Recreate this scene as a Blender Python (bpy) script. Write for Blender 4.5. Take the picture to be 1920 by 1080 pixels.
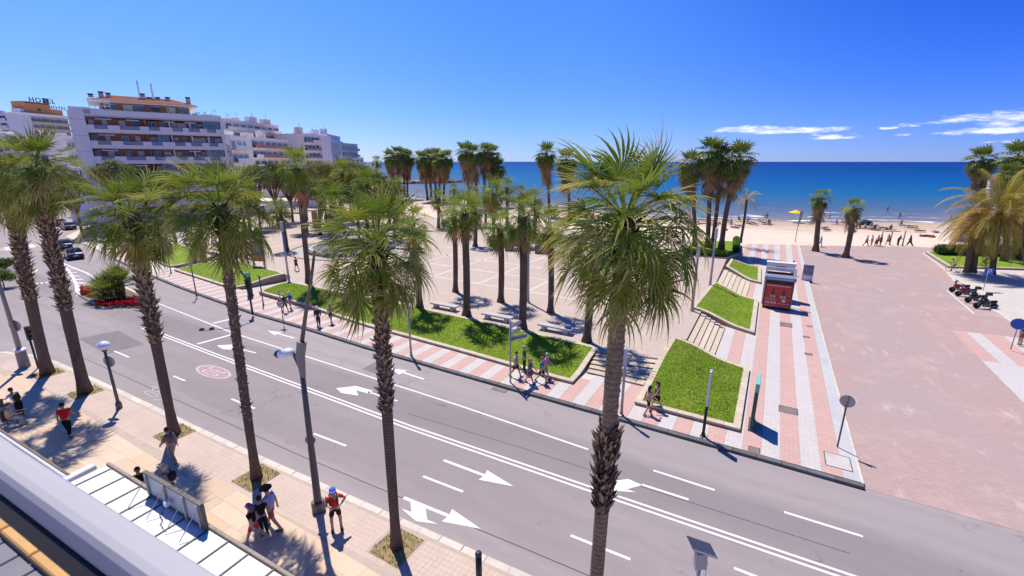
import bpy, bmesh, math, random
import numpy as np
from mathutils import Vector, Matrix, Euler
R_ = math.radians
D = bpy.data
SC = bpy.context.scene
COL = SC.collection
for _o in list(D.objects): D.objects.remove(_o)

# ---------------- camera, sky, sun, exposure ----------------
FPX = 853.0; PITCH = math.atan(237/FPX); HEAD = R_(29.55); CAMH = 13.4
cam = D.cameras.new('camera'); cam.sensor_width = 36; cam.lens = FPX/1920*36
cam.clip_start = 0.05; cam.clip_end = 60000
cam.dof.use_dof = True; cam.dof.focus_distance = 28; cam.dof.aperture_fstop = 5.0
camo = D.objects.new('camera', cam); COL.objects.link(camo)
camo.location = (0, 0, CAMH); camo.rotation_euler = (math.pi/2-PITCH, 0, HEAD)
SC.camera = camo

SUN_EL = R_(63); SUN_AZ = math.atan2(0.55, -0.835)      # direction towards the sun, from +X counter-clockwise
sl = D.lights.new('sun', 'SUN'); sl.energy = 4.4; sl.angle = R_(0.53); sl.color = (1.0, 0.95, 0.87)
suno = D.objects.new('sun', sl); COL.objects.link(suno)
sdir = Vector((math.cos(SUN_AZ)*math.cos(SUN_EL), math.sin(SUN_AZ)*math.cos(SUN_EL), math.sin(SUN_EL)))
suno.rotation_euler = sdir.to_track_quat('Z', 'Y').to_euler(); suno.location = (0, 0, 60)

W = D.worlds.new('World'); SC.world = W; W.use_nodes = True
def build_world():
    nt = W.node_tree; N = nt.nodes; L = nt.links; N.clear()
    out = N.new('ShaderNodeOutputWorld'); bg = N.new('ShaderNodeBackground')
    sky = N.new('ShaderNodeTexSky'); sky.sky_type = 'NISHITA'; sky.sun_disc = False
    sky.sun_elevation = SUN_EL; sky.sun_rotation = math.pi/2-SUN_AZ
    sky.altitude = 0; sky.air_density = 1.0; sky.dust_density = 0.0; sky.ozone_density = 4.0
    bg.inputs['Strength'].default_value = 0.103
    hs = N.new('ShaderNodeHueSaturation'); hs.inputs['Saturation'].default_value = 1.15
    tint = N.new('ShaderNodeMix'); tint.data_type = 'RGBA'; tint.blend_type = 'MULTIPLY'; tint.inputs[0].default_value = 1; tint.inputs[7].default_value = (0.70, 0.80, 1.12, 1)
    L.new(sky.outputs[0], tint.inputs[6]); L.new(tint.outputs[2], hs.inputs['Color'])
    tc = N.new('ShaderNodeTexCoord'); sep = N.new('ShaderNodeSeparateXYZ'); L.new(tc.outputs['Generated'], sep.inputs[0])
    def M(op, a, b=None, c=None):
        n = N.new('ShaderNodeMath'); n.operation = op
        for i, v in enumerate((a, b, c)):
            if v is None: continue
            if isinstance(v, (int, float)): n.inputs[i].default_value = v
            else: L.new(v, n.inputs[i])
        return n.outputs[0]
    # a clear, polarised sky: paler on the sun's side, deepening away from it and with height
    def rampc(stops):
        m = N.new('ShaderNodeMapRange'); L.new(sep.outputs[0], m.inputs[0]); m.inputs[1].default_value = -1; m.inputs[2].default_value = 1
        r = N.new('ShaderNodeValToRGB'); L.new(m.outputs[0], r.inputs[0]); e = r.color_ramp.elements; r.color_ramp.interpolation = 'B_SPLINE' if 0 else 'EASE'
        while len(e) < len(stops): e.new(0.5)
        for i, (p, c) in enumerate(stops): e[i].position = (p+1)/2; e[i].color = (*[x/2 for x in c], 1)
        return r.outputs[0]
    lo = rampc([(-1, (0.92,0.92,1.0)), (-0.45, (0.60,0.72,1.04)), (0.36, (0.43,0.55,1.05))])
    hi = rampc([(-1, (1.9,1.40,1.0)), (-0.42, (1.22,1.10,1.12)), (0.3, (0.17,0.46,0.95))])
    em = N.new('ShaderNodeMapRange'); em.interpolation_type = 'SMOOTHSTEP'; L.new(sep.outputs[2], em.inputs[0]); em.inputs[1].default_value = -0.02; em.inputs[2].default_value = 0.42
    gm = N.new('ShaderNodeMix'); gm.data_type = 'RGBA'; L.new(em.outputs[0], gm.inputs[0]); L.new(lo, gm.inputs[6]); L.new(hi, gm.inputs[7])
    g2x = N.new('ShaderNodeMix'); g2x.data_type = 'RGBA'; g2x.blend_type = 'MULTIPLY'; g2x.inputs[0].default_value = 1; L.new(hs.outputs[0], g2x.inputs[6]); L.new(gm.outputs[2], g2x.inputs[7])
    dbl = N.new('ShaderNodeMix'); dbl.data_type = 'RGBA'; dbl.blend_type = 'MULTIPLY'; dbl.inputs[0].default_value = 1; L.new(g2x.outputs[2], dbl.inputs[6]); dbl.inputs[7].default_value = (2, 2, 2, 1)
    # low thin clouds: a band just above the horizon, broken up by noise in the view direction
    az = M('ARCTAN2', sep.outputs[0], sep.outputs[1])       # 0 at +Y, grows to +X
    el = M('ARCSINE', sep.outputs[2])
    def cloud(a0, e0, wa, we, sc, th, seed):
        comb = N.new('ShaderNodeCombineXYZ')
        L.new(M('MULTIPLY', az, sc), comb.inputs[0]); L.new(M('MULTIPLY', el, sc*5.0), comb.inputs[1]); comb.inputs[2].default_value = seed
        nz = N.new('ShaderNodeTexNoise'); nz.inputs['Scale'].default_value = 1.0; nz.inputs['Detail'].default_value = 7; nz.inputs['Roughness'].default_value = 0.66
        L.new(comb.outputs[0], nz.inputs['Vector'])
        da = M('DIVIDE', M('SUBTRACT', az, a0), wa); de = M('DIVIDE', M('SUBTRACT', el, e0), we)
        # flat base: steeper falloff below
        de2 = M('MULTIPLY', de, M('ADD', 1.0, M('MULTIPLY', M('LESS_THAN', de, 0.0), 1.3)))
        r = M('ADD', M('MULTIPLY', da, da), M('MULTIPLY', de2, de2))
        v = M('SUBTRACT', nz.outputs['Fac'], M('MULTIPLY', r, 0.22))
        mr = N.new('ShaderNodeMapRange'); mr.interpolation_type = 'SMOOTHSTEP'
        L.new(v, mr.inputs[0]); mr.inputs[1].default_value = th; mr.inputs[2].default_value = th+0.24
        return mr.outputs[0]
    acc = None
    for c in CLOUDS:
        o = cloud(*c); acc = o if acc is None else M('MAXIMUM', acc, o)
    mix = N.new('ShaderNodeMix'); mix.data_type = 'RGBA'
    L.new(M('MULTIPLY', acc, 0.85), mix.inputs[0]); L.new(dbl.outputs[2], mix.inputs[6]); mix.inputs[7].default_value = (8.6, 8.7, 9.2, 1)
    L.new(mix.outputs[2], bg.inputs['Color']); L.new(bg.outputs[0], out.inputs['Surface'])
def azel(px, py):
    u = (px-960)/FPX; v = (540-py)/FPX
    f = math.cos(PITCH)+v*math.sin(PITCH); d = -math.sin(PITCH)+v*math.cos(PITCH)
    x = u*math.cos(HEAD)-f*math.sin(HEAD); y = u*math.sin(HEAD)+f*math.cos(HEAD)
    return math.atan2(x, y), math.atan2(d, math.hypot(x, y))
CLOUDS = []
for px, py, wpx, hpx, sc, th, sd in [(1395,245,85,9,15,0.33,1.3),(1490,248,80,7,15,0.33,2.6),(1558,257,46,9,20,0.33,4.1),(1850,224,80,13,16,0.34,7.7),(1880,246,70,9,16,0.33,2.2),(1925,240,60,16,14,0.34,2.9),
                                     (1666,241,18,4,40,0.36,5.0),(1702,236,15,4,40,0.36,6.0),(1690,254,24,3,40,0.40,8.0),(1875,267,26,4,30,0.40,9.0)]:
    a, e = azel(px, py)
    CLOUDS.append((a, e, wpx/820, hpx/870, sc, th, sd))
build_world()

vs = SC.view_settings
vs.view_transform = 'Standard'; vs.look = 'None'; vs.exposure = 0.35; vs.gamma = 1.0; vs.use_curve_mapping = False
SC.render.engine = 'CYCLES'
SC.cycles.use_denoising = True
SC.cycles.max_bounces = 6; SC.cycles.transparent_max_bounces = 8

# ---------------- helpers ----------------
CP, SP = math.cos(PITCH), math.sin(PITCH)
HX, HY = -math.sin(HEAD), math.cos(HEAD); RX, RY = math.cos(HEAD), math.sin(HEAD)
def G(px, py, z=0.0):
    """the place on the level z that the photograph shows at pixel (px, py)"""
    u = (px-960)/FPX; v = (540-py)/FPX
    f = CP+v*SP; d = -SP+v*CP; t = (z-CAMH)/d
    return Vector((u*t*RX+f*t*HX, u*t*RY+f*t*HY, z))
def fwd(p): return p[0]*HX+p[1]*HY
def AT(px, py, fw):
    """the place at forward distance fw seen at pixel (px, py)"""
    v = (540-py)/FPX; z = CAMH+fw*(-SP+v*CP)/(CP+v*SP)
    zc = fw*CP-(z-CAMH)*SP; r = (px-960)/FPX*zc
    return Vector((r*RX+fw*HX, r*RY+fw*HY, z))

class MB:
    def __init__(s): s.v = []; s.f = []; s.m = []; s.attr = []
    def add(s, vs_, fs, mi=0):
        o = len(s.v); s.v.extend([tuple(p) for p in vs_])
        for f in fs: s.f.append(tuple(i+o for i in f)); s.m.append(mi)
        return s
    def box(s, c, d, rz=0, mi=0, mat=None):
        x, y, z = d[0]/2, d[1]/2, d[2]/2
        P = [Vector((sx*x, sy*y, sz*z)) for sz in (-1,1) for sy in (-1,1) for sx in (-1,1)]
        if mat is not None: P = [mat @ p for p in P]
        elif rz: P = [Matrix.Rotation(rz, 3, 'Z') @ p for p in P]
        P = [p+Vector(c) for p in P]
        return s.add(P, [(0,2,3,1),(4,5,7,6),(0,1,5,4),(2,6,7,3),(0,4,6,2),(1,3,7,5)], mi)
    def bevbox(s, c, d, b, rz=0, mi=0):
        """box with chamfered top edges"""
        x, y, z = d[0]/2, d[1]/2, d[2]/2
        P = []
        for (ex, ez) in ((0, -z), (0, z-b), (b, z)):
            for sx, sy in ((-1,-1),(1,-1),(1,1),(-1,1)): P.append(Vector((sx*(x-ex), sy*(y-ex), ez)))
        if rz: P = [Matrix.Rotation(rz, 3, 'Z') @ p for p in P]
        P = [p+Vector(c) for p in P]
        F = [(3,2,1,0),(8,9,10,11)]
        for k in (0, 4):
            for i in range(4): j = (i+1) % 4; F.append((k+i, k+j, k+4+j, k+4+i))
        return s.add(P, F, mi)
    def tube(s, pts, rad, n=8, mi=0, cap=True, flat=1.0):
        pts = [Vector(p) for p in pts]
        if isinstance(rad, (int, float)): rad = [rad]*len(pts)
        P = []; ref = None
        for i, p in enumerate(pts):
            t = (pts[min(i+1, len(pts)-1)]-pts[max(i-1, 0)]); t = t.normalized() if t.length > 1e-9 else Vector((0,0,1))
            if ref is None: ref = Vector((1,0,0)) if abs(t.x) < 0.9 else Vector((0,1,0))
            a = (ref-t*ref.dot(t)).normalized(); b = t.cross(a); ref = a
            for k in range(n):
                w = 2*math.pi*k/n; P.append(p+(a*math.cos(w)+b*math.sin(w)*flat)*rad[i])
        F = []
        for i in range(len(pts)-1):
            for k in range(n):
                j = (k+1) % n; F.append((i*n+k, i*n+j, (i+1)*n+j, (i+1)*n+k))
        if cap: F.append(tuple(reversed(range(n)))); F.append(tuple((len(pts)-1)*n+k for k in range(n)))
        return s.add(P, F, mi)
    def lathe(s, prof, n=16, c=(0,0,0), mi=0, ax=None):
        P = []
        for r, z in prof:
            for k in range(n):
                w = 2*math.pi*k/n; p = Vector((r*math.cos(w), r*math.sin(w), z))
                if ax is not None: p = ax @ p
                P.append(p+Vector(c))
        F = []
        for i in range(len(prof)-1):
            for k in range(n):
                j = (k+1) % n; F.append((i*n+k, i*n+j, (i+1)*n+j, (i+1)*n+k))
        F.append(tuple(reversed(range(n)))); F.append(tuple((len(prof)-1)*n+k for k in range(n)))
        return s.add(P, F, mi)
    def ball(s, c, r, n=10, m=6, mi=0, sq=(1,1,1)):
        P = [(c[0], c[1], c[2]-r*sq[2])]
        for i in range(1, m):
            a = -math.pi/2+math.pi*i/m
            for k in range(n):
                w = 2*math.pi*k/n; P.append((c[0]+r*sq[0]*math.cos(a)*math.cos(w), c[1]+r*sq[1]*math.cos(a)*math.sin(w), c[2]+r*sq[2]*math.sin(a)))
        P.append((c[0], c[1], c[2]+r*sq[2])); F = []
        for k in range(n):
            j = (k+1) % n; F.append((0, 1+j, 1+k)); F.append((len(P)-1, 1+(m-2)*n+k, 1+(m-2)*n+j))
            for i in range(m-2): F.append((1+i*n+k, 1+i*n+j, 1+(i+1)*n+j, 1+(i+1)*n+k))
        return s.add(P, F, mi)
    def prism(s, poly, z0, z1, mi=0):
        """vertical prism over a counter-clockwise polygon; z0 / z1 numbers or per-vertex lists"""
        n = len(poly)
        z0 = [z0]*n if isinstance(z0, (int, float)) else z0; z1 = [z1]*n if isinstance(z1, (int, float)) else z1
        P = [(p[0], p[1], z0[i]) for i, p in enumerate(poly)]+[(p[0], p[1], z1[i]) for i, p in enumerate(poly)]
        F = [tuple(reversed(range(n))), tuple(range(n, 2*n))]
        for i in range(n): j = (i+1) % n; F.append((i, j, n+j, n+i))
        return s.add(P, F, mi)
    def quad(s, a, b, c, d, mi=0): return s.add([a, b, c, d], [(0,1,2,3)], mi)
    def mesh(s, name, mats, smooth=False):
        me = D.meshes.new(name); me.from_pydata(s.v, [], s.f)
        if not isinstance(mats, (list, tuple)): mats = [mats]
        for m in mats: me.materials.append(m)
        if len(mats) > 1: me.polygons.foreach_set('material_index', s.m)
        if smooth: me.polygons.foreach_set('use_smooth', [True]*len(me.polygons))
        me.update(); return me
    def build(s, name, mats, parent=None, loc=None, rz=0, smooth=False):
        return obj(name, s.mesh(name, mats, smooth), parent, loc, rz)
def obj(name, me, parent=None, loc=None, rz=0):
    o = D.objects.new(name, me); COL.objects.link(o)
    if parent is not None: o.parent = parent
    if loc is not None: o.location = loc
    if rz: o.rotation_euler = (0, 0, rz)
    return o
def tag(o, label=None, cat=None, group=None, kind=None):
    if label: o['label'] = label
    if cat: o['category'] = cat
    if group: o['group'] = group
    if kind: o['kind'] = kind
    return o
def thing(name, label, cat, loc=(0,0,0), rz=0, group=None):
    o = D.objects.new(name, None); COL.objects.link(o); o.empty_display_size = 0.2
    o.location = loc; o.rotation_euler = (0, 0, rz)
    return tag(o, label, cat, group)
def kids(o): return KIDS.get(o.name) or [c for c in o.children]
KIDS = {}
def dup(root, loc, rz=0, label=None, scale=None):
    r = root.copy(); COL.objects.link(r); r.location = loc; r.rotation_euler = (0, 0, rz)
    if label: r['label'] = label
    if scale: r.scale = (scale,)*3
    for ch in list(root.children):
        c = ch.copy(); COL.objects.link(c); c.parent = r
        for g in list(ch.children):
            d = g.copy(); COL.objects.link(d); d.parent = c
    return r

# ---------------- materials ----------------
class NT:
    def __init__(s, name):
        s.m = D.materials.new(name); s.m.use_nodes = True; s.nt = s.m.node_tree; s.N = s.nt.nodes; s.L = s.nt.links
        s.b = s.N['Principled BSDF']; s.out = s.N['Material Output']
    def n(s, t, **k):
        x = s.N.new(t)
        for a, v in k.items(): setattr(x, a, v)
        return x
    def put(s, sock, v):
        if isinstance(v, bpy.types.NodeSocket): s.L.new(v, sock)
        elif isinstance(v, (tuple, list)) and len(v) == 3 and sock.type == 'RGBA': sock.default_value = (*v, 1)
        else: sock.default_value = v
    def math(s, op, a, b=0.0, clamp=False):
        x = s.n('ShaderNodeMath', operation=op, use_clamp=clamp); s.put(x.inputs[0], a); s.put(x.inputs[1], b); return x.outputs[0]
    def pos(s): return s.n('ShaderNodeNewGeometry').outputs['Position']
    def objc(s): return s.n('ShaderNodeTexCoord').outputs['Object']
    def rnd(s): return s.n('ShaderNodeObjectInfo').outputs['Random']
    def noise(s, vec, scale, detail=4, rough=0.55, st=None):
        if st is not None:
            mp = s.n('ShaderNodeMapping'); s.L.new(vec, mp.inputs[0]); mp.inputs['Scale'].default_value = st; vec = mp.outputs[0]
        x = s.n('ShaderNodeTexNoise'); x.inputs['Scale'].default_value = scale; x.inputs['Detail'].default_value = detail; x.inputs['Roughness'].default_value = rough
        s.L.new(vec, x.inputs['Vector']); return x.outputs['Fac']
    def mr(s, v, a, b, c=0.0, d=1.0):
        x = s.n('ShaderNodeMapRange'); s.put(x.inputs[0], v)
        for i, q in enumerate((a, b, c, d)): x.inputs[i+1].default_value = q
        return x.outputs[0]
    def mix(s, f, a, b, blend='MIX'):
        x = s.n('ShaderNodeMix', data_type='RGBA', blend_type=blend); s.put(x.inputs[0], f); s.put(x.inputs[6], a); s.put(x.inputs[7], b); return x.outputs[2]
    def ramp(s, f, stops):
        x = s.n('ShaderNodeValToRGB'); s.put(x.inputs[0], f); e = x.color_ramp.elements
        while len(e) < len(stops): e.new(0.5)
        for i, (p, c) in enumerate(stops): e[i].position = p; e[i].color = (*c, 1)
        return x.outputs[0]
    def bump(s, h, st=0.3, dist=0.02):
        x = s.n('ShaderNodeBump'); x.inputs['Strength'].default_value = st; x.inputs['Distance'].default_value = dist
        s.L.new(h, x.inputs['Height']); s.L.new(x.outputs[0], s.b.inputs['Normal'])
    def fin(s, col, rough=0.7, spec=0.3, metal=0.0):
        s.put(s.b.inputs['Base Color'], col); s.put(s.b.inputs['Roughness'], rough)
        s.b.inputs['Specular IOR Level'].default_value = spec; s.b.inputs['Metallic'].default_value = metal
        return s.m
def pm(name, c, var=0.12, scale=6.0, rough=0.7, spec=0.3, metal=0.0, bump=0.0, world=False, rvar=0.0):
    """plain procedural material: a colour that wanders a little, two scales of noise"""
    t = NT(name); v = t.pos() if world else t.objc()
    n1 = t.noise(v, scale, 5); n2 = t.noise(v, scale*7, 3)
    f = t.math('ADD', t.math('MULTIPLY', n1, 0.65), t.math('MULTIPLY', n2, 0.35))
    f = t.mr(f, 0.3, 0.7, 0, 1)
    col = t.mix(f, tuple(x*(1-var) for x in c), tuple(min(1, x*(1+var)) for x in c))
    if rvar:
        r = t.mr(t.rnd(), 0, 1, 1-rvar, 1+rvar)
        cb = t.n('ShaderNodeCombineColor'); [t.put(cb.inputs[i], r) for i in range(3)]
        col = t.mix(1.0, col, cb.outputs[0], 'MULTIPLY')
    if bump: t.bump(n2, bump, 0.01)
    return t.fin(col, rough, spec, metal)
MATS = {}
def flat(c, rough=0.6, metal=0.0, spec=0.3, var=0.07):
    k = (tuple(round(x, 3) for x in c), rough, metal)
    if k not in MATS: MATS[k] = pm('paint_%d' % len(MATS), c, var, 9, rough, spec, metal)
    return MATS[k]
rng = random.Random(7)
Z_W = 0.15        # pavements
Z_P = 0.75        # the raised plaza

# ---------------- ground materials ----------------
def m_asphalt():
    t = NT('asphalt'); p = t.pos()
    big = t.noise(p, 0.12, 5, 0.6, (0.35, 1, 1)); mid = t.noise(p, 1.1, 5, 0.62, (0.5, 1, 1)); fine = t.noise(p, 38, 3, 0.7)
    c = t.ramp(big, [(0.3, (0.265, 0.222, 0.213)), (0.5, (0.32, 0.268, 0.257)), (0.72, (0.385, 0.325, 0.31))])
    c = t.mix(t.mr(mid, 0.35, 0.75, 0, 0.3), c, (0.235, 0.198, 0.192))
    v = t.n('ShaderNodeTexVoronoi', feature='DISTANCE_TO_EDGE'); v.inputs['Scale'].default_value = 0.17
    wob = t.n('ShaderNodeVectorMath', operation='ADD'); nz = t.n('ShaderNodeTexNoise'); nz.inputs['Scale'].default_value = 0.9; nz.inputs['Detail'].default_value = 6
    t.L.new(p, nz.inputs['Vector']); sc = t.n('ShaderNodeVectorMath', operation='SCALE'); sc.inputs['Scale'].default_value = 3.2
    t.L.new(nz.outputs['Color'], sc.inputs[0]); t.L.new(p, wob.inputs[0]); t.L.new(sc.outputs[0], wob.inputs[1]); t.L.new(wob.outputs[0], v.inputs['Vector'])
    crack = t.mr(v.outputs['Distance'], 0.0, 0.012, 1, 0); broken = t.mr(t.noise(p, 0.35, 3), 0.5, 0.62, 0, 0.55)
    c = t.mix(t.math('MULTIPLY', crack, broken), c, (0.07, 0.06, 0.06))
    spots = t.mr(t.noise(p, 5.5, 2, 0.5), 0.70, 0.78, 0, 0.6)
    c = t.mix(spots, c, (0.10, 0.09, 0.09))
    c = t.mix(t.mr(fine, 0.35, 0.7, 0, 0.35), c, (0.17, 0.15, 0.15))
    # lanes resurfaced at different times, wheel tracks polished along each lane, oil drips between them
    y = t.n('ShaderNodeSeparateXYZ'); t.L.new(p, y.inputs[0]); wob2 = t.math('ADD', y.outputs[1], t.mr(t.noise(p, 0.25, 4), 0.3, 0.7, -0.25, 0.25))
    strip = t.math('MULTIPLY', t.mr(wob2, 15.7, 15.9, 0, 1), t.mr(wob2, 18.2, 18.5, 1, 0)); c = t.mix(t.math('MULTIPLY', strip, 0.30), c, (0.17, 0.145, 0.145))
    edge = t.mr(wob2, 11.5, 11.75, 1, 0); c = t.mix(t.math('MULTIPLY', edge, 0.25), c, (0.40, 0.345, 0.33))
    far = t.mr(wob2, 18.7, 19.2, 0, 1); c = t.mix(t.math('MULTIPLY', far, 0.28), c, (0.42, 0.36, 0.345))
    trk = t.math('ABSOLUTE', t.math('SINE', t.math('MULTIPLY', t.math('SUBTRACT', wob2, 10.45), 2.2))); c = t.mix(t.math('MULTIPLY', t.mr(trk, 0.75, 1.0, 0, 0.22), t.mr(big, 0.3, 0.6)), c, (0.21, 0.18, 0.175))
    drip = t.math('MULTIPLY', t.mr(t.noise(p, 2.6, 3, 0.6, (0.35, 1.4, 1)), 0.64, 0.74, 0, 0.5), t.mr(t.noise(p, 0.13, 3), 0.45, 0.6)); c = t.mix(drip, c, (0.13, 0.115, 0.115))
    t.bump(fine, 0.25, 0.01)
    return t.fin(c, 0.85, 0.25)
def m_tiles(name, c1, c2, cm, w, h, rough=0.75, offs=0.5, var=0.1, mort=0.012, bump=0.25):
    t = NT(name); p = t.pos()
    b = t.n('ShaderNodeTexBrick'); t.L.new(p, b.inputs['Vector']); b.offset = offs
    for k, v in (('Scale', 1.0), ('Mortar Size', mort), ('Mortar Smooth', 0.2), ('Brick Width', w), ('Row Height', h)): b.inputs[k].default_value = v
    b.inputs['Color1'].default_value = (*c1, 1); b.inputs['Color2'].default_value = (*c2, 1); b.inputs['Mortar'].default_value = (*cm, 1)
    n = t.noise(p, 0.5, 6, 0.6); f = t.noise(p, 9, 4, 0.65)
    c = t.mix(t.mr(n, 0.3, 0.75, 0, 0.30), b.outputs['Color'], tuple(x*0.72 for x in c1))
    c = t.mix(t.mr(f, 0.45, 0.75, 0, 0.22), c, tuple(x*0.6 for x in c2))
    c = t.mix(t.mr(t.noise(p, 2.3, 2), 0.70, 0.78, 0, 0.25), c, (0.12, 0.10, 0.09))
    t.bump(b.outputs['Fac'], -bump, 0.01)
    return t.fin(c, rough, 0.3)
def m_esplanade(name, c1, c2, cm, w, h, bump=0.3):
    t = NT(name); p = t.pos(); b = t.n('ShaderNodeTexBrick'); t.L.new(p, b.inputs['Vector'])
    for k, v in (('Scale', 1.0), ('Mortar Size', 0.012), ('Mortar Smooth', 0.2), ('Brick Width', w), ('Row Height', h)): b.inputs[k].default_value = v
    b.inputs['Color1'].default_value = (*c1, 1); b.inputs['Color2'].default_value = (*c2, 1); b.inputs['Mortar'].default_value = (*cm, 1)
    c = b.outputs['Color']
    c = t.mix(t.mr(t.noise(p, 0.16, 5, 0.65, (1, 0.45, 1)), 0.42, 0.66, 0, 0.7), c, (0.36, 0.295, 0.285))
    c = t.mix(t.mr(t.noise(p, 0.33, 6, 0.7), 0.52, 0.72, 0, 0.5), c, (0.56, 0.42, 0.35))
    c = t.mix(t.mr(t.noise(p, 0.9, 7, 0.72, (1, 0.35, 1)), 0.58, 0.72, 0, 0.55), c, (0.66, 0.56, 0.50))
    c = t.mix(t.mr(t.noise(p, 1.6, 5, 0.65), 0.63, 0.74, 0, 0.5), c, (0.25, 0.19, 0.18))
    c = t.mix(t.mr(t.noise(p, 12, 4, 0.7), 0.4, 0.75, 0, 0.28), c, (0.28, 0.19, 0.17))
    t.bump(b.outputs['Fac'], -bump, 0.01); return t.fin(c, 0.8, 0.25)
def m_sand():
    t = NT('sand'); p = t.pos(); sp = t.n('ShaderNodeSeparateXYZ'); t.L.new(p, sp.inputs[0])
    n = t.noise(p, 0.35, 6, 0.65); f = t.noise(p, 3.5, 5, 0.7)
    c = t.mix(t.mr(n, 0.3, 0.7), (0.66, 0.51, 0.385), (0.73, 0.575, 0.445))
    c = t.mix(t.mr(f, 0.45, 0.7, 0, 0.4), c, (0.56, 0.42, 0.30))
    wet = t.mr(t.math('ADD', sp.outputs[2], t.mr(n, 0, 1, -0.06, 0.06)), -0.36, -0.12, 1, 0)
    c = t.mix(wet, c, (0.44, 0.32, 0.22))
    t.bump(f, 0.5, 0.06)
    return t.fin(c, 0.9, 0.2)
def m_sea():
    t = NT('sea_water'); p = t.pos()
    a = t.n('ShaderNodeAttribute', attribute_name='shore'); d = a.outputs['Fac']
    n = t.noise(p, 0.03, 5, 0.6, (1, 3, 1)); n2 = t.noise(p, 0.25, 5, 0.6, (0.45, 1.6, 1)); n3 = t.noise(p, 1.1, 5, 0.6, (0.5, 1.4, 1))
    dd = t.math('ADD', d, t.mr(n, 0.2, 0.8, -16, 16))
    f = t.math('DIVIDE', t.math('LOGARITHM', t.math('MAXIMUM', dd, 1.0), 10.0), 4.0)
    c = t.ramp(f, [(0.0, (0.24, 0.22, 0.22)), (0.27, (0.15, 0.165, 0.21)), (0.41, (0.055, 0.125, 0.22)), (0.51, (0.008, 0.115, 0.26)), (0.61, (0.0015, 0.078, 0.255)), (0.74, (0.001, 0.050, 0.215)), (1.0, (0.001, 0.036, 0.18))])
    c = t.mix(t.mr(n2, 0.52, 0.72, 0, 0.35), c, tuple((0.003, 0.03, 0.11)))
    # breaking lines parallel to the shore
    w = t.math('ADD', d, t.mr(t.noise(p, 0.07, 4, 0.6), 0.25, 0.75, -5, 5))
    foam = None
    for at, wd, th in ((1.2, 1.0, 0.42), (8.5, 1.1, 0.50), (19, 1.0, 0.57)):
        k = t.mr(t.math('ABSOLUTE', t.math('SUBTRACT', w, at)), wd*0.35, wd, 1, 0)
        k = t.math('MULTIPLY', k, t.mr(n2, th, th+0.12))
        foam = k if foam is None else t.math('MAXIMUM', foam, k)
    caps = t.math('MULTIPLY', t.mr(t.noise(p, 0.16, 4, 0.7, (0.6, 2.2, 1)), 0.755, 0.80), 0.7)
    foam = t.math('MAXIMUM', foam, caps)
    c = t.mix(foam, c, (0.85, 0.87, 0.88))
    h = t.math('ADD', t.math('MULTIPLY', n2, 1.0), t.math('MULTIPLY', n3, 0.4))
    t.bump(h, 0.9, 0.9)
    t.fin(c, 0.5, 0.05); return t.m
def m_lawn():
    t = NT('turf'); p = t.pos(); n = t.noise(p, 0.55, 6, 0.7); f = t.noise(p, 13, 5, 0.75)
    c = t.ramp(n, [(0.28, (0.155, 0.255, 0.014)), (0.5, (0.20, 0.30, 0.02)), (0.72, (0.29, 0.33, 0.04))])
    c = t.mix(t.mr(f, 0.40, 0.68, 0, 0.6), c, (0.10, 0.175, 0.012))
    c = t.mix(t.mr(t.noise(p, 1.7, 4, 0.6), 0.62, 0.76, 0, 0.6), c, (0.25, 0.24, 0.07))
    c = t.mix(t.mr(t.noise(p, 0.42, 5, 0.7), 0.50, 0.70, 0, 0.55), c, (0.30, 0.29, 0.07))
    c = t.mix(t.mr(t.noise(p, 3.1, 4, 0.6), 0.60, 0.75, 0, 0.6), c, (0.10, 0.20, 0.012))
    t.bump(f, 0.9, 0.05); return t.fin(c, 0.9, 0.15)
def m_paint():
    t = NT('road_paint'); p = t.pos(); f = t.noise(p, 7, 6, 0.7); g = t.noise(p, 40, 2)
    c = t.mix(t.mr(f, 0.50, 0.72, 0, 0.55), (0.74, 0.71, 0.69), (0.40, 0.36, 0.35))
    return t.fin(c, 0.7, 0.3)
ASPH = m_asphalt(); SAND = m_sand(); SEA = m_sea(); LAWN = m_lawn(); PAINT = m_paint()
PINK = m_tiles('pink_paving', (0.55, 0.34, 0.285), (0.60, 0.375, 0.315), (0.40, 0.27, 0.22), 0.4, 0.2)
WHITE = m_tiles('white_paving', (0.545, 0.495, 0.455), (0.59, 0.535, 0.49), (0.42, 0.38, 0.345), 0.4, 0.2)
PLAZA = m_tiles('plaza_paving', (0.49, 0.385, 0.31), (0.53, 0.42, 0.335), (0.36, 0.28, 0.22), 0.6, 0.4, bump=0.15)
PALEBAND = m_tiles('pale_band_paving', (0.62, 0.53, 0.45), (0.66, 0.57, 0.48), (0.45, 0.38, 0.32), 0.6, 0.4, bump=0.15)
REDPAV = m_esplanade('esplanade_paving', (0.415, 0.285, 0.25), (0.46, 0.32, 0.28), (0.35, 0.25, 0.215), 0.3, 0.15, bump=0.3)
PALEPAV = m_tiles('pale_paving', (0.56, 0.50, 0.43), (0.60, 0.53, 0.46), (0.42, 0.37, 0.32), 0.5, 0.5)
KERBD = pm('dark_kerb_stone', (0.13, 0.125, 0.12), 0.2, 3, 0.8, world=True, bump=0.3, rvar=0.15)
KERBL = pm('pale_kerb_stone', (0.60, 0.52, 0.43), 0.12, 3, 0.75, world=True, bump=0.2, rvar=0.07)
COPING = pm('coping_stone', (0.53, 0.44, 0.32), 0.15, 3, 0.8, world=True, bump=0.3, rvar=0.08)
WALLST = pm('retaining_wall_stone', (0.36, 0.27, 0.19), 0.2, 2.5, 0.85, world=True, bump=0.4)
EARTH = pm('earth', (0.20, 0.125, 0.075), 0.35, 1.2, 0.95, world=True, bump=0.5)
LAND = pm('town_ground', (0.52, 0.46, 0.40), 0.2, 0.15, 0.9, world=True)

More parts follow.
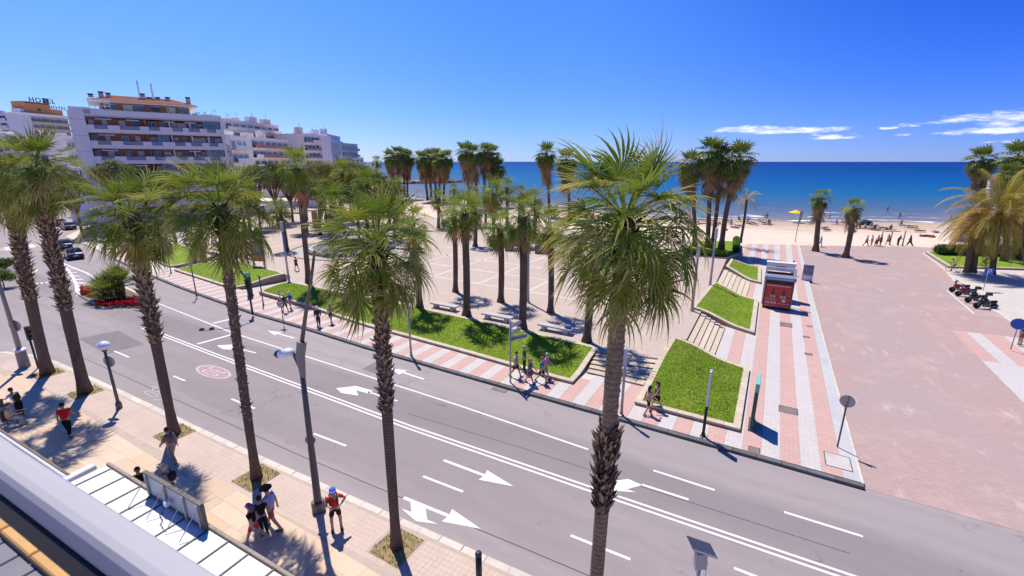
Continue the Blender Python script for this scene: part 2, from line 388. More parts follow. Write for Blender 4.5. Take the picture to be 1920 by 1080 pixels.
def sheet(name, poly, z, mat, label=None):
    b = MB(); b.add([(x, y, z) for x, y in poly], [tuple(range(len(poly)))]); o = b.build(name, mat); o['kind'] = 'structure'
    return o
# ---- one land sheet; everything paved lies a few mm above it
shore = [(260,215),(120,178),(80,162),(28,142),(6,130),(-17,125.5),(-60,128),(-120,137),(-165,165)]+[tuple(G(x,y,0.0)[:2]) for x,y in ((716,352),(690,338),(684,322),(681,311),(680,306.2))]
def shore_dist(P):
    """signed distance of points to the waterline; positive in the water"""
    P = np.asarray(P, float); best = np.full(len(P), 1e9); sign = np.ones(len(P))
    for (ax, ay), (bx, by) in zip(shore[:-1], shore[1:]):
        a = np.array((ax, ay)); d = np.array((bx-ax, by-ay)); L2 = (d*d).sum()
        t = np.clip(((P-a)@d)/L2, 0, 1); q = a+t[:, None]*d; v = P-q; dist = np.hypot(v[:, 0], v[:, 1])
        cr = d[0]*v[:, 1]-d[1]*v[:, 0]
        m = dist < best-1e-9; best = np.where(m, dist, best); sign = np.where(m, np.where(cr < 0, 1, -1), sign)
    return best*sign
def build_land_and_sea():
    # land grid, dipping under the water along the shore; sandy where it is beach
    xs = np.concatenate([np.arange(-700, -340, 40), np.arange(-340, 200, 6), np.arange(200, 700, 40)])
    ys = np.concatenate([np.arange(-120, 84, 12), np.arange(84, 260, 2.5), np.arange(260, 1700, 60)])
    XX, YY = np.meshgrid(xs, ys, indexing='ij'); P = np.stack([XX.ravel(), YY.ravel()], 1); d = shore_dist(P)
    z = np.where(d > -32, -0.05+0.0-(d+32)/32*0.40, -0.05)
    z = np.where(d > 0, -0.45-d*0.03, z); z = np.maximum(z, -8)
    rs = np.random.RandomState(3); z += np.where((d > -45) & (d < -4), rs.uniform(-.035, .035, len(z)), 0)
    nx, ny = len(xs), len(ys); V = [(P[i, 0], P[i, 1], z[i]) for i in range(len(P))]
    F = []; MI = []
    for i in range(nx-1):
        for j in range(ny-1):
            k = i*ny+j; F.append((k, k+ny, k+ny+1, k+1))
            MI.append(1 if (d[k] > -60 and xs[i] > -230) else 0)
    me = D.meshes.new('ground'); me.from_pydata(V, [], F); me.materials.append(LAND); me.materials.append(SAND)
    me.polygons.foreach_set('material_index', MI); o = obj('ground', me); o['kind'] = 'structure'
    # sea: fine near the shore, long strips to the horizon
    xs = np.concatenate([[-30000, -9000, -3000, -1200], np.arange(-640, 300, 8), [420, 800, 1600, 4000, 12000, 40000]])
    ys = np.concatenate([np.arange(112, 420, 4), np.arange(420, 1000, 40), [1300, 2000, 3500, 7000, 15000, 45000]])
    XX, YY = np.meshgrid(xs, ys, indexing='ij'); P = np.stack([XX.ravel(), YY.ravel()], 1); d = shore_dist(P)
    me = D.meshes.new('sea'); ny = len(ys); F = []
    for i in range(len(xs)-1):
        for j in range(ny-1):
            k = i*ny+j
            if max(d[k], d[k+1], d[k+ny], d[k+ny+1]) > -14: F.append((k, k+ny, k+ny+1, k+1))
    me.from_pydata([(p[0], p[1], -0.42) for p in P], [], F)
    at = me.attributes.new('shore', 'FLOAT', 'POINT'); at.data.foreach_set('value', d.astype(np.float32))
    me.materials.append(SEA); o = obj('sea', me); o['kind'] = 'structure'
build_land_and_sea()

FARKERB = [(-128,40),(-112,31.5),(-96,29.6),(-80,27.2),(-66,25.2),(-56,24.0),(-47.5,23.2),(-40,22.6),(-32.3,22.4),(-24.8,22.0),(-16.4,21.85),(4.95,21.62)]
NEARKERB = [(-49.5,-30),(-49.3,2),(-48.6,6.5),(-47.0,8.3),(-44.5,9.1),(-41.6,9.5),(-32.1,9.8),(-26.7,9.9),(-20,10.05),(-13.7,10.3),(-6.1,10.6),(8,11.1),(40,12.3)]
sheet('road', [(-230,-30),(-50,-30),(60,-30),(60,21.62),(4.95,21.62)]+[(x, y+0.3) for x, y in FARKERB[::-1]]+[(-150,48),(-230,70)], 0.0, ASPH)
sheet('esplanade', [(4.95,21.63),(60,21.63),(60,99),(21.6,96.5),(4.6,88.5),(4.75,42)], 0.004, REDPAV)

# ---- striped promenade: every band of paving is its own piece
prom = MB(); prom.prism([(4.9,21.8),(4.75,42),(4.6,88.4),(-4.2,84.3),(-4.2,66),(-9.3,66),(-9.3,25.2)]+[(x, y+3.2) for x, y in FARKERB[-2::-1]]+[(x, y+0.16) for x, y in FARKERB[:-1]], -0.3, Z_W-0.02)
prom = prom.build('promenade', KERBL); prom['kind'] = 'structure'
def fk(x):
    for (ax, ay), (bx, by) in zip(FARKERB[:-1], FARKERB[1:]):
        if ax <= x <= bx: return ay+(by-ay)*(x-ax)/(bx-ax)
    return FARKERB[-1][1]
def bands():
    k = 0; x = 4.25
    while x > -66:
        x0 = x-0.8
        if x0 > -9.3: y1 = 84.3+(x0+4.2)*0.466 if x0 > -4.2 else 66
        else: y1 = fk(x)+3.3
        g = 0.006
        b = MB(); P = [(x0+g, fk(x0)+0.17), (x-g, fk(x)+0.17), (x-g, y1), (x0+g, y1)]
        b.prism(P, Z_W-0.05, Z_W)
        b.build('pink_band' if k % 2 == 0 else 'white_band', PINK if k % 2 == 0 else WHITE, prom)
        x = x0; k += 1
bands()
b = MB(); b.prism([(4.256,21.8),(4.88,21.8),(4.73,42),(4.58,88.3),(4.256,88.1)], Z_W-0.06, Z_W-0.006); b.build('edge_strip', pm('pale_edge_concrete', (0.47,0.455,0.44), 0.1, 0.6, 0.8, world=True), prom)
# kerb stones
def stones(line, parent, mat, w, z0, z1, step, jit=0.008, inner=1):
    """kerb stones along a polyline, each its own piece"""
    pts = [Vector((x, y, 0)) for x, y in line]; n = 0
    for a, c in zip(pts[:-1], pts[1:]):
        L = (c-a).length; m = max(1, round(L/step)); d = (c-a)/m; ang = math.atan2(d.y, d.x)
        for i in range(m):
            o = MB(); o.bevbox((0, 0, 0), (d.length-0.012, w, z1-z0), 0.015)
            q = a+d*(i+0.5)
            o.build('kerb_stone', mat, parent, (q.x+rng.uniform(-jit, jit), q.y+rng.uniform(-jit, jit), (z0+z1)/2+rng.uniform(-.004, .004)), ang); n += 1
    return n
stones(FARKERB[3:], prom, KERBD, 0.26, -0.1, Z_W+0.005, 1.0)
stones([(4.93,21.75),(4.79,42),(4.64,88.3)], prom, KERBL, 0.10, -0.1, Z_W+0.0, 1.5)

# ---- raised plaza with its pale paving lines
PL = [(-5.35,33.6),(-5.2,29.2),(-9.3,28.35),(-9.4,29.0),(-16,29.4),(-28,29.9),(-45.4,29.9),(-47.6,31.6),(-64,33.6),(-84,38),(-118,56),(-128,84),(-60,84),(-40,82),(-11.3,79.5),(-11,66.4),(-4.5,66.4),(-4.25,50.9),(-4.25,33.6)]
plz = MB(); plz.prism(PL[::-1], 0.0, Z_P); plz = plz.build('plaza', PLAZA); plz['kind'] = 'structure'
def pband(x0, y0, x1, y1, w=0.34, z=Z_P):
    a = Vector((x0, y0, 0)); c = Vector((x1, y1, 0)); d = (c-a).normalized(); s = Vector((-d.y, d.x, 0))*w/2
    bb = MB(); bb.add([(p.x, p.y, z+0.004) for p in (a-s, c-s, c+s, a+s)], [(0,1,2,3)]); return bb.build('pale_line', PALEBAND, plz)
GX = [-38.7, -32.8, -26.5, -20.4, -14.3, -8.2]; GY = [39.4, 44.5, 49.6, 54.7, 59.8]
for y in GY: pband(-44.5, y+0.5, -6.5, y-0.6)
for x in GX:
    for y0, y1 in zip(GY[:-1], GY[1:]): pband(x, y0+0.17, x, y1-0.17, z=Z_P)
for x0, y0, x1, y1 in [(-60,62,-86,64),(-62,70,-88,72),(-66,36,-66,60),(-74,38,-72,60)]: pband(x0, y0, x1, y1, 0.5, Z_P+0.002)

# ---- flights of steps: each tread a piece
def flight(name, label, p0, p1, q0, q1, n, z0, z1):
    """steps from the low edge p0-p1 to the high edge q0-q1"""
    t = thing(name, label, 'steps', (0, 0, 0))
    p0, p1, q0, q1 = [Vector((*v, 0)) for v in (p0, p1, q0, q1)]
    for i in range(n):
        a, c = i/n, (i+1)/n; z = z0+(z1-z0)*(i+1)/(n+1)
        A, B, C_, E_ = p0.lerp(q0, a), p1.lerp(q1, a), p1.lerp(q1, c), p0.lerp(q0, c)
        P = [(v.x, v.y) for v in (A, B, C_, E_)]
        if (B-A).cross(E_-A).z < 0: P = P[::-1]
        bb = MB(); bb.prism(P, z0-0.05, z-0.05); bb.build('riser', WALLST, t)
        n_ = (q0-p0).normalized()*0.045
        A2, B2 = A-n_, B-n_; P = [(v.x, v.y) for v in (A2, B2, C_-n_, E_-n_)]
        if (B2-A2).cross(E_-A2).z < 0: P = P[::-1]
        bb = MB(); bb.prism(P, z-0.05, z); bb.build('tread', COPING, t)
    return t
flight('steps', 'flight of pale steps up from the striped pavement, in palm shade beside the long lawn', (-9.1,25.95),(-5.45,25.95),(-9.35,28.4),(-5.3,29.3),5,Z_W,Z_P)
flight('steps', 'flight of pale steps between the square front lawn and the middle lawn', (-2.25,32.6),(-2.15,39.4),(-4.2,33.7),(-4.2,40.9),5,Z_W,Z_P)
flight('steps', 'flight of pale steps between the middle lawn and the smallest lawn by the kiosk', (-1.2,50.0),(-1.1,56.6),(-4.2,51.9),(-4.2,60.2),6,Z_W,Z_P)

# ---- raised lawns: retaining wall, coping stones, turf surface, blades
def smooth(t): t = min(1, max(0, t)); return t*t*(3-2*t)
def sub(poly, step=0.8):
    o = []
    for i, a in enumerate(poly):
        c = poly[(i+1) % len(poly)]; L = math.hypot(c[0]-a[0], c[1]-a[1]); m = max(1, round(L/step))
        o += [(a[0]+(c[0]-a[0])*k/m, a[1]+(c[1]-a[1])*k/m) for k in range(m)]
    return o
BLADE = pm('grass_blade', (0.25, 0.335, 0.03), 0.55, 0.7, 0.8, 0.15, world=True)
def raised_lawn(label, poly, zf, blades=0, seed=1):
    """poly counter-clockwise, zf(x, y) -> height of the coping"""
    t = thing('raised_lawn', label, 'lawn'); P = sub(poly); n = len(P)
    cx = sum(p[0] for p in P)/n; cy = sum(p[1] for p in P)/n
    Z = [zf(*p) for p in P]
    def inset(w):
        out = []
        for i in range(n):
            a, p, c = Vector(P[i-1]), Vector(P[i]), Vector(P[(i+1) % n])
            d1 = (p-a).normalized(); d2 = (c-p).normalized(); m = Vector((-(d1.y+d2.y), d1.x+d2.x)); m.normalize()
            k = max(0.45, m.dot(Vector((-d1.y, d1.x)))); out.append(tuple(p+m*w/k))
        return out
    I0, I1, I2 = inset(0.03), inset(0.36), inset(0.345)
    w = MB()
    w.add([(p[0], p[1], -0.05) for p in I0]+[(p[0], p[1], Z[i]-0.09) for i, p in enumerate(I0)], [(i, (i+1) % n, n+(i+1) % n, n+i) for i in range(n)])
    w.build('retaining_wall', WALLST, t)
    for i in range(n):
        j = (i+1) % n; g = 0.006
        a, c = Vector((*P[i], Z[i])), Vector((*P[j], Z[j])); e, f = Vector((*I1[i], Z[i])), Vector((*I1[j], Z[j]))
        u = (c-a).normalized()*g; v = (f-e).normalized()*g
        T = [a+u, c-u, f-v, e+v]; dz = Vector((0, 0, 0.09))
        bb = MB(); bb.add([p-dz for p in T]+T, [(3,2,1,0),(4,5,6,7),(0,1,5,4),(1,2,6,5),(2,3,7,6),(3,0,4,7)]); bb.build('coping_stone', COPING, t)
    bm = bmesh.new(); vs_ = [bm.verts.new((p[0], p[1], 0)) for p in I2]; bm.faces.new(vs_)
    xs = np.arange(math.floor(min(p[0] for p in P)), max(p[0] for p in P), 0.5); ys = np.arange(math.floor(min(p[1] for p in P)), max(p[1] for p in P), 0.5)
    for x in xs: bmesh.ops.bisect_plane(bm, geom=bm.verts[:]+bm.edges[:]+bm.faces[:], plane_co=(x+0.001, 0, 0), plane_no=(1, 0, 0))
    for y in ys: bmesh.ops.bisect_plane(bm, geom=bm.verts[:]+bm.edges[:]+bm.faces[:], plane_co=(0, y+0.001, 0), plane_no=(0, 1, 0))
    r = random.Random(seed)
    for v in bm.verts: v.co.z = zf(v.co.x, v.co.y)-0.03+r.uniform(0, 0.025)
    me = D.meshes.new('turf'); bmesh.ops.recalc_face_normals(bm, faces=bm.faces[:])
    tri = [(tuple(v.co.copy() for v in f.verts), f.calc_area()) for f in bm.faces]
    bm.to_mesh(me); bm.free(); me.materials.append(LAWN); me.polygons.foreach_set('use_smooth', [True]*len(me.polygons)); obj('turf', me, t)
    if blades:
        tot = sum(a for _, a in tri); V = []; F = []
        for pts, a in tri:
            k = blades*a/tot; k = int(k)+(r.random() < k-int(k))
            for _ in range(k):
                ar = [((pts[i]-pts[0]).cross(pts[i+1]-pts[0])).length for i in range(1, len(pts)-1)]; i = r.choices(range(len(ar)), ar)[0]
                q1 = math.sqrt(r.random()); q2 = r.random(); q = pts[0]*(1-q1)+pts[i+1]*(q1*(1-q2))+pts[i+2]*(q1*q2)
                an = r.uniform(0, 6.28); h = r.uniform(0.03, 0.09); wd = r.uniform(0.008, 0.018); le = r.uniform(0, 0.07)
                o = len(V); V += [(q.x-wd*math.cos(an), q.y-wd*math.sin(an), q.z), (q.x+wd*math.cos(an), q.y+wd*math.sin(an), q.z), (q.x+le*math.sin(an), q.y-le*math.cos(an), q.z+h)]; F.append((o, o+1, o+2))
        m2 = D.meshes.new('grass'); m2.from_pydata(V, [], F); m2.materials.append(BLADE); g = obj('grass', m2, t); g['kind'] = 'stuff'
    return t
zx = lambda x, y: 0.40+0.55*(1-smooth((x+4.5)/3.4))
raised_lawn('square raised lawn at the front corner, with an information column on its street side', [(-5.35,23.45),(0.05,23.35),(0.08,31.5),(-2.0,32.3),(-5.27,33.65)], lambda x, y: 0.36+0.50*(1-smooth((x+4.4)/3.2))*smooth((y-24.5)/6), 26000, 1)
raised_lawn('middle raised lawn beside the red kiosk, between two flights of steps', [(-5.15,41.5),(-2.1,39.9),(0.05,38.75),(-0.02,48.9),(-1.4,49.7),(-4.55,52.3)], zx, 9000, 2)
raised_lawn('smallest raised lawn, beyond the second flight of steps behind the kiosk', [(-4.1,61.0),(-1.1,57.2),(-0.02,56.6),(-0.28,65.4),(-3.95,66.4)], zx, 2500, 3)
raised_lawn('long raised lawn along the striped pavement in front of the benches', [(-45,26.35),(-37.1,25.95),(-28,25.0),(-18.4,24.55),(-10.5,24.0),(-9.3,24.0),(-9.32,28.9),(-16,29.35),(-28,29.8),(-44.9,29.85)], lambda x, y: 0.34+0.50*smooth((y-24.9)/3.6), 42000, 4)
raised_lawn('raised lawn with a pointed end near the tilted traffic light', [(-64.4,27.5),(-50.6,26.2),(-49.3,26.5),(-48.4,31.8),(-50,32.2),(-62.2,33.4)], lambda x, y: 0.36+0.48*smooth((y-27)/4), 8000, 5)
raised_lawn('far raised lawn strip near the roundabout end of the striped pavement', [(-84,30.6),(-67,28.2),(-66,33.2),(-82,36.5)], lambda x, y: 0.36+0.48*smooth((y-29)/4), 0, 6)
raised_lawn('lawn patch on the far side of the plaza behind the bare trunks', [(-42,66),(-22,62.5),(-21,67),(-41,71)], lambda x, y: 0.95, 0, 7)
raised_lawn('fenced lawn with tall palms at the beach end of the promenade', [(-10.9,66.6),(-4.4,67.4),(-3.2,71.2),(-4.1,83.2),(-11,79.3)], lambda x, y: 0.80, 3000, 8)
raised_lawn('lawn at the beach corner of the esplanade, behind the parked motorcycles', [(20.9,77.9),(25,79.6),(60,92),(60,103),(23.5,93),(20.9,89.5)], lambda x, y: 0.35, 6000, 9)

# ---- near pavement: stone slabs, small square tiles, pale kerb
np_ = MB(); np_.prism([(-49.1,-30)]+[(x-0.1 if i < 3 else x, y-0.12) for i, (x, y) in enumerate(NEARKERB[1:])]+[(40,-30)], -0.3, Z_W-0.0015)
npav = np_.build('pavement', pm('pavement_bedding', (0.46, 0.365, 0.29), 0.12, 2, 0.85, world=True)); npav['kind'] = 'structure'
stones(NEARKERB[1:-1], npav, KERBL, 0.30, -0.1, Z_W+0.004, 1.0)
def nk(x):
    for (ax, ay), (bx, by) in zip(NEARKERB[3:-1], NEARKERB[4:]):
        if ax <= x <= bx: return ay+(by-ay)*(x-ax)/(bx-ax)
    return 8.3
def m_slab(name, c):
    t = NT(name); p = t.pos(); n = t.noise(p, 0.9, 6, 0.6, (0.5, 2, 1)); f = t.noise(p, 16, 4)
    r = t.rnd(); base = t.ramp(r, [(0.0, tuple(x*0.86 for x in c)), (0.35, c), (0.7, (c[0]*1.03, c[1]*1.07, c[2]*1.13)), (1.0, (c[0]*0.98, c[1]*0.86, c[2]*0.72))])
    col = t.mix(t.mr(n, 0.35, 0.7, 0, 0.35), base, tuple(x*0.72 for x in c)); col = t.mix(t.mr(f, 0.4, 0.7, 0, 0.2), col, tuple(x*0.6 for x in c))
    return t.fin(col, 0.7, 0.3)
SLAB = m_slab('sandstone_slab', (0.66, 0.485, 0.335)); SQTILE = pm('square_paving_tile', (0.55, 0.42, 0.335), 0.10, 1.2, 0.75, world=True)
TREEPITS = []      # filled by the palms: (x, y, half size)
for X_, Y_ in [(-39.5,8.6),(-34.2,8.75),(-24.8,9.15),(-18,9.2),(-10.1,9.45),(-2.8,9.45)]: TREEPITS.append((X_, Y_+0.0, 0.68))
def pave_near():
    r = random.Random(5); cache = {}; rest = MB(); n = 0; cells = []
    y = -1.0
    while y < 8.0:
        x = -46.5+r.uniform(0, 1.2)
        while x < 2:
            L = r.choice((1.2, 1.6, 2.0))
            cells.append((x, y, L, 0.62)); x += L
        y += 0.62
    def cost(c): return math.hypot(c[0]+8, c[1]-5)
    cells = [c for c in cells if c[1]+0.62 < nk(c[0])-1.75 and c[1]+0.62 < nk(c[0]+c[2])-1.75]
    vis = [c for c in cells if c[1] > 3.4 and -34 < c[0]]; vis.sort(key=cost)
    first = set(vis[:250])
    for c in cells:
        x, y, L, h = c
        if c in first:
            k = L
            if k not in cache:
                m = MB(); m.bevbox((0, 0, 0), (L-0.008, h-0.008, 0.05), 0.006); cache[k] = m.mesh('paving_slab', SLAB)
            obj('paving_slab', cache[k], npav, (x+L/2, y+h/2, Z_W-0.022+r.uniform(0, .003)))
        else: rest.bevbox((x+L/2, y+h/2, Z_W-0.0225), (L-0.008, h-0.008, 0.05), 0.006)
    o = rest.build('paving_slabs_beyond', SLAB, npav); o['kind'] = 'stuff'
    tiles = MB(); x = -44.0
    while x < 3:
        top = nk(x)-0.28; y = top
        while y > top-1.55+0.0:
            if not any(abs(x-a) < s+0.1 and abs(y-0.1-b_) < s+0.1 for a, b_, s in TREEPITS):
                z = Z_W+0.002+r.uniform(-.002, .002); w = 0.094
                tiles.add([(x-w, y-0.2+0.006, z), (x+w, y-0.2+0.006, z), (x+w, y-0.006, z), (x-w, y-0.006, z)], [(0,1,2,3)])
            y -= 0.2
        x += 0.2
    o = tiles.build('square_tiles', SQTILE, npav); o['kind'] = 'stuff'
    b2 = MB()
    b2.add([(-46.9,7.2,Z_W-0.012),(3,7.2,Z_W-0.012),(3,9.0,Z_W-0.012),(-46.9,7.9,Z_W-0.012)], [(0,1,2,3)])
pave_near()
DRYG = pm('dry_verge', (0.27, 0.20, 0.095), 0.5, 5, 0.95, world=True, bump=0.6)
for X_, Y_, s in TREEPITS:
    bb = MB(); bb.prism([(X_-s,Y_-s),(X_+s,Y_-s),(X_+s,Y_+s),(X_-s,Y_+s)], 0.0, Z_W+0.012); o = bb.build('tree_pit', DRYG, npav)
    r = random.Random(int(X_*10)); g = MB()
    for k in range(240):
        x, y = X_+r.uniform(-s, s), Y_+r.uniform(-s, s); a = r.uniform(0, 6.28); h = r.uniform(0.03, 0.13); w = 0.02
        g.add([(x-w*math.cos(a), y-w*math.sin(a), Z_W), (x+w*math.cos(a), y+w*math.sin(a), Z_W), (x+0.05*math.sin(a), y, Z_W+h)], [(0,1,2)])
    g = g.build('weeds', flat((0.27,0.23,0.08), 0.9, var=0.5), npav); g['kind'] = 'stuff'

# ---- right-hand side: pale pavement, crossing bands, bay outline
rp = MB(); rp.prism([(19.4,52),(22,43),(60,30),(60,92),(25,79.3),(20.4,77.6),(18.9,64)], 0.0, 0.12); rp = rp.build('side_pavement', PALEPAV); rp['kind'] = 'structure'
stones([(22,43),(19.35,52),(18.85,64),(20.3,77.6),(20.7,89.5)], rp, KERBL, 0.2, -0.05, 0.13, 1.5)
for i, (x0, x1, m) in enumerate([(14.1,15.05,PINK),(15.06,16.0,WHITE),(16.01,17.3,PINK),(17.31,18.1,WHITE),(18.11,21.5,PINK)]):
    bb = MB(); bb.add([(x0,41.7,0.011),(x1,41.7,0.011),(x1,48.6+0.1*i,0.011),(x0,48.45+0.1*i,0.011)], [(0,1,2,3)]); o = bb.build('crossing_band', m); o['kind'] = 'structure'
bb = MB(); bb.add([(14.05,30,0.012),(19.5,30,0.012),(21,41.68,0.012),(14.1,41.68,0.012)], [(0,1,2,3)]); o = bb.build('crossing_apron', WHITE); o['kind'] = 'structure'

# ---- road markings (painted a few mm above the asphalt)
def stripe(pts, w, z=0.005, name='road_marking', mat=None):
    bb = MB(); pts = [Vector((*p, 0)) for p in pts]; n = len(pts); L_ = []; R2 = []
    for i in range(n):
        d = (pts[min(i+1, n-1)]-pts[max(0, i-1)]).normalized(); s = Vector((-d.y, d.x, 0))*w/2
        L_.append(pts[i]+s); R2.append(pts[i]-s)
    V = [(p.x, p.y, z) for p in R2+L_]; bb.add(V, [(i, i+1, n+i+1, n+i) for i in range(n-1)])
    o = bb.build(name, mat or PAINT); o['kind'] = 'structure'; return o
def poly(pts, z=0.005, name='road_marking', mat=None):
    bb = MB(); bb.add([(x, y, z) for x, y in pts], [tuple(range(len(pts)))]); o = bb.build(name, mat or PAINT); o['kind'] = 'structure'; return o
g2 = lambda px, py: tuple(G(px, py)[:2])
dl = [(-44.5,15.95),(-31,15.75),(-15,15.62),(-5,15.85),(5,16.1),(30,16.9)]
stripe([(x, y+0.13) for x, y in dl], 0.11); stripe([(x, y-0.13) for x, y in dl], 0.11)
stripe([(-51.5,19.95),(-36.6,18.92),(-14.1,18.7),(-6.2,18.42)], 0.12)
for a, c in [((1225,882),(1340,919)),((1470,960),(1618,1006)),((793,893),(868,922)),((1070,1004),(1182,1049)),((1376,1065),(1440,1090)),
             ((588,813),(649,836)),((434,748),(478,766)),((325,705),(347,714)),((214,658),(242,670)),((1640,1000),(1640,1000))]:
    if a != c: stripe([g2(*a), g2(*c)], 0.12)
SEAM = flat((0.07,0.06,0.06), 0.9, var=0.3)
stripe([(-44,10.85),(-30,11.05),(-18,11.25),(-6,11.75),(10,12.3)], 0.035, 0.003, 'road_seam', SEAM); stripe([(-16,16.6),(-9,16.95),(-2,17.1),(4,17.25)], 0.03, 0.003, 'road_seam', SEAM)
PATCH = pm('repaired_asphalt', (0.20,0.172,0.168), 0.18, 2.5, 0.9, world=True, bump=0.2)
for P in ([(-46,12.2),(-40.5,12.0),(-40.2,14.2),(-45.6,14.6)],[(-22.5,19.3),(-20.2,19.25),(-20.2,20.5),(-22.6,20.6)],[(0.6,13.0),(2.9,13.1),(2.8,14.2),(0.5,14.1)]): poly(P, 0.0025, 'road_patch', PATCH)
stripe([g2(370,645), g2(440,626)], 0.28); stripe([g2(400,606), g2(442,596)], 0.28)
def arrow(kind, tip, tail, side=1):
    """a lane arrow from tail to tip: 's' straight, 't' turn"""
    a, c = Vector(tip), Vector(tail); d = (c-a).normalized(); s = Vector((-d.y, d.x)); L = (c-a).length
    Q = lambda u, v: tuple(a+d*u+s*v)
    if kind in ('s', 'st'): poly([Q(0,0), Q(min(1.75,L*.42),0.36), Q(min(1.55,L*.4),0.075), Q(L,0.075), Q(L,-0.075), Q(min(1.55,L*.4),-0.075), Q(min(1.75,L*.42),-0.36)])
    return Q
arrow('s', g2(963,912), g2(832,863)); arrow('s', g2(502,620), g2(552,634)); arrow('s', g2(730,690), g2(795,711))
arrow('s', g2(902,992), g2(757,933))
def turn(pts): poly([g2(*p) for p in pts], z=0.009)
zf = lambda l, x0, y0, k: [(x0+a/k, y0+b/k) for a, b in l]
turn(zf([(1330,380),(1510,440),(1530,600),(1660,655),(1400,620),(1225,470),(1345,510)], 560, 880, 6.353))
turn(zf([(1010,450),(1040,432),(1130,421),(1225,462),(1120,490),(1185,510),(1040,500),(1000,470)], 860, 780, 3.556)); stripe([g2(1204,909), g2(1291,937)], 0.13, 0.009)
turn([(630,728),(668,724),(700,733),(690,738),(668,732),(672,742),(640,737)]); stripe([g2(690,735), g2(745,752)], 0.13, 0.009)
turn([(406,648),(438,646),(446,653),(440,656),(418,655)]); stripe([g2(440,652), g2(480,662)], 0.13, 0.009)
# 30 roundels (upside down from here) and a worn one nearer the kerb
def roundel(c, rx, ry, worn):
    ring = flat((0.49,0.425,0.415), 0.8, var=0.3) if not worn else pm('worn_marking', (0.40,0.36,0.355), 0.2, 4, 0.85, world=True)
    red = flat((0.40,0.255,0.245), 0.8, var=0.35)
    n = 40
    el = lambda k, s: (c[0]+rx*s*math.cos(2*math.pi*k/n), c[1]+ry*s*math.sin(2*math.pi*k/n))
    bb = MB(); bb.add([(*el(k,1), 0.005) for k in range(n)]+[(*el(k,0.86), 0.005) for k in range(n)], [(k, (k+1)%n, n+(k+1)%n, n+k) for k in range(n) if not worn or k < 16 or k > 33])
    o = bb.build('road_marking', ring); o['kind'] = 'structure'
    if not worn: poly([el(k, 0.86) for k in range(n)], 0.005, 'road_marking', red)
    cu = D.curves.new('speed_limit_number', 'FONT'); cu.body = '30'; cu.align_x = 'CENTER'; cu.align_y = 'CENTER'; cu.size = 1.0
    o = D.objects.new('tmp', cu); dg = bpy.context.evaluated_depsgraph_get(); COL.objects.link(o); dg.update()
    me = D.meshes.new_from_object(o.evaluated_get(dg)); D.objects.remove(o)
    xs = [v.co.x for v in me.vertices]; ys = [v.co.y for v in me.vertices]; w = max(xs)-min(xs); h = max(ys)-min(ys); mx = (max(xs)+min(xs))/2; my = (max(ys)+min(ys))/2
    for v in me.vertices:      # the digits are read by traffic driving towards +X
        a, q = (v.co.x-mx)/w, (v.co.y-my)/h
        v.co = (c[0]+q*rx*1.05, c[1]-a*ry*1.25, 0.010)
    me.materials.clear(); me.materials.append(ring); o = obj('road_marking', me); o['kind'] = 'structure'
a = g2(400,697); roundel(a, 1.75, 0.62, False)
a = g2(290,737); roundel(a, 1.5, 0.55, True)
# give-way teeth, hatching and edge lines at the roundabout
E0, E1 = Vector(g2(55,532)), Vector(g2(138,524))
for k in range(9):
    a = E0.lerp(E1, k/9); c = E0.lerp(E1, (k+0.8)/9); m = (a+c)/2+Vector((0.9,-0.2)); poly([tuple(a), tuple(m), tuple(c)])
stripe([g2(x, y) for x, y in [(114,492),(128,507),(137,520),(143,533),(145,548),(147,555)]], 0.28)
stripe([g2(x, y) for x, y in [(114,492),(140,503),(163,512),(180,524)]], 0.22)
for k in range(7):
    f = k/6.5; a = Vector((128,505)).lerp(Vector((146,545)), f); c = Vector((140,504)).lerp(Vector((172,548)), f); stripe([g2(*a), g2(*c)], 0.3, 0.006)
for k in range(8):
    y = 27.5+k*1.35; poly([(-107.5,y-7.5),(-103.5,y-8.2),(-103.5,y-7.5),(-107.5,y-6.8)], 0.005)
for k in range(8):
    y = 27.5+k*1.35; poly([(-107.5,y-6.8),(-103.5,y-7.5),(-103.5,y-6.85),(-107.5,y-6.15)], 0.005, mat=PINK)
for a, c in [((90,462),(78,480)),((112,460),(108,478)),((60,520),(70,505))]: stripe([g2(*a), g2(*c)], 0.14)
# parking bay outline beside the motorcycles
BAYP = flat((0.66,0.60,0.58), 0.8, var=0.15)
for l in [[(18.8,64.4),(17.55,64.3),(17.3,55.2),(19.4,55.4)],[(18.9,61.2),(17.48,61.1)],[(18.9,58.2),(17.4,58.1)]]: stripe(l, 0.14, 0.009, mat=BAYP)
# covers and grates let into the paving
IRON = pm('iron_cover', (0.20,0.16,0.14), 0.2, 4, 0.6, world=True); FRAME = flat((0.09,0.085,0.08), 0.6)
def cover(px, py, w, h, m=IRON, z=Z_W, frame=True):
    c = G(px, py, z); o = MB(); o.box((0,0,0.002), (w, h, 0.012)); t = o.build('access_cover', m, prom if z == Z_W else None, (c.x, c.y, z))
    if z != Z_W: t['kind'] = 'structure'
    if frame:
        f = MB()
        for s in (-1, 1): f.box((s*(w/2+0.02), 0, 0.003), (0.04, h+0.08, 0.014)); f.box((0, s*(h/2+0.02), 0.003), (w, 0.04, 0.014))
        f.build('cover_frame', FRAME, t)
for px, py, w, h in [(1478,769,0.85,0.72),(1414,843,0.42,0.38),(1474,609,0.8,1.1),(1512,632,0.4,0.35),(1516,664,0.4,0.35),(1518,612,0.3,0.3)]: cover(px, py, w, h)
cover(1571,865,0.95,1.1, pm('pale_cover', (0.52,0.47,0.42), 0.15, 2, 0.8, world=True)); cover(938,730,0.9,0.45, IRON, 0.004)
for (a, c) in [((1158,497),(1158,497))]: pass
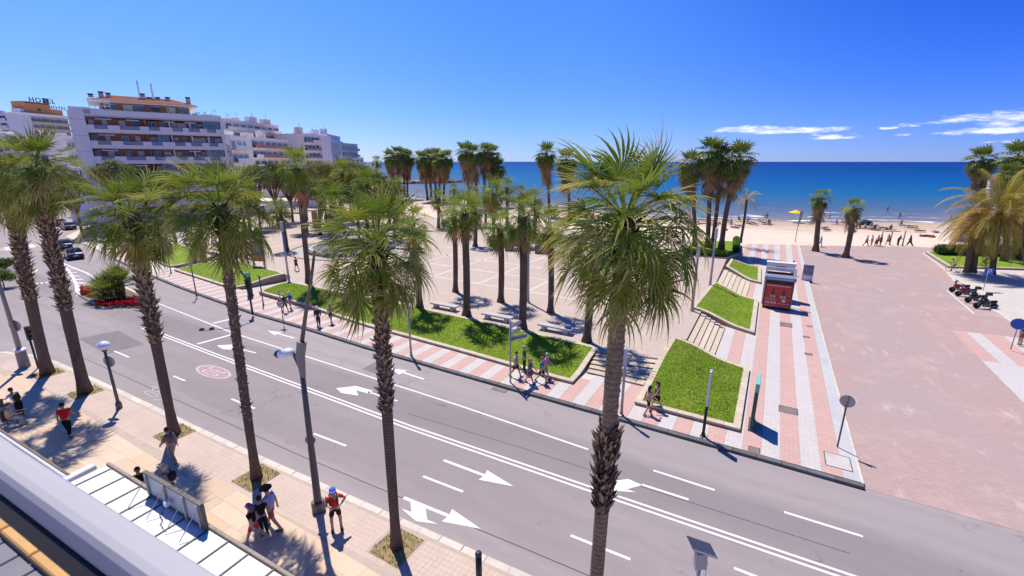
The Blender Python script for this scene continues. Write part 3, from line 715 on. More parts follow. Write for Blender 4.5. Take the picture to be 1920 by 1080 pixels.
# ---------------- palms ----------------
def m_frond(name, green, straw, tr=0.35):
    t = NT(name); a = t.n('ShaderNodeAttribute', attribute_name='along').outputs['Fac']
    r = t.rnd(); p = t.pos(); n = t.noise(p, 2.2, 3)
    g = t.ramp(r, [(0.0, tuple(x*0.62 for x in green)), (0.45, green), (0.8, (green[0]*1.35, green[1]*1.15, green[2]*1.0)), (1.0, (green[0]*2.1, green[1]*1.25, green[2]*1.1))])
    f = t.math('ADD', a, t.mr(n, 0.25, 0.75, -0.22, 0.22))
    c = t.mix(t.mr(f, 0.60, 1.05, 0, 1), g, straw)
    t.fin(c, 0.55, 0.14)
    tl = t.n('ShaderNodeBsdfTranslucent'); t.L.new(t.mix(0.5, c, (0.22, 0.30, 0.03)), tl.inputs[0])
    ms = t.n('ShaderNodeMixShader'); ms.inputs[0].default_value = tr
    t.L.new(t.b.outputs[0], ms.inputs[1]); t.L.new(tl.outputs[0], ms.inputs[2]); t.L.new(ms.outputs[0], t.out.inputs['Surface'])
    return t.m
FROND = m_frond('palm_frond', (0.150, 0.225, 0.028), (0.60, 0.48, 0.19))
FROND2 = m_frond('far_palm_frond', (0.125, 0.19, 0.038), (0.36, 0.32, 0.13), 0.25)
FEATHER = m_frond('date_palm_frond', (0.36, 0.28, 0.06), (0.60, 0.41, 0.13), 0.3)
DEAD = m_frond('dead_palm_frond', (0.30, 0.205, 0.10), (0.42, 0.32, 0.18), 0.15)
OLIVE = m_frond('bush_leaf', (0.095, 0.145, 0.025), (0.20, 0.23, 0.05), 0.25)
# ---------------- buildings ----------------
STUCCO = pm('white_stucco', (0.86, 0.805, 0.745), 0.06, 0.6, 0.85, bump=0.1); STUCCO2 = pm('cream_stucco', (0.74, 0.68, 0.60), 0.08, 0.6, 0.85)
TERRA = pm('terracotta_wall', (0.42, 0.19, 0.12), 0.12, 1.0, 0.85); GREYW = pm('grey_render', (0.64, 0.64, 0.67), 0.08, 0.6, 0.85)
GLASSD = pm('dark_window_glass', (0.035, 0.05, 0.065), 0.3, 0.6, 0.12, 0.6); GLASSB = pm('blue_window_glass', (0.12, 0.19, 0.24), 0.3, 0.5, 0.15, 0.6)
RAILG = pm('tinted_railing', (0.27, 0.27, 0.31), 0.3, 1.5, 0.35, 0.5); BLIND = pm('roller_blind', (0.68, 0.65, 0.62), 0.1, 2, 0.7); AWN = pm('white_awning', (0.74, 0.73, 0.72), 0.05, 2, 0.8)
OCHRE = pm('ochre_band', (0.62, 0.46, 0.25), 0.1, 0.5, 0.8); ORANGEW = pm('orange_wall', (0.62, 0.28, 0.11), 0.1, 0.5, 0.85)
ROOFT = pm('clay_roof_tile', (0.50, 0.20, 0.09), 0.2, 2.0, 0.8, rvar=0.15); CHIM = pm('chimney_render', (0.60, 0.50, 0.45), 0.1, 2, 0.85)
PINKW = pm('pink_render', (0.66, 0.55, 0.50), 0.08, 0.6, 0.85); DARKM = flat((0.05,0.05,0.055), 0.5); GREYM = flat((0.28,0.28,0.29), 0.45, 0.3)

def facing(A, B):
    d = (B-A); d.z = 0; return d.length, math.atan2(d.y, d.x)
def main_block():
    A = AT(150, 303, 90); B = AT(428, 300, 106); A.z = B.z = 0; L, a = facing(A, B)
    t = thing('apartment_building', 'white apartment block with terracotta recesses, long balconies and an orange tiled penthouse roof', 'building', A, a)
    dep = 13.0; top = 22.6; fh = 2.9
    def part(n, mb, m, p=None, smooth=False): return mb.build(n, m, p or t, smooth=smooth)
    b = MB(); b.box((L/2, 2.0+dep/2, top/2-0.6), (L-0.3, dep, top-1.2)); part('wall', b, TERRA)
    b = MB(); b.box((1.0, 0.9, top/2), (2.3, 2.0, top)); part('pier', b, STUCCO)
    for k in range(7):
        b = MB(); b.box((1.0, -0.105, 20.2-fh*k+0.9), (2.32, 0.012, 0.05)); part('groove', b, GREYM)
    b = MB(); b.box((L-0.2, 3.0, top/2), (0.5, 6.2, top-0.3)); part('end_wall', b, STUCCO)
    segs = [(0.045,0.135),(0.215,0.355),(0.42,0.50),(0.595,0.675),(0.72,0.81),(0.87,0.945)]
    rr = random.Random(4)
    lv = 7
    for k in range(-1, lv):
        zt = 20.2-fh*k; zb = zt-1.42
        if zt < 1.5: break
        # the balcony slab and its solid parapet, cut where the railings sit
        b = MB(); b.box((L/2+1.0, 0.95, zb+0.12), (L-2.2, 1.9, 0.24)); part('balcony_slab', b, STUCCO)
        if k == -1:
            b = MB(); b.box((L/2+1.0, 0.08, (zb+zt)/2-0.05), (L-2.2, 0.16, zt-zb-0.1)); part('roof_parapet', b, STUCCO); continue
        xs = [2.16]+[v for s in segs for v in (2.2+(L-2.4)*s[0], 2.2+(L-2.4)*s[1])]+[L-0.46]
        b = MB(); b.box((L/2+0.85, 0.08, zb+0.24+0.22), (L-2.62, 0.16, 0.44)); part('parapet', b, STUCCO)
        for i in range(0, len(xs), 2):
            x0, x1 = xs[i], xs[i+1]; b = MB(); b.box(((x0+x1)/2, 0.08, (zb+0.68+zt)/2+0.003), (x1-x0, 0.16, zt-zb-0.68)); part('parapet', b, STUCCO)
        for s in segs:
            x0, x1 = 2.2+(L-2.4)*s[0], 2.2+(L-2.4)*s[1]
            b = MB(); b.box(((x0+x1)/2, 0.06, zt-0.40), (x1-x0, 0.03, 0.66)); r = part('railing', b, RAILG)
            b = MB(); b.box(((x0+x1)/2, 0.06, zt-0.03), (x1-x0, 0.06, 0.05))
            for q in range(5): b.box((x0+(x1-x0)*q/4, 0.06, zt-0.40), (0.04, 0.05, 0.68))
            part('rail_frame', b, GREYM, r)
        # recess behind: windows, blinds, dividing walls
        z0, z1 = zb+0.26, zb+fh-0.05
        for f in (0.40, 0.58, 0.74, 0.875):
            x = 2.2+(L-2.4)*f; b = MB(); b.box((x, 1.1, (z0+z1)/2), (0.16, 1.7, z1-z0-0.2)); part('dividing_wall', b, STUCCO if f > 0.5 else TERRA)
        for j, f in enumerate((0.03, 0.12, 0.24, 0.33, 0.45, 0.53, 0.62, 0.68, 0.78, 0.83, 0.90, 0.96)):
            x = 2.2+(L-2.4)*f; w = rr.choice((0.8, 1.1, 1.5)) if f > 0.4 else rr.choice((0.7, 0.9, 1.2)); h = 2.15
            b = MB(); b.box((x, 1.99, z0+h/2), (w, 0.06, h)); m = rr.choice((GLASSD, GLASSD, GLASSB, GLASSB)) ; wn = part('window', b, m)
            b = MB()
            for s in (-1, 0, 1): b.box((x+s*w/2, 1.95, z0+h/2), (0.07, 0.07, h))
            b.box((x, 1.95, z0+h), (w+0.07, 0.07, 0.08)); part('window_frame', b, BLIND, wn)
            if rr.random() < 0.5:
                hb = rr.uniform(0.4, 1.7); b = MB(); b.box((x, 1.93, z0+h-hb/2), (w-0.04, 0.05, hb)); part('blind', b, BLIND, wn)
        for f0, f1 in ((0.06, 0.17), (0.27, 0.36), (0.54, 0.62), (0.70, 0.79)):
            if rr.random() < 0.6:
                x0, x1 = 2.2+(L-2.4)*f0, 2.2+(L-2.4)*f1; b = MB()
                b.add([(x0,1.6,z1),(x1,1.6,z1),(x1,0.05,z1-0.30),(x0,0.05,z1-0.30),(x0,1.6,z1-0.04),(x1,1.6,z1-0.04),(x1,0.05,z1-0.42),(x0,0.05,z1-0.42)], [(0,3,2,1),(4,5,6,7),(3,7,6,2),(0,4,7,3),(1,2,6,5)]); part('awning', b, AWN)
        if rr.random() < 1:   # enclosed glazed bays at the right end
            f0, f1 = ((0.84, 0.985) if k % 2 == 0 else (0.47, 0.56)); x0, x1 = 2.2+(L-2.4)*f0, 2.2+(L-2.4)*f1
            for q in range(3):
                xa = x0+(x1-x0)*q/3; b = MB(); b.box((xa+(x1-x0)/6, 0.12, (zt+z1)/2), ((x1-x0)/3-0.06, 0.04, z1-zt)); part('glazed_panel', b, GLASSB)
    # roof terrace and penthouse
    b = MB(); b.box((L/2+0.5, 6.5, top-0.45), (L-1.5, 12.0, 0.3)); part('roof_terrace', b, STUCCO2)
    b = MB(); b.box((1.6, 1.1, top+0.15), (3.0, 2.2, 1.1)); part('corner_parapet', b, STUCCO)
    x0, x1 = 4.6, L-5.2; y0, y1 = 3.6, 11.5; ez = 24.7
    b = MB(); b.box(((x0+x1)/2, (y0+y1)/2, (top+ez)/2-0.1), (x1-x0, y1-y0, ez-top+0.2)); part('penthouse_wall', b, TERRA)
    for f in (0.12, 0.3, 0.42, 0.6, 0.78, 0.92):
        x = x0+(x1-x0)*f; b = MB(); b.box((x, y0-0.03, top+0.9), (1.5, 0.08, 1.7)); w = part('window', b, rr.choice((GLASSD, BLIND, GLASSB))); b = MB(); b.box((x, y0-0.07, top+1.8), (1.6, 0.1, 0.1)); part('window_frame', b, BLIND, w)
    X0, X1, Y0, Y1 = x0-1.6, x1+1.4, y0-1.5, y1+1.0; rz = ez+1.75; cx0, cx1, cy = X0+4.2, X1-4.2, (Y0+Y1)/2
    b = MB(); b.box(((X0+X1)/2, (Y0+Y1)/2, ez+0.08), (X1-X0, Y1-Y0, 0.26)); part('eave', b, STUCCO)
    # roof of tile courses, each course a real strip lapping over the one below
    e = ez+0.22; n = 12; rf = MB()
    for i in range(n):
        f0, f1 = i/n, (i+1)/n+0.02
        def ringp(f, dz): return [Vector((X0+(cx0-X0)*f, Y0+(cy-Y0)*f, e+(rz-e)*f+dz)), Vector((X1+(cx1-X1)*f, Y0+(cy-Y0)*f, e+(rz-e)*f+dz)), Vector((X1+(cx1-X1)*f, Y1+(cy-Y1)*f, e+(rz-e)*f+dz)), Vector((X0+(cx0-X0)*f, Y1+(cy-Y1)*f, e+(rz-e)*f+dz))]
        lo, hi = ringp(f0, 0.07), ringp(min(1, f1), 0.0); lo2 = ringp(f0, -0.02)
        for q in range(4):
            w = (q+1) % 4; b = MB(); b.add([lo[q], lo[w], hi[w], hi[q], lo2[q], lo2[w]], [(0,1,2,3),(4,5,1,0)]); part('tile_course', b, ROOFT)
    for f, y, h in [(0.13,5.0,1.5),(0.19,5.2,1.3),(0.50,5.6,1.9),(0.56,6.2,1.0),(0.64,6.0,1.2),(0.735,5.8,1.4),(0.93,4.4,1.6),(0.04,4.0,0.5)]:
        h *= 0.62; x = X0+(X1-X0)*f; z = ez+0.8; b = MB(); b.box((x, y, z+h/2), (0.8, 0.7, h)); c = part('chimney', b, CHIM)
        b = MB(); b.box((x, y, z+h+0.12), (0.7, 0.5, 0.22)); b.box((x, y, z+h+0.3), (1.0, 0.8, 0.08)); part('chimney_cap', b, DARKM, c)
    for f, h in ((0.475, 3.4), (0.60, 3.1)):
        x = X0+(X1-X0)*f; z = rz-0.3; b = MB()
        for sx, sy in ((-.14,-.1),(.14,-.1),(0,.16)): b.tube([(x+sx, 6.3+sy, z), (x+sx*0.5, 6.3+sy*0.5, z+h)], 0.035, 5)
        for q in range(9): zz = z+h*q/9; b.tube([(x-.13,6.2,zz),(x+.13,6.2,zz+h/18)], 0.022, 4); b.tube([(x+.13,6.2,zz+h/18),(x,6.45,zz+h/9)], 0.022, 4)
        part('antenna_mast', b, flat((0.55,0.45,0.43), 0.6))
    b = MB()
    for q in range(5): b.box((3.2+q*0.75, 1.6, top+1.35), (0.12, 0.12, 2.3))
    for zz in (0.6, 1.2, 1.8, 2.4): b.box((4.7, 1.6, top+zz), (3.2, 0.14, 0.14))
    part('pergola_frame', b, STUCCO)
    r2 = random.Random(8)
    for q in range(9):        # terrace planting
        x = 6+q*(L-7)/9+r2.uniform(-.5,.5); lf = MB()
        for j in range(60):
            p = Vector((x+r2.gauss(0,.5), 1.3+r2.gauss(0,.3), top+0.1+abs(r2.gauss(0,.45)))); u = Vector((r2.uniform(-1,1),r2.uniform(-1,1),r2.uniform(-1,1))).normalized()*0.16; v = Vector((r2.uniform(-1,1),r2.uniform(-1,1),r2.uniform(-1,1))).normalized()*0.16
            lf.add([p-u, p+v, p+u, p-v], [(0,1,2,3)])
        o = part('terrace_plant', lf, OLIVE); o['kind'] = 'stuff'
main_block()

def block(label, pxl, pxr, fl, fr, topy, wall, depth=14, fh=2.95, nwin=6, style='balc', band=None, glass=GLASSD, name='apartment_building', roofbits=3, zlow=3.0, seed=1, railm=None, blankl=0.0, blankr=0.0):
    A = AT(pxl, 303, fl); B = AT(pxr, 303, fr); top = AT((pxl+pxr)/2, topy, (fl+fr)/2).z; A.z = B.z = 0; L, a = facing(A, B); r = random.Random(seed)
    t = thing(name, label, 'building', A, a)
    b = MB(); b.box((L/2, depth/2+1.2, top/2), (L, depth, top)); b.build('wall', wall, t)
    b = MB(); b.box((L/2, depth/2+1.2, top+0.25), (L+0.3, depth+0.3, 0.5)); b.build('roof_parapet', band or wall, t)
    xs0, xs1 = L*blankl, L*(1-blankr)
    if blankl: b = MB(); b.box((xs0/2, 0.62, top/2), (xs0, 1.3, top)); b.build('blank_wall', band or wall, t)
    if blankr: b = MB(); b.box(((xs1+L)/2, 0.62, top/2), (L-xs1, 1.3, top)); b.build('blank_wall', band or wall, t)
    k = 0; z = top-fh
    while z > zlow:
        if style == 'balc':
            b = MB(); b.box(((xs0+xs1)/2, 0.58, z+0.1), (xs1-xs0-0.02, 1.2, 0.22)); b.build('balcony_slab', band or wall, t)
            for i in range(nwin):
                x0 = xs0+(xs1-xs0)*i/nwin; w = (xs1-xs0)/nwin
                b = MB(); b.box((x0+w/2, 0.05, z+0.68), (w-0.12, 0.08, 0.92)); b.build('balcony_front', railm if railm and r.random() < 0.75 else (band or wall), t)
        elif style == 'band':
            b = MB(); b.box(((xs0+xs1)/2, 0.9, z+0.62), (xs1-xs0, 0.64, 1.24)); b.build('wall_band', band, t)
        for i in range(nwin):
            x = xs0+(xs1-xs0)*(i+0.5)/nwin; w = (xs1-xs0)/nwin*r.uniform(0.5, 0.8) if style != 'band' else (xs1-xs0)/nwin*0.94; h = 1.9 if style == 'balc' else 1.5
            zb = z+0.25 if style == 'balc' else z+1.26
            b = MB(); b.box((x, 1.17, zb+h/2), (w, 0.1, h)); wn = b.build('window', r.choice((glass, glass, GLASSB)), t)
            if style != 'band' or r.random() < 0.5:
                b = MB(); b.box((x, 1.12, zb+h-0.04), (w+0.1, 0.1, 0.09)); b.box((x, 1.12, zb+h/2), (0.08, 0.1, h)); b.build('window_frame', BLIND, wn)
        z -= fh; k += 1
    for i in range(roofbits):
        x = L*(0.12+0.76*r.random()); w = r.uniform(1.5, 4); h = r.uniform(0.8, 2.4); y = r.uniform(2.5, depth-2)
        b = MB(); b.box((x, y, top+0.5+h/2), (w, 2.2, h)); b.build('roof_hut', r.choice((wall, PINKW, STUCCO, GREYW)), t)
        b = MB(); b.tube([(x, y-0.6, top+0.5+h), (x, y-0.6, top+2.4+h)], 0.05, 5)
        for q in range(3): b.box((x, y-0.6, top+1.6+h+q*0.3), (1.0-q*.2, 0.04, 0.04))
        b.build('aerial', GREYM, t)
    return t, L, top
block('white stepped block with glazed terraces at the right end of the main apartment building', 424, 455, 107, 120, 247, STUCCO, 16, 2.95, 3, 'balc', STUCCO, GLASSB, seed=2, roofbits=1, railm=RAILG)
block('lower white terraced block beside the stepped one, in front of the brown balconies', 448, 478, 112, 122, 259, STUCCO, 12, 2.95, 3, 'balc', STUCCO, GLASSB, seed=12, roofbits=1)
block('pinkish flats behind, roof crowded with aerials, between the main block and the sea', 438, 536, 160, 190, 232, PINKW, 20, 2.9, 8, 'balc', STUCCO2, GLASSD, seed=3, roofbits=9, railm=GREYW)
block('low flats with brown and white balcony rows in front of the pinkish flats', 484, 551, 140, 165, 263, STUCCO2, 14, 2.8, 6, 'balc', STUCCO, GLASSD, seed=4, roofbits=2, railm=TERRA)
block('white flats with a blank end wall and dark balconies, right of the tall slim palm', 579, 624, 180, 192, 254, STUCCO, 18, 2.9, 4, 'balc', STUCCO, GLASSD, seed=5, roofbits=3, railm=RAILG, blankr=0.42)
block('white flats with glazed grey balconies, attached right of the blank end wall', 624, 647, 193, 215, 256, GREYW, 16, 2.9, 4, 'balc', GREYW, GLASSB, seed=6, roofbits=2, railm=RAILG)
block('smaller far flats with a tan roof edge, last but one before the sea', 647, 677, 225, 245, 271, STUCCO2, 16, 2.9, 4, 'balc', PINKW, GLASSB, seed=7, roofbits=2, railm=RAILG)
block('smallest white house at the seaward end of the row of flats', 671, 686, 235, 245, 297, STUCCO, 10, 2.8, 2, 'balc', STUCCO, GLASSD, seed=8, roofbits=1)
ht, hl, htop = block('ochre banded hotel with blue window rows and an orange rooftop block carrying letters', 38, 150, 215, 240, 221, OCHRE, 20, 2.9, 14, 'band', OCHRE, GLASSB, name='hotel_building', seed=9, roofbits=0)
def hotel_roof():
    def X(px): return hl*(px+29-38)/112
    b = MB(); b.box((X(85), 4.0, htop+1.3), (X(140)-X(32), 6.0, 1.3)); b.build('roof_parapet_wall', STUCCO, ht)
    b = MB(); b.box((X(73), 6.0, htop+4.6), (X(98)-X(50), 7.0, 5.0)); b.build('rooftop_block', ORANGEW, ht)
    b = MB(); b.box((X(108), 6.0, htop+3.3), (X(119)-X(98), 7.0, 2.6)); b.build('rooftop_block', ORANGEW, ht)
    b = MB(); b.box((X(46), 5.5, htop+2.9), (X(50)-X(42), 5.0, 1.7)); b.build('lift_hut', GREYW, ht)
    b = MB(); b.box((X(75), 2.46, htop+3.9), (1.2, 0.06, 1.0)); b.build('vent', DARKM, ht)
    b = MB(); b.box((X(73), 2.44, htop+6.6), (9.5, 0.08, 0.5)); b.build('sign_strip', flat((0.22,0.10,0.05), 0.7), ht)
    def letters(txt, x, z, s, rot):
        cu = D.curves.new('hotel_letters', 'FONT'); cu.body = txt; cu.size = s; cu.extrude = 0.12; cu.space_character = 1.25
        o = D.objects.new('tmp', cu); COL.objects.link(o); dg = bpy.context.evaluated_depsgraph_get(); dg.update(); me = D.meshes.new_from_object(o.evaluated_get(dg)); D.objects.remove(o)
        me.materials.clear(); me.materials.append(flat((0.015,0.05,0.08), 0.5)); q = obj('roof_letters', me, ht, (x, 3.0, z)); q.rotation_euler = (math.pi/2, 0, rot)
    letters('HOTEL', X(62), htop+7.2, 3.0, 0); letters('HOTEL', X(96), htop+4.8, 2.1, 0)
    b = MB()
    for q in range(10): b.tube([(X(62)+q*1.15, 3.2, htop+7.0), (X(62)+q*1.15, 3.2, htop+7.9)], 0.07, 4)
    b.box((X(96)-0.6, 3.3, htop+8.2), (2.2, 0.3, 2.4)); b.build('sign_supports', GREYM, ht)
hotel_roof()
block('blue-grey flats cut by the left picture edge, left of the hotel', -60, 32, 200, 205, 212, GREYW, 16, 2.9, 6, 'balc', GREYW, GLASSD, seed=10, roofbits=2)
block('low white building with a flat roof below the hotel', -60, 88, 150, 150, 254, STUCCO, 16, 2.9, 9, 'wall', STUCCO, GLASSD, seed=11, roofbits=4)
block('small white houses tucked between the hotel and the main block', 122, 150, 120, 118, 262, STUCCO2, 10, 2.9, 3, 'balc', STUCCO, GLASSD, seed=13, roofbits=2)
block('pale low villa with an awning behind the near palms on the left', 95, 150, 104, 102, 318, STUCCO, 10, 2.9, 3, 'wall', STUCCO, GLASSD, seed=14, roofbits=1)
block('pale restaurant front with dark openings behind the plaza awnings', 470, 600, 128, 140, 338, STUCCO2, 10, 3.6, 9, 'wall', STUCCO, GLASSD, seed=15, roofbits=2, zlow=0.2)

# rocky jetty reaching into the bay
def jetty():
    t = thing('jetty', 'low rocky breakwater reaching into the bay between the palm clumps', 'breakwater', (0, 0, 0)); r = random.Random(3)
    A, B = G(690, 345, 0), G(862, 341, 0); b = MB()
    for k in range(240):
        f = r.random(); p = A.lerp(B, f); w = 4.5
        c = Vector((p.x+r.gauss(0, w*.5), p.y+r.gauss(0, w*.5), -0.3+r.uniform(0, 1.5)*(1-abs(r.gauss(0,.4))))); s = r.uniform(0.7, 1.8)
        b.ball(c, s, 6, 4, sq=(r.uniform(.7,1.2), r.uniform(.7,1.2), r.uniform(.5,.8)))
    o = b.build('rocks', pm('jetty_rock', (0.33,0.25,0.19), 0.3, 0.8, 0.9, world=True), t); o['kind'] = 'stuff'
    b = MB(); P = [A.lerp(B, f) for f in (0, .3, .6)]; b.tube([(p.x, p.y+2, 0.9) for p in P], 2.2, 6, flat=0.4); b.build('path_top', pm('jetty_path', (0.48,0.36,0.28), 0.1, 0.5, 0.9), t)
jetty()
def m_trunk(name, c1, c2, ring=9.0):
    t = NT(name); o = t.objc(); sp = t.n('ShaderNodeSeparateXYZ'); t.L.new(o, sp.inputs[0])
    n = t.noise(o, 2.0, 5, 0.6, (2, 2, 0.5)); f = t.noise(o, 9, 5, 0.7, (1, 1, 2.2))
    w = t.math('SINE', t.math('MULTIPLY', t.math('ADD', sp.outputs[2], t.math('MULTIPLY', f, 0.12)), ring*6.28))
    k = t.math('ADD', t.math('MULTIPLY', f, 0.7), t.math('MULTIPLY', w, 0.10))
    c = t.mix(t.mr(k, 0.2, 0.6), c1, c2); c = t.mix(t.mr(n, 0.45, 0.7, 0, 0.5), c, tuple(x*0.55 for x in c1))
    t.bump(k, 0.8, 0.05); return t.fin(c, 0.9, 0.15)
BARK = m_trunk('palm_bark', (0.105, 0.072, 0.05), (0.25, 0.18, 0.125)); BARK2 = m_trunk('ringed_palm_bark', (0.17, 0.12, 0.08), (0.36, 0.27, 0.19), 7)
BOOT = pm('palm_leaf_base', (0.30, 0.21, 0.135), 0.55, 5, 0.9, bump=0.4); BOOTD = pm('dark_leaf_base', (0.085, 0.055, 0.035), 0.4, 5, 0.95)
PETI = pm('palm_petiole', (0.22, 0.21, 0.07), 0.3, 3, 0.6)
UP = Vector((0, 0, 1))
def fan_frond(r, el, pet, R, nseg, nsub, droop, wind=None, closed=0.0, vfold=True, hubd=0.0, dry=0.0, torn=0.0):
    """fan leaf growing from the origin along +X at elevation el; returns verts, faces, along"""
    V = []; F = []; A = []
    d = Vector((math.cos(el), 0, math.sin(el))); p = Vector((0.0, 0, 0)); side0 = Vector((0, 1, 0))
    m = 5; pts = [p.copy()]
    for i in range(m):
        d = (d+Vector((0, 0, -0.055*droop))).normalized(); p = p+d*pet/m; pts.append(p.copy())
    s = side0; n_ = d.cross(s)*-1
    if n_.z < 0 and abs(el) < 1.2: n_ = -n_
    for i, q in enumerate(pts):           # petiole: a flat strap with a keel
        w = 0.045*(1-0.5*i/m); V += [tuple(q-s*w), tuple(q+Vector((0, 0, -0.02))), tuple(q+s*w)]; A += [0.42]*3
        if i: o = len(V)-6; F += [(o, o+1, o+4, o+3), (o+1, o+2, o+5, o+4)]
    hub = pts[-1]; t = (d+Vector((0, 0, -1))*hubd).normalized(); n_ = t.cross(s); span = math.radians(138)*(1-closed)
    wind = wind if wind is not None else Vector((0, 0, 0))
    for k in range(nseg):
        if torn and r.random() < torn: continue
        th = -span+2*span*(k+0.5)/nseg+r.uniform(-.025, .025)
        L = R*(1.0-0.30*(abs(th)/2.4)**1.6)*(r.uniform(0.9, 1.06) if not torn else r.uniform(0.74, 1.12))
        dirv = (t*math.cos(th)+s*math.sin(th)+n_*(0.22*abs(math.sin(th)))-t*0.0).normalized()
        wd = (-t*math.sin(th)+s*math.cos(th)).normalized(); half = math.tan(span/nseg)
        q = hub.copy(); dv = dirv.copy(); st = L/nsub; o0 = len(V); dr = droop*(r.uniform(0.75, 1.3) if not torn else r.uniform(0.55, 1.6))
        for i in range(nsub+1):
            f = i/nsub
            fu = 0.36 if torn > .06 else 0.5
            w = f*L*half if f < fu else fu*L*half*(1-((f-fu)/(1-fu))**1.3)
            w = max(w*(0.86 if torn else 1), 0.004)
            nn = wd.cross(dv).normalized()
            if vfold: V += [tuple(q-wd*w), tuple(q+nn*w*0.7), tuple(q+wd*w)]; A += [f+dry]*3
            else: V += [tuple(q-wd*w), tuple(q+wd*w)]; A += [f]*2
            if i < nsub:
                b = max(0.0, f-(0.22 if torn else 0.30))
                dv = (dv+(Vector((0, 0, -1))*dr*(0.10+1.15*b)+wind*(0.15+1.1*b))*(3.4/nsub)).normalized()
                q = q+dv*st
        c = 3 if vfold else 2
        for i in range(nsub):
            o = o0+i*c
            if vfold: F += [(o, o+1, o+4, o+3), (o+1, o+2, o+5, o+4)]
            else: F.append((o, o+1, o+3, o+2))
    return V, F, A
def feather_frond(r, el, L, nl, droop):
    """feather leaf (date palm) with leaflets along an arching rib"""
    V = []; F = []; A = []; d = Vector((math.cos(el), 0, math.sin(el))); p = Vector((0, 0, 0)); n = 14; P = [p.copy()]; T = [d.copy()]
    for i in range(n):
        d = (d+Vector((0, 0, -0.028*droop*(1+1.6*i/n)))).normalized(); p = p+d*L/n; P.append(p.copy()); T.append(d.copy())
    for i, q in enumerate(P):
        w = 0.05*(1-i/n)+0.008; V += [tuple(q-Vector((0, w, 0))), tuple(q+Vector((0, w, 0)))]; A += [0.9, 0.9]
        if i: o = len(V)-4; F.append((o, o+1, o+3, o+2))
    for k in range(nl):
        f = 0.1+0.9*k/nl; x = f*n; i = min(n-1, int(x)); q = P[i].lerp(P[i+1], x-i); t = T[i]
        for sd in (-1, 1):
            s = Vector((0, sd, 0)); up = s.cross(t)*sd
            l = L*0.16*math.sin(math.pi*min(1, 0.12+f*0.92))**0.6*r.uniform(0.85, 1.1)+0.12
            dv = (t*0.75+s*0.75+up*r.uniform(0.1, 0.4)).normalized(); w = 0.015
            a = q; m = q+dv*l*0.55; e = m+(dv+Vector((0, 0, -0.55))).normalized()*l*0.45
            o = len(V); V += [tuple(a-t*w), tuple(a+t*w), tuple(m-t*w), tuple(m+t*w), tuple(e)]; A += [0.25, 0.25, 0.5, 0.5, 0.85]
            F += [(o, o+1, o+3, o+2), (o+2, o+3, o+4)]
    return V, F, A
def frond_mesh(name, data, mat):
    V, F, A = data; me = D.meshes.new(name); me.from_pydata(V, [], F); at = me.attributes.new('along', 'FLOAT', 'POINT')
    at.data.foreach_set('value', np.array(A, np.float32)); me.materials.append(mat); return me
# shared leaves for all but the nearest palms
_r = random.Random(11)
ELS = [1.35, 1.0, 0.65, 0.3, 0.0, -0.35, -0.75, -1.1]
SH_MID = {e: [frond_mesh('frond', fan_frond(_r, e, 0.95, 1.0, 18, 4, dr, None, 0, False, 0.15 if e > .8 else 0.6 if e > .2 else 1.2, 0.0 if e > .4 else .12, .12), FROND) for dr in (0.55, 1.1)] for e in ELS}
SH_FAR = {e: [frond_mesh('frond', fan_frond(_r, e, 0.85, 1.0, 12, 3, dr, None, 0, False, 0.1 if e > .8 else 0.45 if e > .2 else 0.8), FROND2) for dr in (0.4, 0.9)] for e in ELS}
SH_DEAD = [frond_mesh('dead_frond', fan_frond(_r, -1.15-0.1*k, 0.8, 1.15, 9, 3, 0.9, None, 0.62, False), DEAD) for k in range(4)]
SH_FEA = {e: [frond_mesh('frond', feather_frond(_r, e, 4.2, 52, dr), FEATHER) for dr in (2.2, 3.4)] for e in [1.3, 0.9, 0.55, 0.2, -0.15, -0.5]}
SH_BUSH = {e: [frond_mesh('frond', fan_frond(_r, e, 0.55, 0.7, 16, 3, dr, None, 0, False, 0, .05, .1), FROND) for dr in (0.1, 0.35)] for e in [1.3, 0.9, 0.5, 0.15]}
def trunk_pts(base, top, bend, n=14):
    base, top = Vector(base), Vector(top); d = top-base; s = Vector((d.y, -d.x, 0)); s = s.normalized() if s.length > 0.3 else Vector((1, 0, 0))
    hor = Vector((d.x, d.y, 0)); out = []
    for i in range(n+1):
        f = i/n; out.append(Vector((base.x, base.y, base.z))+Vector((0, 0, d.z*f))+hor*(f**1.35)+s*bend*math.sin(math.pi*f))
    return out
NP = [0]
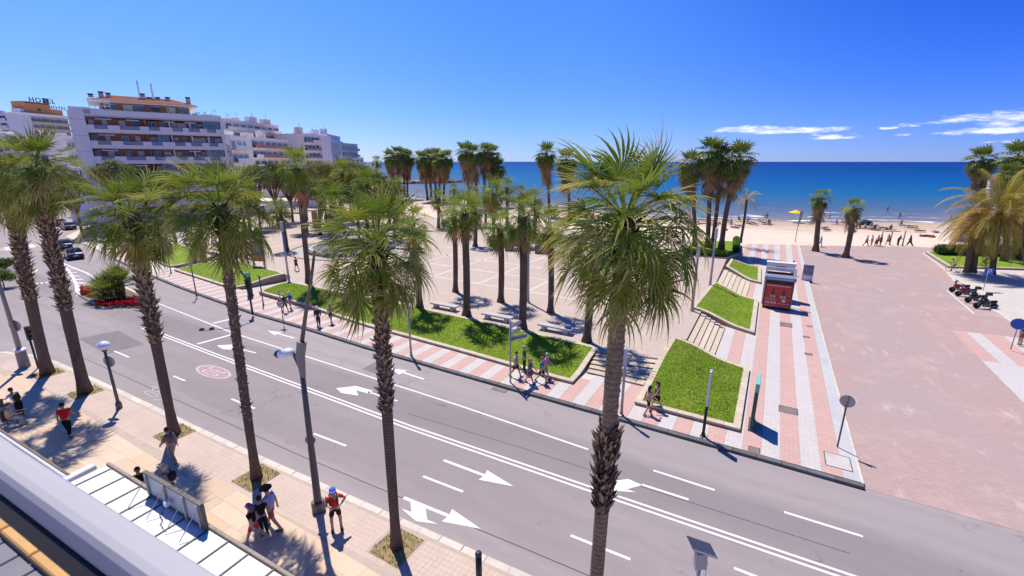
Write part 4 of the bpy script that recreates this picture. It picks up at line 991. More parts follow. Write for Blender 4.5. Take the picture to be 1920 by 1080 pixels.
def palm(label, base, top, r0, r1, nf=30, S=1.0, lod='mid', ndead=6, boots=None, group=None, seed=None, bark=None, wind=None, bend=0.1, dark=False, maxel=1.4, minel=-0.8, name='fan_palm', deadlen=1.0, droop=1.0, flare=1.5, upbias=1.0):
    """base, top: places of the trunk foot and the heart of the crown"""
    NP[0] += 1; r = random.Random(seed or NP[0]*13+1); base = Vector(base); top = Vector(top)
    t = thing(name, label, 'palm tree', base, 0, group)
    pts = [p-base for p in trunk_pts(base, top, bend, 8 if lod == 'far' else 16)]; n = len(pts)
    b = MB(); rad = []
    for i in range(n):
        f = i/(n-1); q = r0+(r1-r0)*f
        if f < 0.12: q *= 1+(flare-1)*(1-f/0.12)**2
        rad.append(q*r.uniform(0.97, 1.03))
    b.tube(pts, rad, 8 if lod == 'far' else 14)
    b.build('trunk', bark or BARK, t, smooth=True)
    H = pts[-1]
    def at(f):
        x = f*(n-1); i = min(n-2, int(x)); return pts[i].lerp(pts[i+1], x-i), (pts[i+1]-pts[i]).normalized(), rad[i]+(rad[i+1]-rad[i])*(x-i)
    for (f0, f1, cnt, ln, out, mt) in (boots or []):
        cnt = int(cnt*1.5)
        bb = MB()
        for k in range(cnt):
            f = f0+(f1-f0)*(k/cnt); q, d, rr = at(f); a = k*2.39996+r.uniform(-.7, .7); f = min(1, max(0, f+r.uniform(-.012, .012))); q, d, rr = at(f)
            o = Vector((math.cos(a), math.sin(a), 0)); s = Vector((-math.sin(a), math.cos(a), 0))+UP*r.uniform(-.35, .35); w = rr*r.uniform(0.16, 0.46)
            l = ln*r.choice((.6, .8, 1, 1, 1.3, 1.7)); e = (d*r.uniform(0.55, 1.0)+o*out*r.uniform(0.3, 2.0)+s*r.uniform(-.35, .35)).normalized(); c = q+o*rr*0.86
            tip = c+e*l; th = o*0.05
            bb.add([c-s*w, c+s*w, c+e*l*0.6+s*w*0.62+o*0.03, c+e*l*0.6-s*w*0.62+o*0.03, tip+s*w*0.25, tip-s*w*0.25, c+e*l*0.4-th*1.5],
                   [(0,1,2,3),(3,2,4,5),(1,6,2),(0,3,6),(2,6,4),(3,5,6),(4,6,5)])
        o = bb.build('leaf_bases', mt or BOOT, t); o['kind'] = 'stuff'
    shared = {'mid': SH_MID, 'far': SH_FAR, 'feather': SH_FEA, 'bush': SH_BUSH}.get(lod)
    els = list(shared) if shared else None
    for k in range(nf):
        f = (k+0.5)/nf; el = maxel-(maxel-minel)*f**upbias; az = k*2.39996+r.uniform(-.35, .35); el += r.uniform(-.12, .12)
        sc = S*r.uniform(0.86, 1.1)*(0.85 if f < 0.1 else 1)
        if shared:
            e = min(els, key=lambda q: abs(q-el)); o = obj('frond', shared[e][r.random() < 0.35+0.5*f], t)
        else:
            w = None
            if wind:  # the wind in the leaf's own frame
                w = Matrix.Rotation(-az, 3, 'Z') @ Vector(wind)
            g_ = f**0.9; dr_ = (0.22+0.95*g_)*droop*r.uniform(0.6, 1.5)
            me = frond_mesh('frond', fan_frond(r, el, r.uniform(0.85, 1.1)+0.40*g_, r.uniform(0.85, 1.2), r.choice((26, 28, 30)), 6, dr_, w, r.choice((0, 0, .08, .2)), True, max(0, -0.25+2.3*g_)*r.uniform(.5, 1.3), 0.26*g_+(.35 if r.random() < .10 else 0), r.uniform(.04,.10)+.12*g_), FROND)
            o = obj('frond', me, t)
        o.location = H+Vector((math.cos(az), math.sin(az), 0))*r1*0.5+UP*(0.30*(1-f)-0.35*f)*S; o.rotation_euler = (r.uniform(-.3, .3), r.uniform(-.12,.12), az) if lod == 'near' else (r.uniform(-.15, .15), 0, az); o.scale = (sc,)*3
    for k in range(ndead):
        az = k*2.39996+r.uniform(-.4, .4); o = obj('dead_frond', SH_DEAD[k % 4], t); f = k/max(1, ndead)
        q, d, rr = at(1-0.20*deadlen*f*f); sc = S*r.uniform(0.85, 1.15)
        o.location = q+Vector((math.cos(az), math.sin(az), 0))*rr*0.8+UP*(0.35*S if lod == 'far' else -0.1); o.rotation_euler = (r.uniform(-.15, .15), r.uniform(-.1, .25), az); o.scale = (sc, sc, sc*deadlen**0.4)
    return t
WIND = (-0.40, -0.20, 0.02)
def near(label, bx, by, cpx, r0, r1, S, boots, bark=None, nf=64, ndead=1, bend=0.0, **k):
    base = Vector((bx, by, Z_W)); return palm(label, base, AT(*cpx, fwd(base)), r0*0.68, r1*0.70, nf, S*1.06, 'near', ndead, boots, 'palms along the near pavement', bark=bark, wind=WIND, bend=bend, minel=-1.0, maxel=1.42, upbias=0.72, **k)
B1 = lambda a, c, n=150: [(a, c, n, 0.26, 0.55, BOOT), (c, 1.0, 60, 0.30, 0.6, BOOTD)]
near('leftmost tall palm, its drooping crown cut by the picture edge, shaggy upper trunk', -39.5, 8.6, (16,352), 0.40, 0.42, 1.1, B1(0.42, 0.86, 260))
near('shaggy light brown palm trunk second from the left, just left of the globe lamp', -34.2, 8.75, (66,318), 0.38, 0.42, 1.12, B1(0.40, 0.80, 320))
near('palm in front of the flower island, a low spreading crown and shaggy trunk', -24.8, 9.15, (246,405), 0.29, 0.36, 1.0, B1(0.45, 0.85, 260))
near('thin scaly palm between the red speed roundel and the tall grey street lamp', -18.0, 9.2, (412,388), 0.25, 0.25, 0.98, [(0.25, 0.85, 170, 0.12, 0.3, BOOT), (0.85, 1.0, 50, 0.3, 0.6, BOOTD)])
near('palm behind the man in red with the blue cap, shaggy above a smooth dark foot', -10.1, 9.45, (706,462), 0.24, 0.26, 0.95, [(0.50, 0.82, 210, 0.20, 0.45, BOOT), (0.80, 1.0, 60, 0.28, 0.6, BOOTD)], nf=64)
near('largest and nearest palm, windswept crown with a thick frayed collar halfway up its trunk', -2.8, 9.45, (1174,422), 0.26, 0.27, 0.92, [(0.40, 0.58, 190, 0.26, 0.20, BOOTD), (0.41, 0.58, 150, 0.28, 0.28, BOOT), (0.62, 0.9, 150, 0.07, 0.12, BOOT), (0.92, 1.0, 40, 0.28, 0.6, BOOTD)], bark=BARK2, nf=74, ndead=1)

def pl(label, bpx, cpx, r0, r1, z=Z_P, **k):
    base = G(*bpx, z); return palm(label, base, AT(*cpx, fwd(base)), r0, r1, **k)
BM = [(0.8, 1.0, 40, 0.25, 0.5, BOOTD)]
P_ = dict(group='palms on the plaza', boots=BM, nf=30, S=1.2, ndead=4, maxel=1.4, minel=-0.6)
pl('plaza palm with a straight dark trunk, left of the second bench from the left', (854,547), (851,398), 0.24, 0.24, **P_)
pl('plaza palm whose trunk stands between the two left benches', (875,592), (870,400), 0.30, 0.28, **P_)
pl('short plaza palm farther back, behind the pair of straight trunks', (891,462), (890,392), 0.33, 0.3, **dict(P_, S=1.25))
pl('plaza palm with the lowest crown, standing alone on the gridded paving', (939,566), (938,430), 0.27, 0.27, **P_)
pl('stout plaza palm behind the fingerpost, between the two right benches', (979,616), (980,406), 0.30, 0.28, **dict(P_, ndead=8))
pl('plaza palm half hidden behind the nearest crown, its foot on open paving', (1032,585), (1030,428), 0.25, 0.25, **P_)
pl('plaza palm by the top of the shaded steps, its crown hidden behind the nearest palm', (1100,640), (1118,470), 0.28, 0.28, **dict(P_, S=1.1))
pl('plaza palm at the lawn edge, left of the leftmost clear bench', (787,578), (772,420), 0.28, 0.27, **dict(P_, S=1.15, ndead=8))
pl('very tall slim plaza palm with a long dark skirt, in front of the blue banner', (579,530), (557,315), 0.27, 0.25, **dict(P_, nf=44, ndead=9, deadlen=1.2, S=1.3, minel=-1.15))
P2 = dict(P_, group='palms at the back of the plaza', lod='mid', S=1.8, boots=None, ndead=6)
for lab, bx, cx, kk in [
    ('spreading palm at the plaza back with the broadest light green crown', (690,455), (688,345), {}),
    ('lower spreading palm left of the broadest crown at the plaza back', (622,470), (622,380), {}),
    ('palm at the plaza back with a brown ragged crown under the white flats', (640,430), (642,325), dict(ndead=14)),
    ('small palm at the plaza back just before the left clump of beach palms', (706,400), (707,303), dict(S=1.0)),
    ('short pale palm at the back of the plaza in the gap between clumps', (851,412), (851,355), dict(S=0.9)),
    ('palm behind the bare trunks with a wide dusty crown', (925,445), (924,362), {}),
    ('palm near the grey seats at the back of the plaza', (972,440), (975,366), dict(S=1.2)),
    ('palm half seen behind the restaurant awnings at the plaza corner', (538,470), (525,395), dict(S=1.2)),
    ('low palm beside the awning, left of the slim tall palm', (470,440), (466,362), dict(S=1.4)),
    ('low palm right of the slim tall palm, over the timber shelter', (600,440), (602,352), dict(S=1.3)),
    ('palm behind the fountain ring with a hidden trunk', (740,450), (742,385), dict(S=1.2)),
    ('palm in the shade behind the tidy row of bare trunks', (910,425), (912,372), dict(S=1.1)),
    ('small pale palm just right of the third beach clump trunks', (950,432), (950,352), dict(S=1.3)),
    ('low palm at the plaza back, left of the nearest crown', (1002,436), (1003,374), dict(S=1.3)),
    ('low dusty palm under the second beach clump', (822,428), (822,372), dict(S=1.3)),
    ('low palm under the left of the third beach clump', (884,424), (886,366), dict(S=1.3)),
    ('leafy palm at the plaza back below the left beach clump', (742,424), (742,352), dict(S=1.4))]:
    pl(lab, bx, cx, 0.3, 0.28, **dict(P2, **kk))
# clumps along the beach front
F_ = dict(lod='far', nf=42, ndead=34, deadlen=1.8, boots=None, bark=BARK, maxel=1.35, minel=-1.15, S=2.0)
def clump(group, rows):
    for lab, bx, cx, kk in rows: pl(lab, bx, cx, 0.42, 0.34, z=0.2, **dict(F_, group=group, **kk))
clump('left clump of skirted palms by the beach', [
    ('leftmost skirted palm of the left beach clump', (742,374), (731,297), {}),
    ('tallest skirted palm in the middle of the left beach clump', (749,372), (746,290), {}),
    ('skirted palm standing right of centre in the left beach clump', (759,370), (757,294), {}),
    ('rightmost skirted palm of the left beach clump', (764,370), (766,296), {})])
clump('second clump of skirted palms by the beach', [
    ('leftmost skirted palm of the second beach clump', (802,376), (791,300), {}),
    ('skirted palm second in the second beach clump, before the jetty', (809,374), (803,296), {}),
    ('middle skirted palm of the second beach clump', (817,375), (815,295), {}),
    ('skirted palm with the lowest skirt in the second beach clump', (824,378), (826,302), {}),
    ('rightmost skirted palm of the second beach clump', (832,377), (837,298), {})])
clump('third clump of skirted palms by the beach', [
    ('leftmost and tallest skirted palm of the third beach clump', (880,392), (873,288), {}),
    ('skirted palm just left of the middle of the third beach clump', (896,388), (886,291), {}),
    ('skirted palm in the middle of the third beach clump', (908,386), (908,287), {}),
    ('skirted palm right of the middle of the third beach clump', (916,384), (923,290), {}),
    ('low dark palm at the right end of the third beach clump', (930,384), (934,315), dict(ndead=12))])
clump('pair of skirted palms left of the nearest crown', [
    ('tall skirted palm against the sea, left of the nearest crown', (1030,402), (1024,291), {}),
    ('lower skirted palm against the sea, touching the nearest crown', (1068,408), (1062,303), {})])
K_ = dict(lod='far', nf=40, ndead=28, deadlen=1.5, boots=None, maxel=1.35, minel=-1.1, S=1.5, bark=BARK)
def kl(rows, group):
    for lab, bx, cx, r0, kk in rows: pl(lab, bx, cx, r0, r0*0.85, z=0.8, **dict(K_, group=group, **kk))
kl([('leftmost skirted palm of the fenced beach lawn, partly behind the nearest crown', (1303,462), (1294,312), 0.3, {}),
    ('bushy skirted palm at the middle of the fenced beach lawn', (1326,464), (1332,290), 0.34, dict(S=1.6)),
    ('upright skirted palm in the tight group on the fenced beach lawn', (1335,464), (1352,300), 0.3, {}),
    ('leaning skirted palm on the right of the fenced beach lawn', (1352,468), (1386,300), 0.36, dict(S=1.6, bend=-0.5))], 'skirted palms on the fenced beach lawn')
palm('young yellowish date palm at the corner of the fenced beach lawn', G(1388,455,0.8), AT(1400,374,fwd(G(1388,455,0.8))), 0.2, 0.18, 22, 0.62, 'feather', 0, None, name='date_palm', maxel=1.35, minel=-0.2)
pl('lone beach palm on the esplanade edge, left one of the two', (1529,471), (1538,372), 0.38, 0.32, z=0.01, **dict(K_, S=1.05, ndead=22, nf=22, deadlen=1.5))
pl('lone beach palm on the esplanade edge, right one casting a long shadow', (1585,483), (1601,391), 0.36, 0.30, z=0.01, **dict(K_, S=1.0, ndead=18, nf=22, deadlen=1.5))
pl('tall skirted palm behind the big date palm, by the white lifeguard tower', (1838,470), (1841,302), 0.33, 0.3, z=0.3, **dict(K_, S=1.35, ndead=34))
pl('tall skirted palm cut by the right edge of the picture', (1902,478), (1910,300), 0.4, 0.34, z=0.3, **dict(K_, S=1.7, ndead=36))
pl('skirted palm trunk leaning behind the date palm at the far right', (1882,490), (1896,330), 0.33, 0.3, z=0.3, **dict(K_, S=1.1))
def date(label, bpx, cpx, S, nf, z=0.35, **k):
    b_ = G(*bpx, z); palm(label, b_, AT(*cpx, fwd(b_)), 0.30, 0.30, nf, S, 'feather', 0, [(0.55, 1.0, 90, 0.16, 0.25, BOOT)], name='date_palm', maxel=1.3, minel=-0.55, **k)
date('big golden date palm arching over the beach corner lawn', (1859,514), (1874,400), 1.5, 84)
date('date palm with a bent trunk just left of the big golden one', (1812,511), (1828,425), 0.85, 34)
date('slim date palm between the bent one and the big golden one', (1824,511), (1838,420), 0.85, 34)
date('date palm behind the big golden one, cut by the right edge', (1915,486), (1925,392), 1.0, 44)
b_ = Vector((22.6, 46.5, 0.12)); palm('date palm outside the right edge whose golden fronds reach over the parking sign', b_, b_+Vector((0.4, 0.2, 5.6)), 0.35, 0.35, 40, 0.95, 'feather', 0, None, name='date_palm', maxel=1.2, minel=-0.5)
# ---------------- shrubs, trees, hedges ----------------
def leafball(r, lf, c, rad, n, s, sq=(1,1,1), shell=0.5):
    for j in range(n):
        d = Vector((r.gauss(0,1), r.gauss(0,1), r.gauss(0,1))).normalized(); q = (shell+(1-shell)*r.random())
        p = Vector(c)+Vector((d.x*sq[0], d.y*sq[1], d.z*sq[2]))*rad*q
        u = Vector((r.uniform(-1,1),r.uniform(-1,1),r.uniform(-1,1))).normalized(); v = u.cross(d).normalized() if u.cross(d).length > .1 else Vector((1,0,0)); k = s*r.uniform(.6,1.3)
        lf.add([p-u*k, p+v*k*0.45, p+u*k, p-v*k*0.45], [(0,1,2,3)])
def leafy(name, label, cat, loc, h, rad, n, s, mat=None, lobes=9, trunk=0.12, seed=1, sq=(1,1,.8), group=None):
    r = random.Random(seed); t = thing(name, label, cat, loc, 0, group); lf = MB(); tr = MB()
    if trunk: tr.tube([(0,0,-0.1),(0.05,0.03,h*0.35),(0.0,0.1,h*0.6)], [trunk*1.3, trunk, trunk*.7], 8)
    for k in range(lobes):
        a = k*2.4+r.uniform(-.4,.4); f = math.sqrt((k+.5)/lobes); c = Vector((math.cos(a)*rad*.62*f*sq[0], math.sin(a)*rad*.62*f*sq[1], h-rad*0.55*sq[2]+rad*.45*sq[2]*(1-f)+r.uniform(-.15,.15)*rad))
        if trunk: tr.tube([(0,0.02,h*.4), (c.x*.5,c.y*.5,(h*.5+c.z)/2), tuple(c)], [trunk*.6, trunk*.4, trunk*.15], 5)
        leafball(r, lf, c, rad*r.uniform(.38,.58), n//lobes, s, sq, 0.35)
    if trunk: tr.build('trunk', BARK, t, smooth=True)
    o = lf.mesh('foliage', mat or OLIVE); at = o.attributes.new('along', 'FLOAT', 'POINT'); at.data.foreach_set('value', np.random.RandomState(seed).uniform(0, .9, len(o.vertices)).astype(np.float32))
    q = obj('crown', o, t); q['kind'] = 'stuff'; return t
GREENL = m_frond('dark_leaf', (0.045, 0.085, 0.016), (0.07, 0.11, 0.02), 0.2); HEDGEL = m_frond('hedge_leaf', (0.085, 0.23, 0.015), (0.12, 0.29, 0.025), 0.2); PALEL = m_frond('pale_leaf', (0.17, 0.20, 0.075), (0.28, 0.27, 0.13), 0.25)
def ground_at(px, fw): p = AT(px, 303, fw); p.z = 0; return p
for i, (lab, px, fw, h, rad, m) in enumerate([
    ('grey-green olive tree against the lower balconies of the main block', 205, 84, 12.6, 3.3, PALEL),
    ('dark round tree at the foot of the main block, behind the near palms', 255, 80, 11.6, 3.6, OLIVE),
    ('mid green tree between the near crowns below the main block', 300, 78, 10.8, 3.4, OLIVE),
    ('bright rounded tree on the left before the pale villa', 120, 82, 10.2, 3.2, OLIVE),
    ('tree below the right end of the main block', 470, 88, 11.6, 3.8, PALEL),
    ('bushy tree left of the slim tall palm, above the awnings', 505, 95, 12.4, 4.0, OLIVE),
    ('feathery tamarisk right of the slim tall palm', 600, 92, 12.6, 4.0, PALEL),
    ('feathery tamarisk under the blank white end wall', 648, 100, 12.8, 4.6, PALEL),
    ('dark tree below the smaller far flats', 690, 96, 11.2, 4.0, OLIVE),
    ('low tree between the two seaward palm clumps and the plaza', 560, 84, 10.0, 3.4, OLIVE),
    ('dusty low tree right of the timber shelter', 700, 74, 8.2, 3.2, PALEL),
    ('low dense tree behind the awning, left of the white van', 440, 86, 9.4, 3.6, OLIVE),
    ('tree right behind the restaurant awning under the low flats', 535, 100, 10.6, 4.2, PALEL),
    ('broad olive-green tree behind the timber shelter', 618, 84, 9.6, 3.8, OLIVE),
    ('dark tree left of the broadest light green palm crown', 660, 78, 9.0, 3.6, GREENL),
    ('bushy tree right of the broadest light green palm crown', 722, 92, 8.4, 3.4, OLIVE),
    ('grey-green tree at the far end of the plaza, nearest the left beach clump', 668, 110, 11.8, 4.4, PALEL)]):
    leafy('tree', lab, 'tree', ground_at(px, fw), h*1.03, rad*1.12, 7200, 0.17, m, 13, 0.2, 40+i)
for i, (lab, px, py, h, rad) in enumerate([
    ('rounded green shrub at the left picture edge, beyond the side street', 8, 528, 1.9, 1.6),
    ('darker shrub behind the rounded one at the left picture edge', 14, 505, 2.0, 1.3)]):
    leafy('shrub', lab, 'shrub', G(px, py+12, 0.05), h, rad, 2600, 0.10, OLIVE, 8, 0.05, 60+i)
def hedge(label, x0, y0, x1, y1, w, h, seed, z=0.3):
    r = random.Random(seed); a, c = Vector((x0,y0,z)), Vector((x1,y1,z)); L = (c-a).length; d = (c-a)/L; s = Vector((-d.y,d.x,0))
    t = thing('hedge', label, 'hedge', a); core = MB(); n = 20; P = []
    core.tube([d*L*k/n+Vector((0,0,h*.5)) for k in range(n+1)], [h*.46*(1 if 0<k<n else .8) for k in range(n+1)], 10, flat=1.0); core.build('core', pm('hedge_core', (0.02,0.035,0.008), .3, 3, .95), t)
    lf = MB()
    for k in range(int(L*430)):
        f = r.random()*L; an = r.uniform(-.5, math.pi+.5); q = d*f+s*(math.cos(an)*w/2*r.uniform(.86,1.06))+Vector((0,0,h*.48+math.sin(an)*h*.52*r.uniform(.86,1.06)))
        u = Vector((r.uniform(-1,1),r.uniform(-1,1),r.uniform(-1,1))).normalized()*r.uniform(.05,.10); v = Vector((r.uniform(-1,1),r.uniform(-1,1),r.uniform(-1,1))).normalized()*r.uniform(.03,.06)
        lf.add([q-u, q+v, q+u, q-v], [(0,1,2,3)])
    me = lf.mesh('leaves', HEDGEL); at = me.attributes.new('along', 'FLOAT', 'POINT'); at.data.foreach_set('value', np.random.RandomState(seed).uniform(0, .9, len(me.vertices)).astype(np.float32))
    o = obj('leaves', me, t); o['kind'] = 'stuff'
hedge('thick clipped green hedge along the back of the beach corner lawn', 21.6, 87.6, 33.0, 92.6, 1.9, 1.5, 1)
hedge('low hedge along the promenade side of the fenced beach lawn', -3.7, 71.5, -4.5, 82.8, 1.0, 0.9, 2, 0.75)
hedge('low hedge along the plaza side of the fenced beach lawn', -10.3, 67.3, -4.6, 68.0, 1.0, 0.9, 3, 0.75)
# the flower island
def island():
    px = [(145,551),(197,580),(225,574),(262,572),(277,565),(272,559),(235,541),(190,535),(160,540)]; P = [tuple(G(x, y, 0.0)[:2]) for x, y in px]
    t = thing('flower_island', 'kerbed traffic island with bare earth and beds of red flowers', 'traffic island', (0,0,0)); Pc = P[::-1] if sum((P[i-1][0]*P[i][1]-P[i][0]*P[i-1][1]) for i in range(len(P))) < 0 else P
    b = MB(); b.prism(Pc, 0.0, 0.13); b.build('earth_bed', EARTH, t)
    for i in range(len(Pc)):
        a, c = Vector((*Pc[i-1],0)), Vector((*Pc[i],0)); m = max(1, round((c-a).length/1.1)); d = (c-a)/m
        for k in range(m):
            o = MB(); o.bevbox((0,0,0), (d.length-.015, .26, .2), .015); q = a+d*(k+.5); o.build('kerb_stone', KERBL, t, (q.x, q.y, .07), math.atan2(d.y, d.x))
    r = random.Random(2); fl = MB(); gr = MB(); red = flat((0.55,0.015,0.03), 0.7, var=.4)
    for cx, cy, sx, sy, n in [(228,570,40,5,620),(168,549,16,8,380),(262,566,12,5,200),(196,573,16,4,180)]:
        for k in range(n):
            q = G(cx+r.uniform(-1,1)*sx, cy+r.uniform(-1,1)*sy, .13); h = r.uniform(.15,.38); s = r.uniform(.06,.13)
            for m in range(2):
                u = Vector((r.uniform(-1,1),r.uniform(-1,1),r.uniform(-.4,.6))).normalized()*s; v = u.orthogonal().normalized()*s; c = q+Vector((0,0,h)); fl.add([c-u,c-v,c+u,c+v], [(0,1,2,3)])
            u = Vector((r.uniform(-1,1),r.uniform(-1,1),.3))*.10; gr.add([q, q+u+Vector((0,0,h*.8)), q+Vector((u.y,-u.x,h*.6))], [(0,1,2)])
    o = fl.build('red_flowers', red, t); o['kind'] = 'stuff'; o = gr.build('flower_leaves', flat((0.07,0.12,0.02), .8, var=.3), t); o['kind'] = 'stuff'
    def cham(label, bx, by, h, n, S, seed):
        b_ = G(bx, by, .12); palm(label, b_, b_+Vector((0.1,0.1,h)), .22, .24, n, S, 'bush', 0, None, 'low fan palms on the flower island', seed, maxel=1.35, minel=.0, name='dwarf_palm', flare=1.1)
    cham('bushy low fan palm on the left of the flower island', 196, 560, .75, 46, 1.5, 71); cham('bushy fan palm front left on the flower island, over the red beds', 206, 566, .9, 36, 1.25, 72)
    cham('fan palm with a bare thick stem on the right of the flower island', 231, 560, 1.7, 34, 1.35, 73); cham('second bare stemmed fan palm leaning right on the flower island', 222, 558, 1.9, 30, 1.25, 74)
island()

# ---------------- street furniture ----------------
STEEL = flat((0.36,0.36,0.37), 0.4, 0.6); DKSTEEL = flat((0.13,0.115,0.105), 0.5, 0.3); WHITEP = flat((0.75,0.75,0.75), 0.4); BLACK = flat((0.02,0.02,0.022), 0.5); SIGNBACK = flat((0.42,0.39,0.38), 0.5, 0.3)
GREENP = flat((0.03,0.10,0.065), 0.4); BLUEP = flat((0.02,0.10,0.42), 0.4); REDP = flat((0.45,0.02,0.02), 0.4); WHITEGL = flat((0.80,0.82,0.85), 0.15, spec=0.6)
def col(label, px, py, topy, r0, r1, z, name='lamp_column', cat='lamp post', mat=None, head=None, topx=None, group=None):
    b_ = G(px, py, z); t = thing(name, label, cat, b_, 0, group); tp = AT(topx or px, topy, fwd(b_)); h = tp.z-z
    b = MB(); b.tube([(0,0,0),(0,0,h*.5),(0,0,h)], [r0,(r0+r1)/2,r1], 10); b.build('pole', mat or STEEL, t, smooth=True)
    b = MB(); b.lathe([(r0*1.9,0),(r0*1.9,.03),(r0*1.3,.05),(r0*1.2,.22)], 10); b.build('base', mat or STEEL, t)
    return t, h
# plaza floodlight columns: plain tubes with a louvred light head
for lab, px, py, ty in [('slim pale light column on the plaza right of the nearest crown', 1297,583,484), ('slim pale light column behind it, at the top of the far steps', 1331,537,448), ('pale light column on the plaza beside the stout palm', 990,567,420),
                        ('pale light column at the corner of the two lawns on the left of the plaza', 541,520,434)]:
    t, h = col(lab, px, py, ty, .13, .09, Z_P, group='light columns on the plaza')
    b = MB(); b.tube([(0,0,h),(0,0,h+1.1)], [.14,.14], 10); b.build('light_head', flat((0.62,0.64,0.68), .25, .2), t)
    b = MB()
    for q in range(6): b.lathe([(.165, h+.1+q*.16), (.165, h+.14+q*.16)], 10)
    b.build('louvres', DKSTEEL, t)
for lab, px, py, ty in [('pavement post with a grey top on the striped promenade, in front of the shaded steps', 1165,778,655), ('tall thin pole on the striped pavement in front of the second bench', 771,667,562)]:
    t, h = col(lab, px, py, ty, .075, .07, Z_W, 'street_pole', 'pole')
    b = MB(); b.tube([(0,0,h-.9),(0,0,h+.05)], .10, 10); b.build('light_sleeve', flat((0.5,0.5,0.55), .3, .2), t)
# information column with a printed strip
def info():
    t, h = col('black post carrying a tall pale printed information panel, at the corner lawn', 1318,818,757,.07,.07,Z_W,'information_post','sign post',BLACK)
    b = MB(); b.box((0,0,h+.85),(.10,.34,1.85)); p = b.build('panel', WHITEP, t)
    r = random.Random(1); b = MB()
    for q in range(22):
        z = h+.05+q*.075; w = r.uniform(.10,.28); b.box((0.052,-.14+w/2,z),(.003,w,.035)); b.box((-.052,-.14+w/2,z),(.003,w,.035))
    b.box((0.052,0,h+1.72),(.004,.3,.07)); b.build('print_lines', flat((0.08,0.08,0.10),.5), p)
    b = MB(); b.tube([(0,0,h-.05),(0,0,h+1.80)], .055, 8); b.build('spine', STEEL, t)
    g = MB(); rr = random.Random(5)
    for k in range(40): a = rr.uniform(0,6.28); d = rr.uniform(.05,.22); g.add([(d*math.cos(a),d*math.sin(a),0),(d*math.cos(a+.3),d*math.sin(a+.3),0),(d*1.1*math.cos(a),d*1.1*math.sin(a),rr.uniform(.05,.12))],[(0,1,2)])
    o = g.build('weeds', DRYG, t); o['kind'] = 'stuff'
info()
def totem(label, px, py, topy, w, seedm, rz=0.0):
    b_ = G(px, py, Z_W); h = AT(px, topy, fwd(b_)).z-Z_W; t = thing('advertising_totem', label, 'sign panel', b_, rz)
    b = MB(); b.bevbox((0,0,.05),(.30,w+.1,.10),.02); b.build('base', DKSTEEL, t)
    b = MB(); b.bevbox((0,0,.1+h*.41),(.16,w,h*.82),.01); b.build('panel', seedm, t)
    b = MB(); b.bevbox((0,0,.1+h*.82+h*.09),(.18,w+.04,h*.18),.02); b.build('header', flat((0.20,0.50,0.38),.4), t)
    b = MB(); b.box((.082,0,h*.45),(.006,w*.84,h*.6)); b.build('poster', flat((0.06,0.09,0.07),.3), t)
totem('narrow dark green information totem standing edge-on beside the square lawn', 1409,797,714,1.25,GREENP)
totem('green waste or information totem by the tilted traffic light on the striped pavement', 470,556,513,.5,GREENP)
def fingerpost():
    b_ = G(957,717,Z_W); h = AT(947,600,fwd(b_)).z-Z_W; t = thing('fingerpost','grey fingerpost with three pointed direction boards in front of the long lawn','signpost',b_)
    b = MB(); b.tube([(0,0,0),(0,0,h)], .055, 10); b.build('post', STEEL, t, smooth=True)
    bd = flat((0.40,0.38,0.40),.4); ink = flat((0.08,0.08,0.10),.5)
    for i, (z, az, l, m) in enumerate([(h-.42, 1.46, 1.15, bd),(h-.85, 1.46, 1.15, bd),(h-1.22, 1.05, 1.25, flat((0.30,0.33,0.42),.4))]):
        R = Matrix.Rotation(az,3,'Z'); V = []
        for y in (-.025,.025):
            for x, zz in ((.06,-.13),(l-.15,-.13),(l,0),(l-.15,.13),(.06,.13)): V.append(R@Vector((x,y,0))+Vector((0,0,z+zz)))
        b = MB(); b.add(V,[(0,1,2,3,4),(9,8,7,6,5),(0,5,6,1),(1,6,7,2),(2,7,8,3),(3,8,9,4),(4,9,5,0)]); p = b.build('direction_board', m, t)
        b = MB(); r = random.Random(i)
        for y in (-.028,.028):
            x = .22
            while x < l-.25: w = r.uniform(.05,.16); b.add([R@Vector((xx,y,0))+Vector((0,0,z+zz)) for xx,zz in ((x,-.04),(x+w,-.04),(x+w,.04),(x,.04))],[(0,1,2,3)]); x += w+.035
            b.add([R@Vector((xx,y*1.02,0))+Vector((0,0,z+zz)) for xx,zz in ((.09,-.08),(.19,-.08),(.19,.08),(.09,.08))],[(0,1,2,3)])
        b.build('lettering', WHITEP if i < 2 else ink, p)
fingerpost()
def roundsign(label, px, py, topy, rad, faceaz, z=Z_W, back=True, face=None, h=None, mat=None, group=None):
    b_ = G(px,py,z); h = h or AT(px, topy, fwd(b_)).z-z; t = thing('traffic_sign', label, 'traffic sign', b_, 0, group)
    b = MB(); b.tube([(0,0,0),(0,0,h)], .038, 8); b.build('post', mat or DKSTEEL, t, smooth=True)
    ax = Matrix.Rotation(faceaz,3,'Z') @ Matrix.Rotation(math.pi/2,3,'Y')
    b = MB(); b.lathe([(rad*.98,.040),(rad,.045),(rad,.06),(rad*.97,.062)], 24, (0,0,h-rad), ax=ax); p = b.build('disc', SIGNBACK, t)
    b = MB(); b.lathe([(rad*.93,.063),(rad*.93,.066)], 24, (0,0,h-rad), ax=ax); b.build('disc_face', face or REDP, p)
    b = MB()
    for dz in (-.1,.1): b.box((0,0,h-rad+dz*rad*3),(.09,.09,.03))
    b.build('clamps', STEEL, t); return t, h
roundsign('round traffic sign seen from behind at the edge of the red esplanade', 1570,838,742,.31,R_(80))
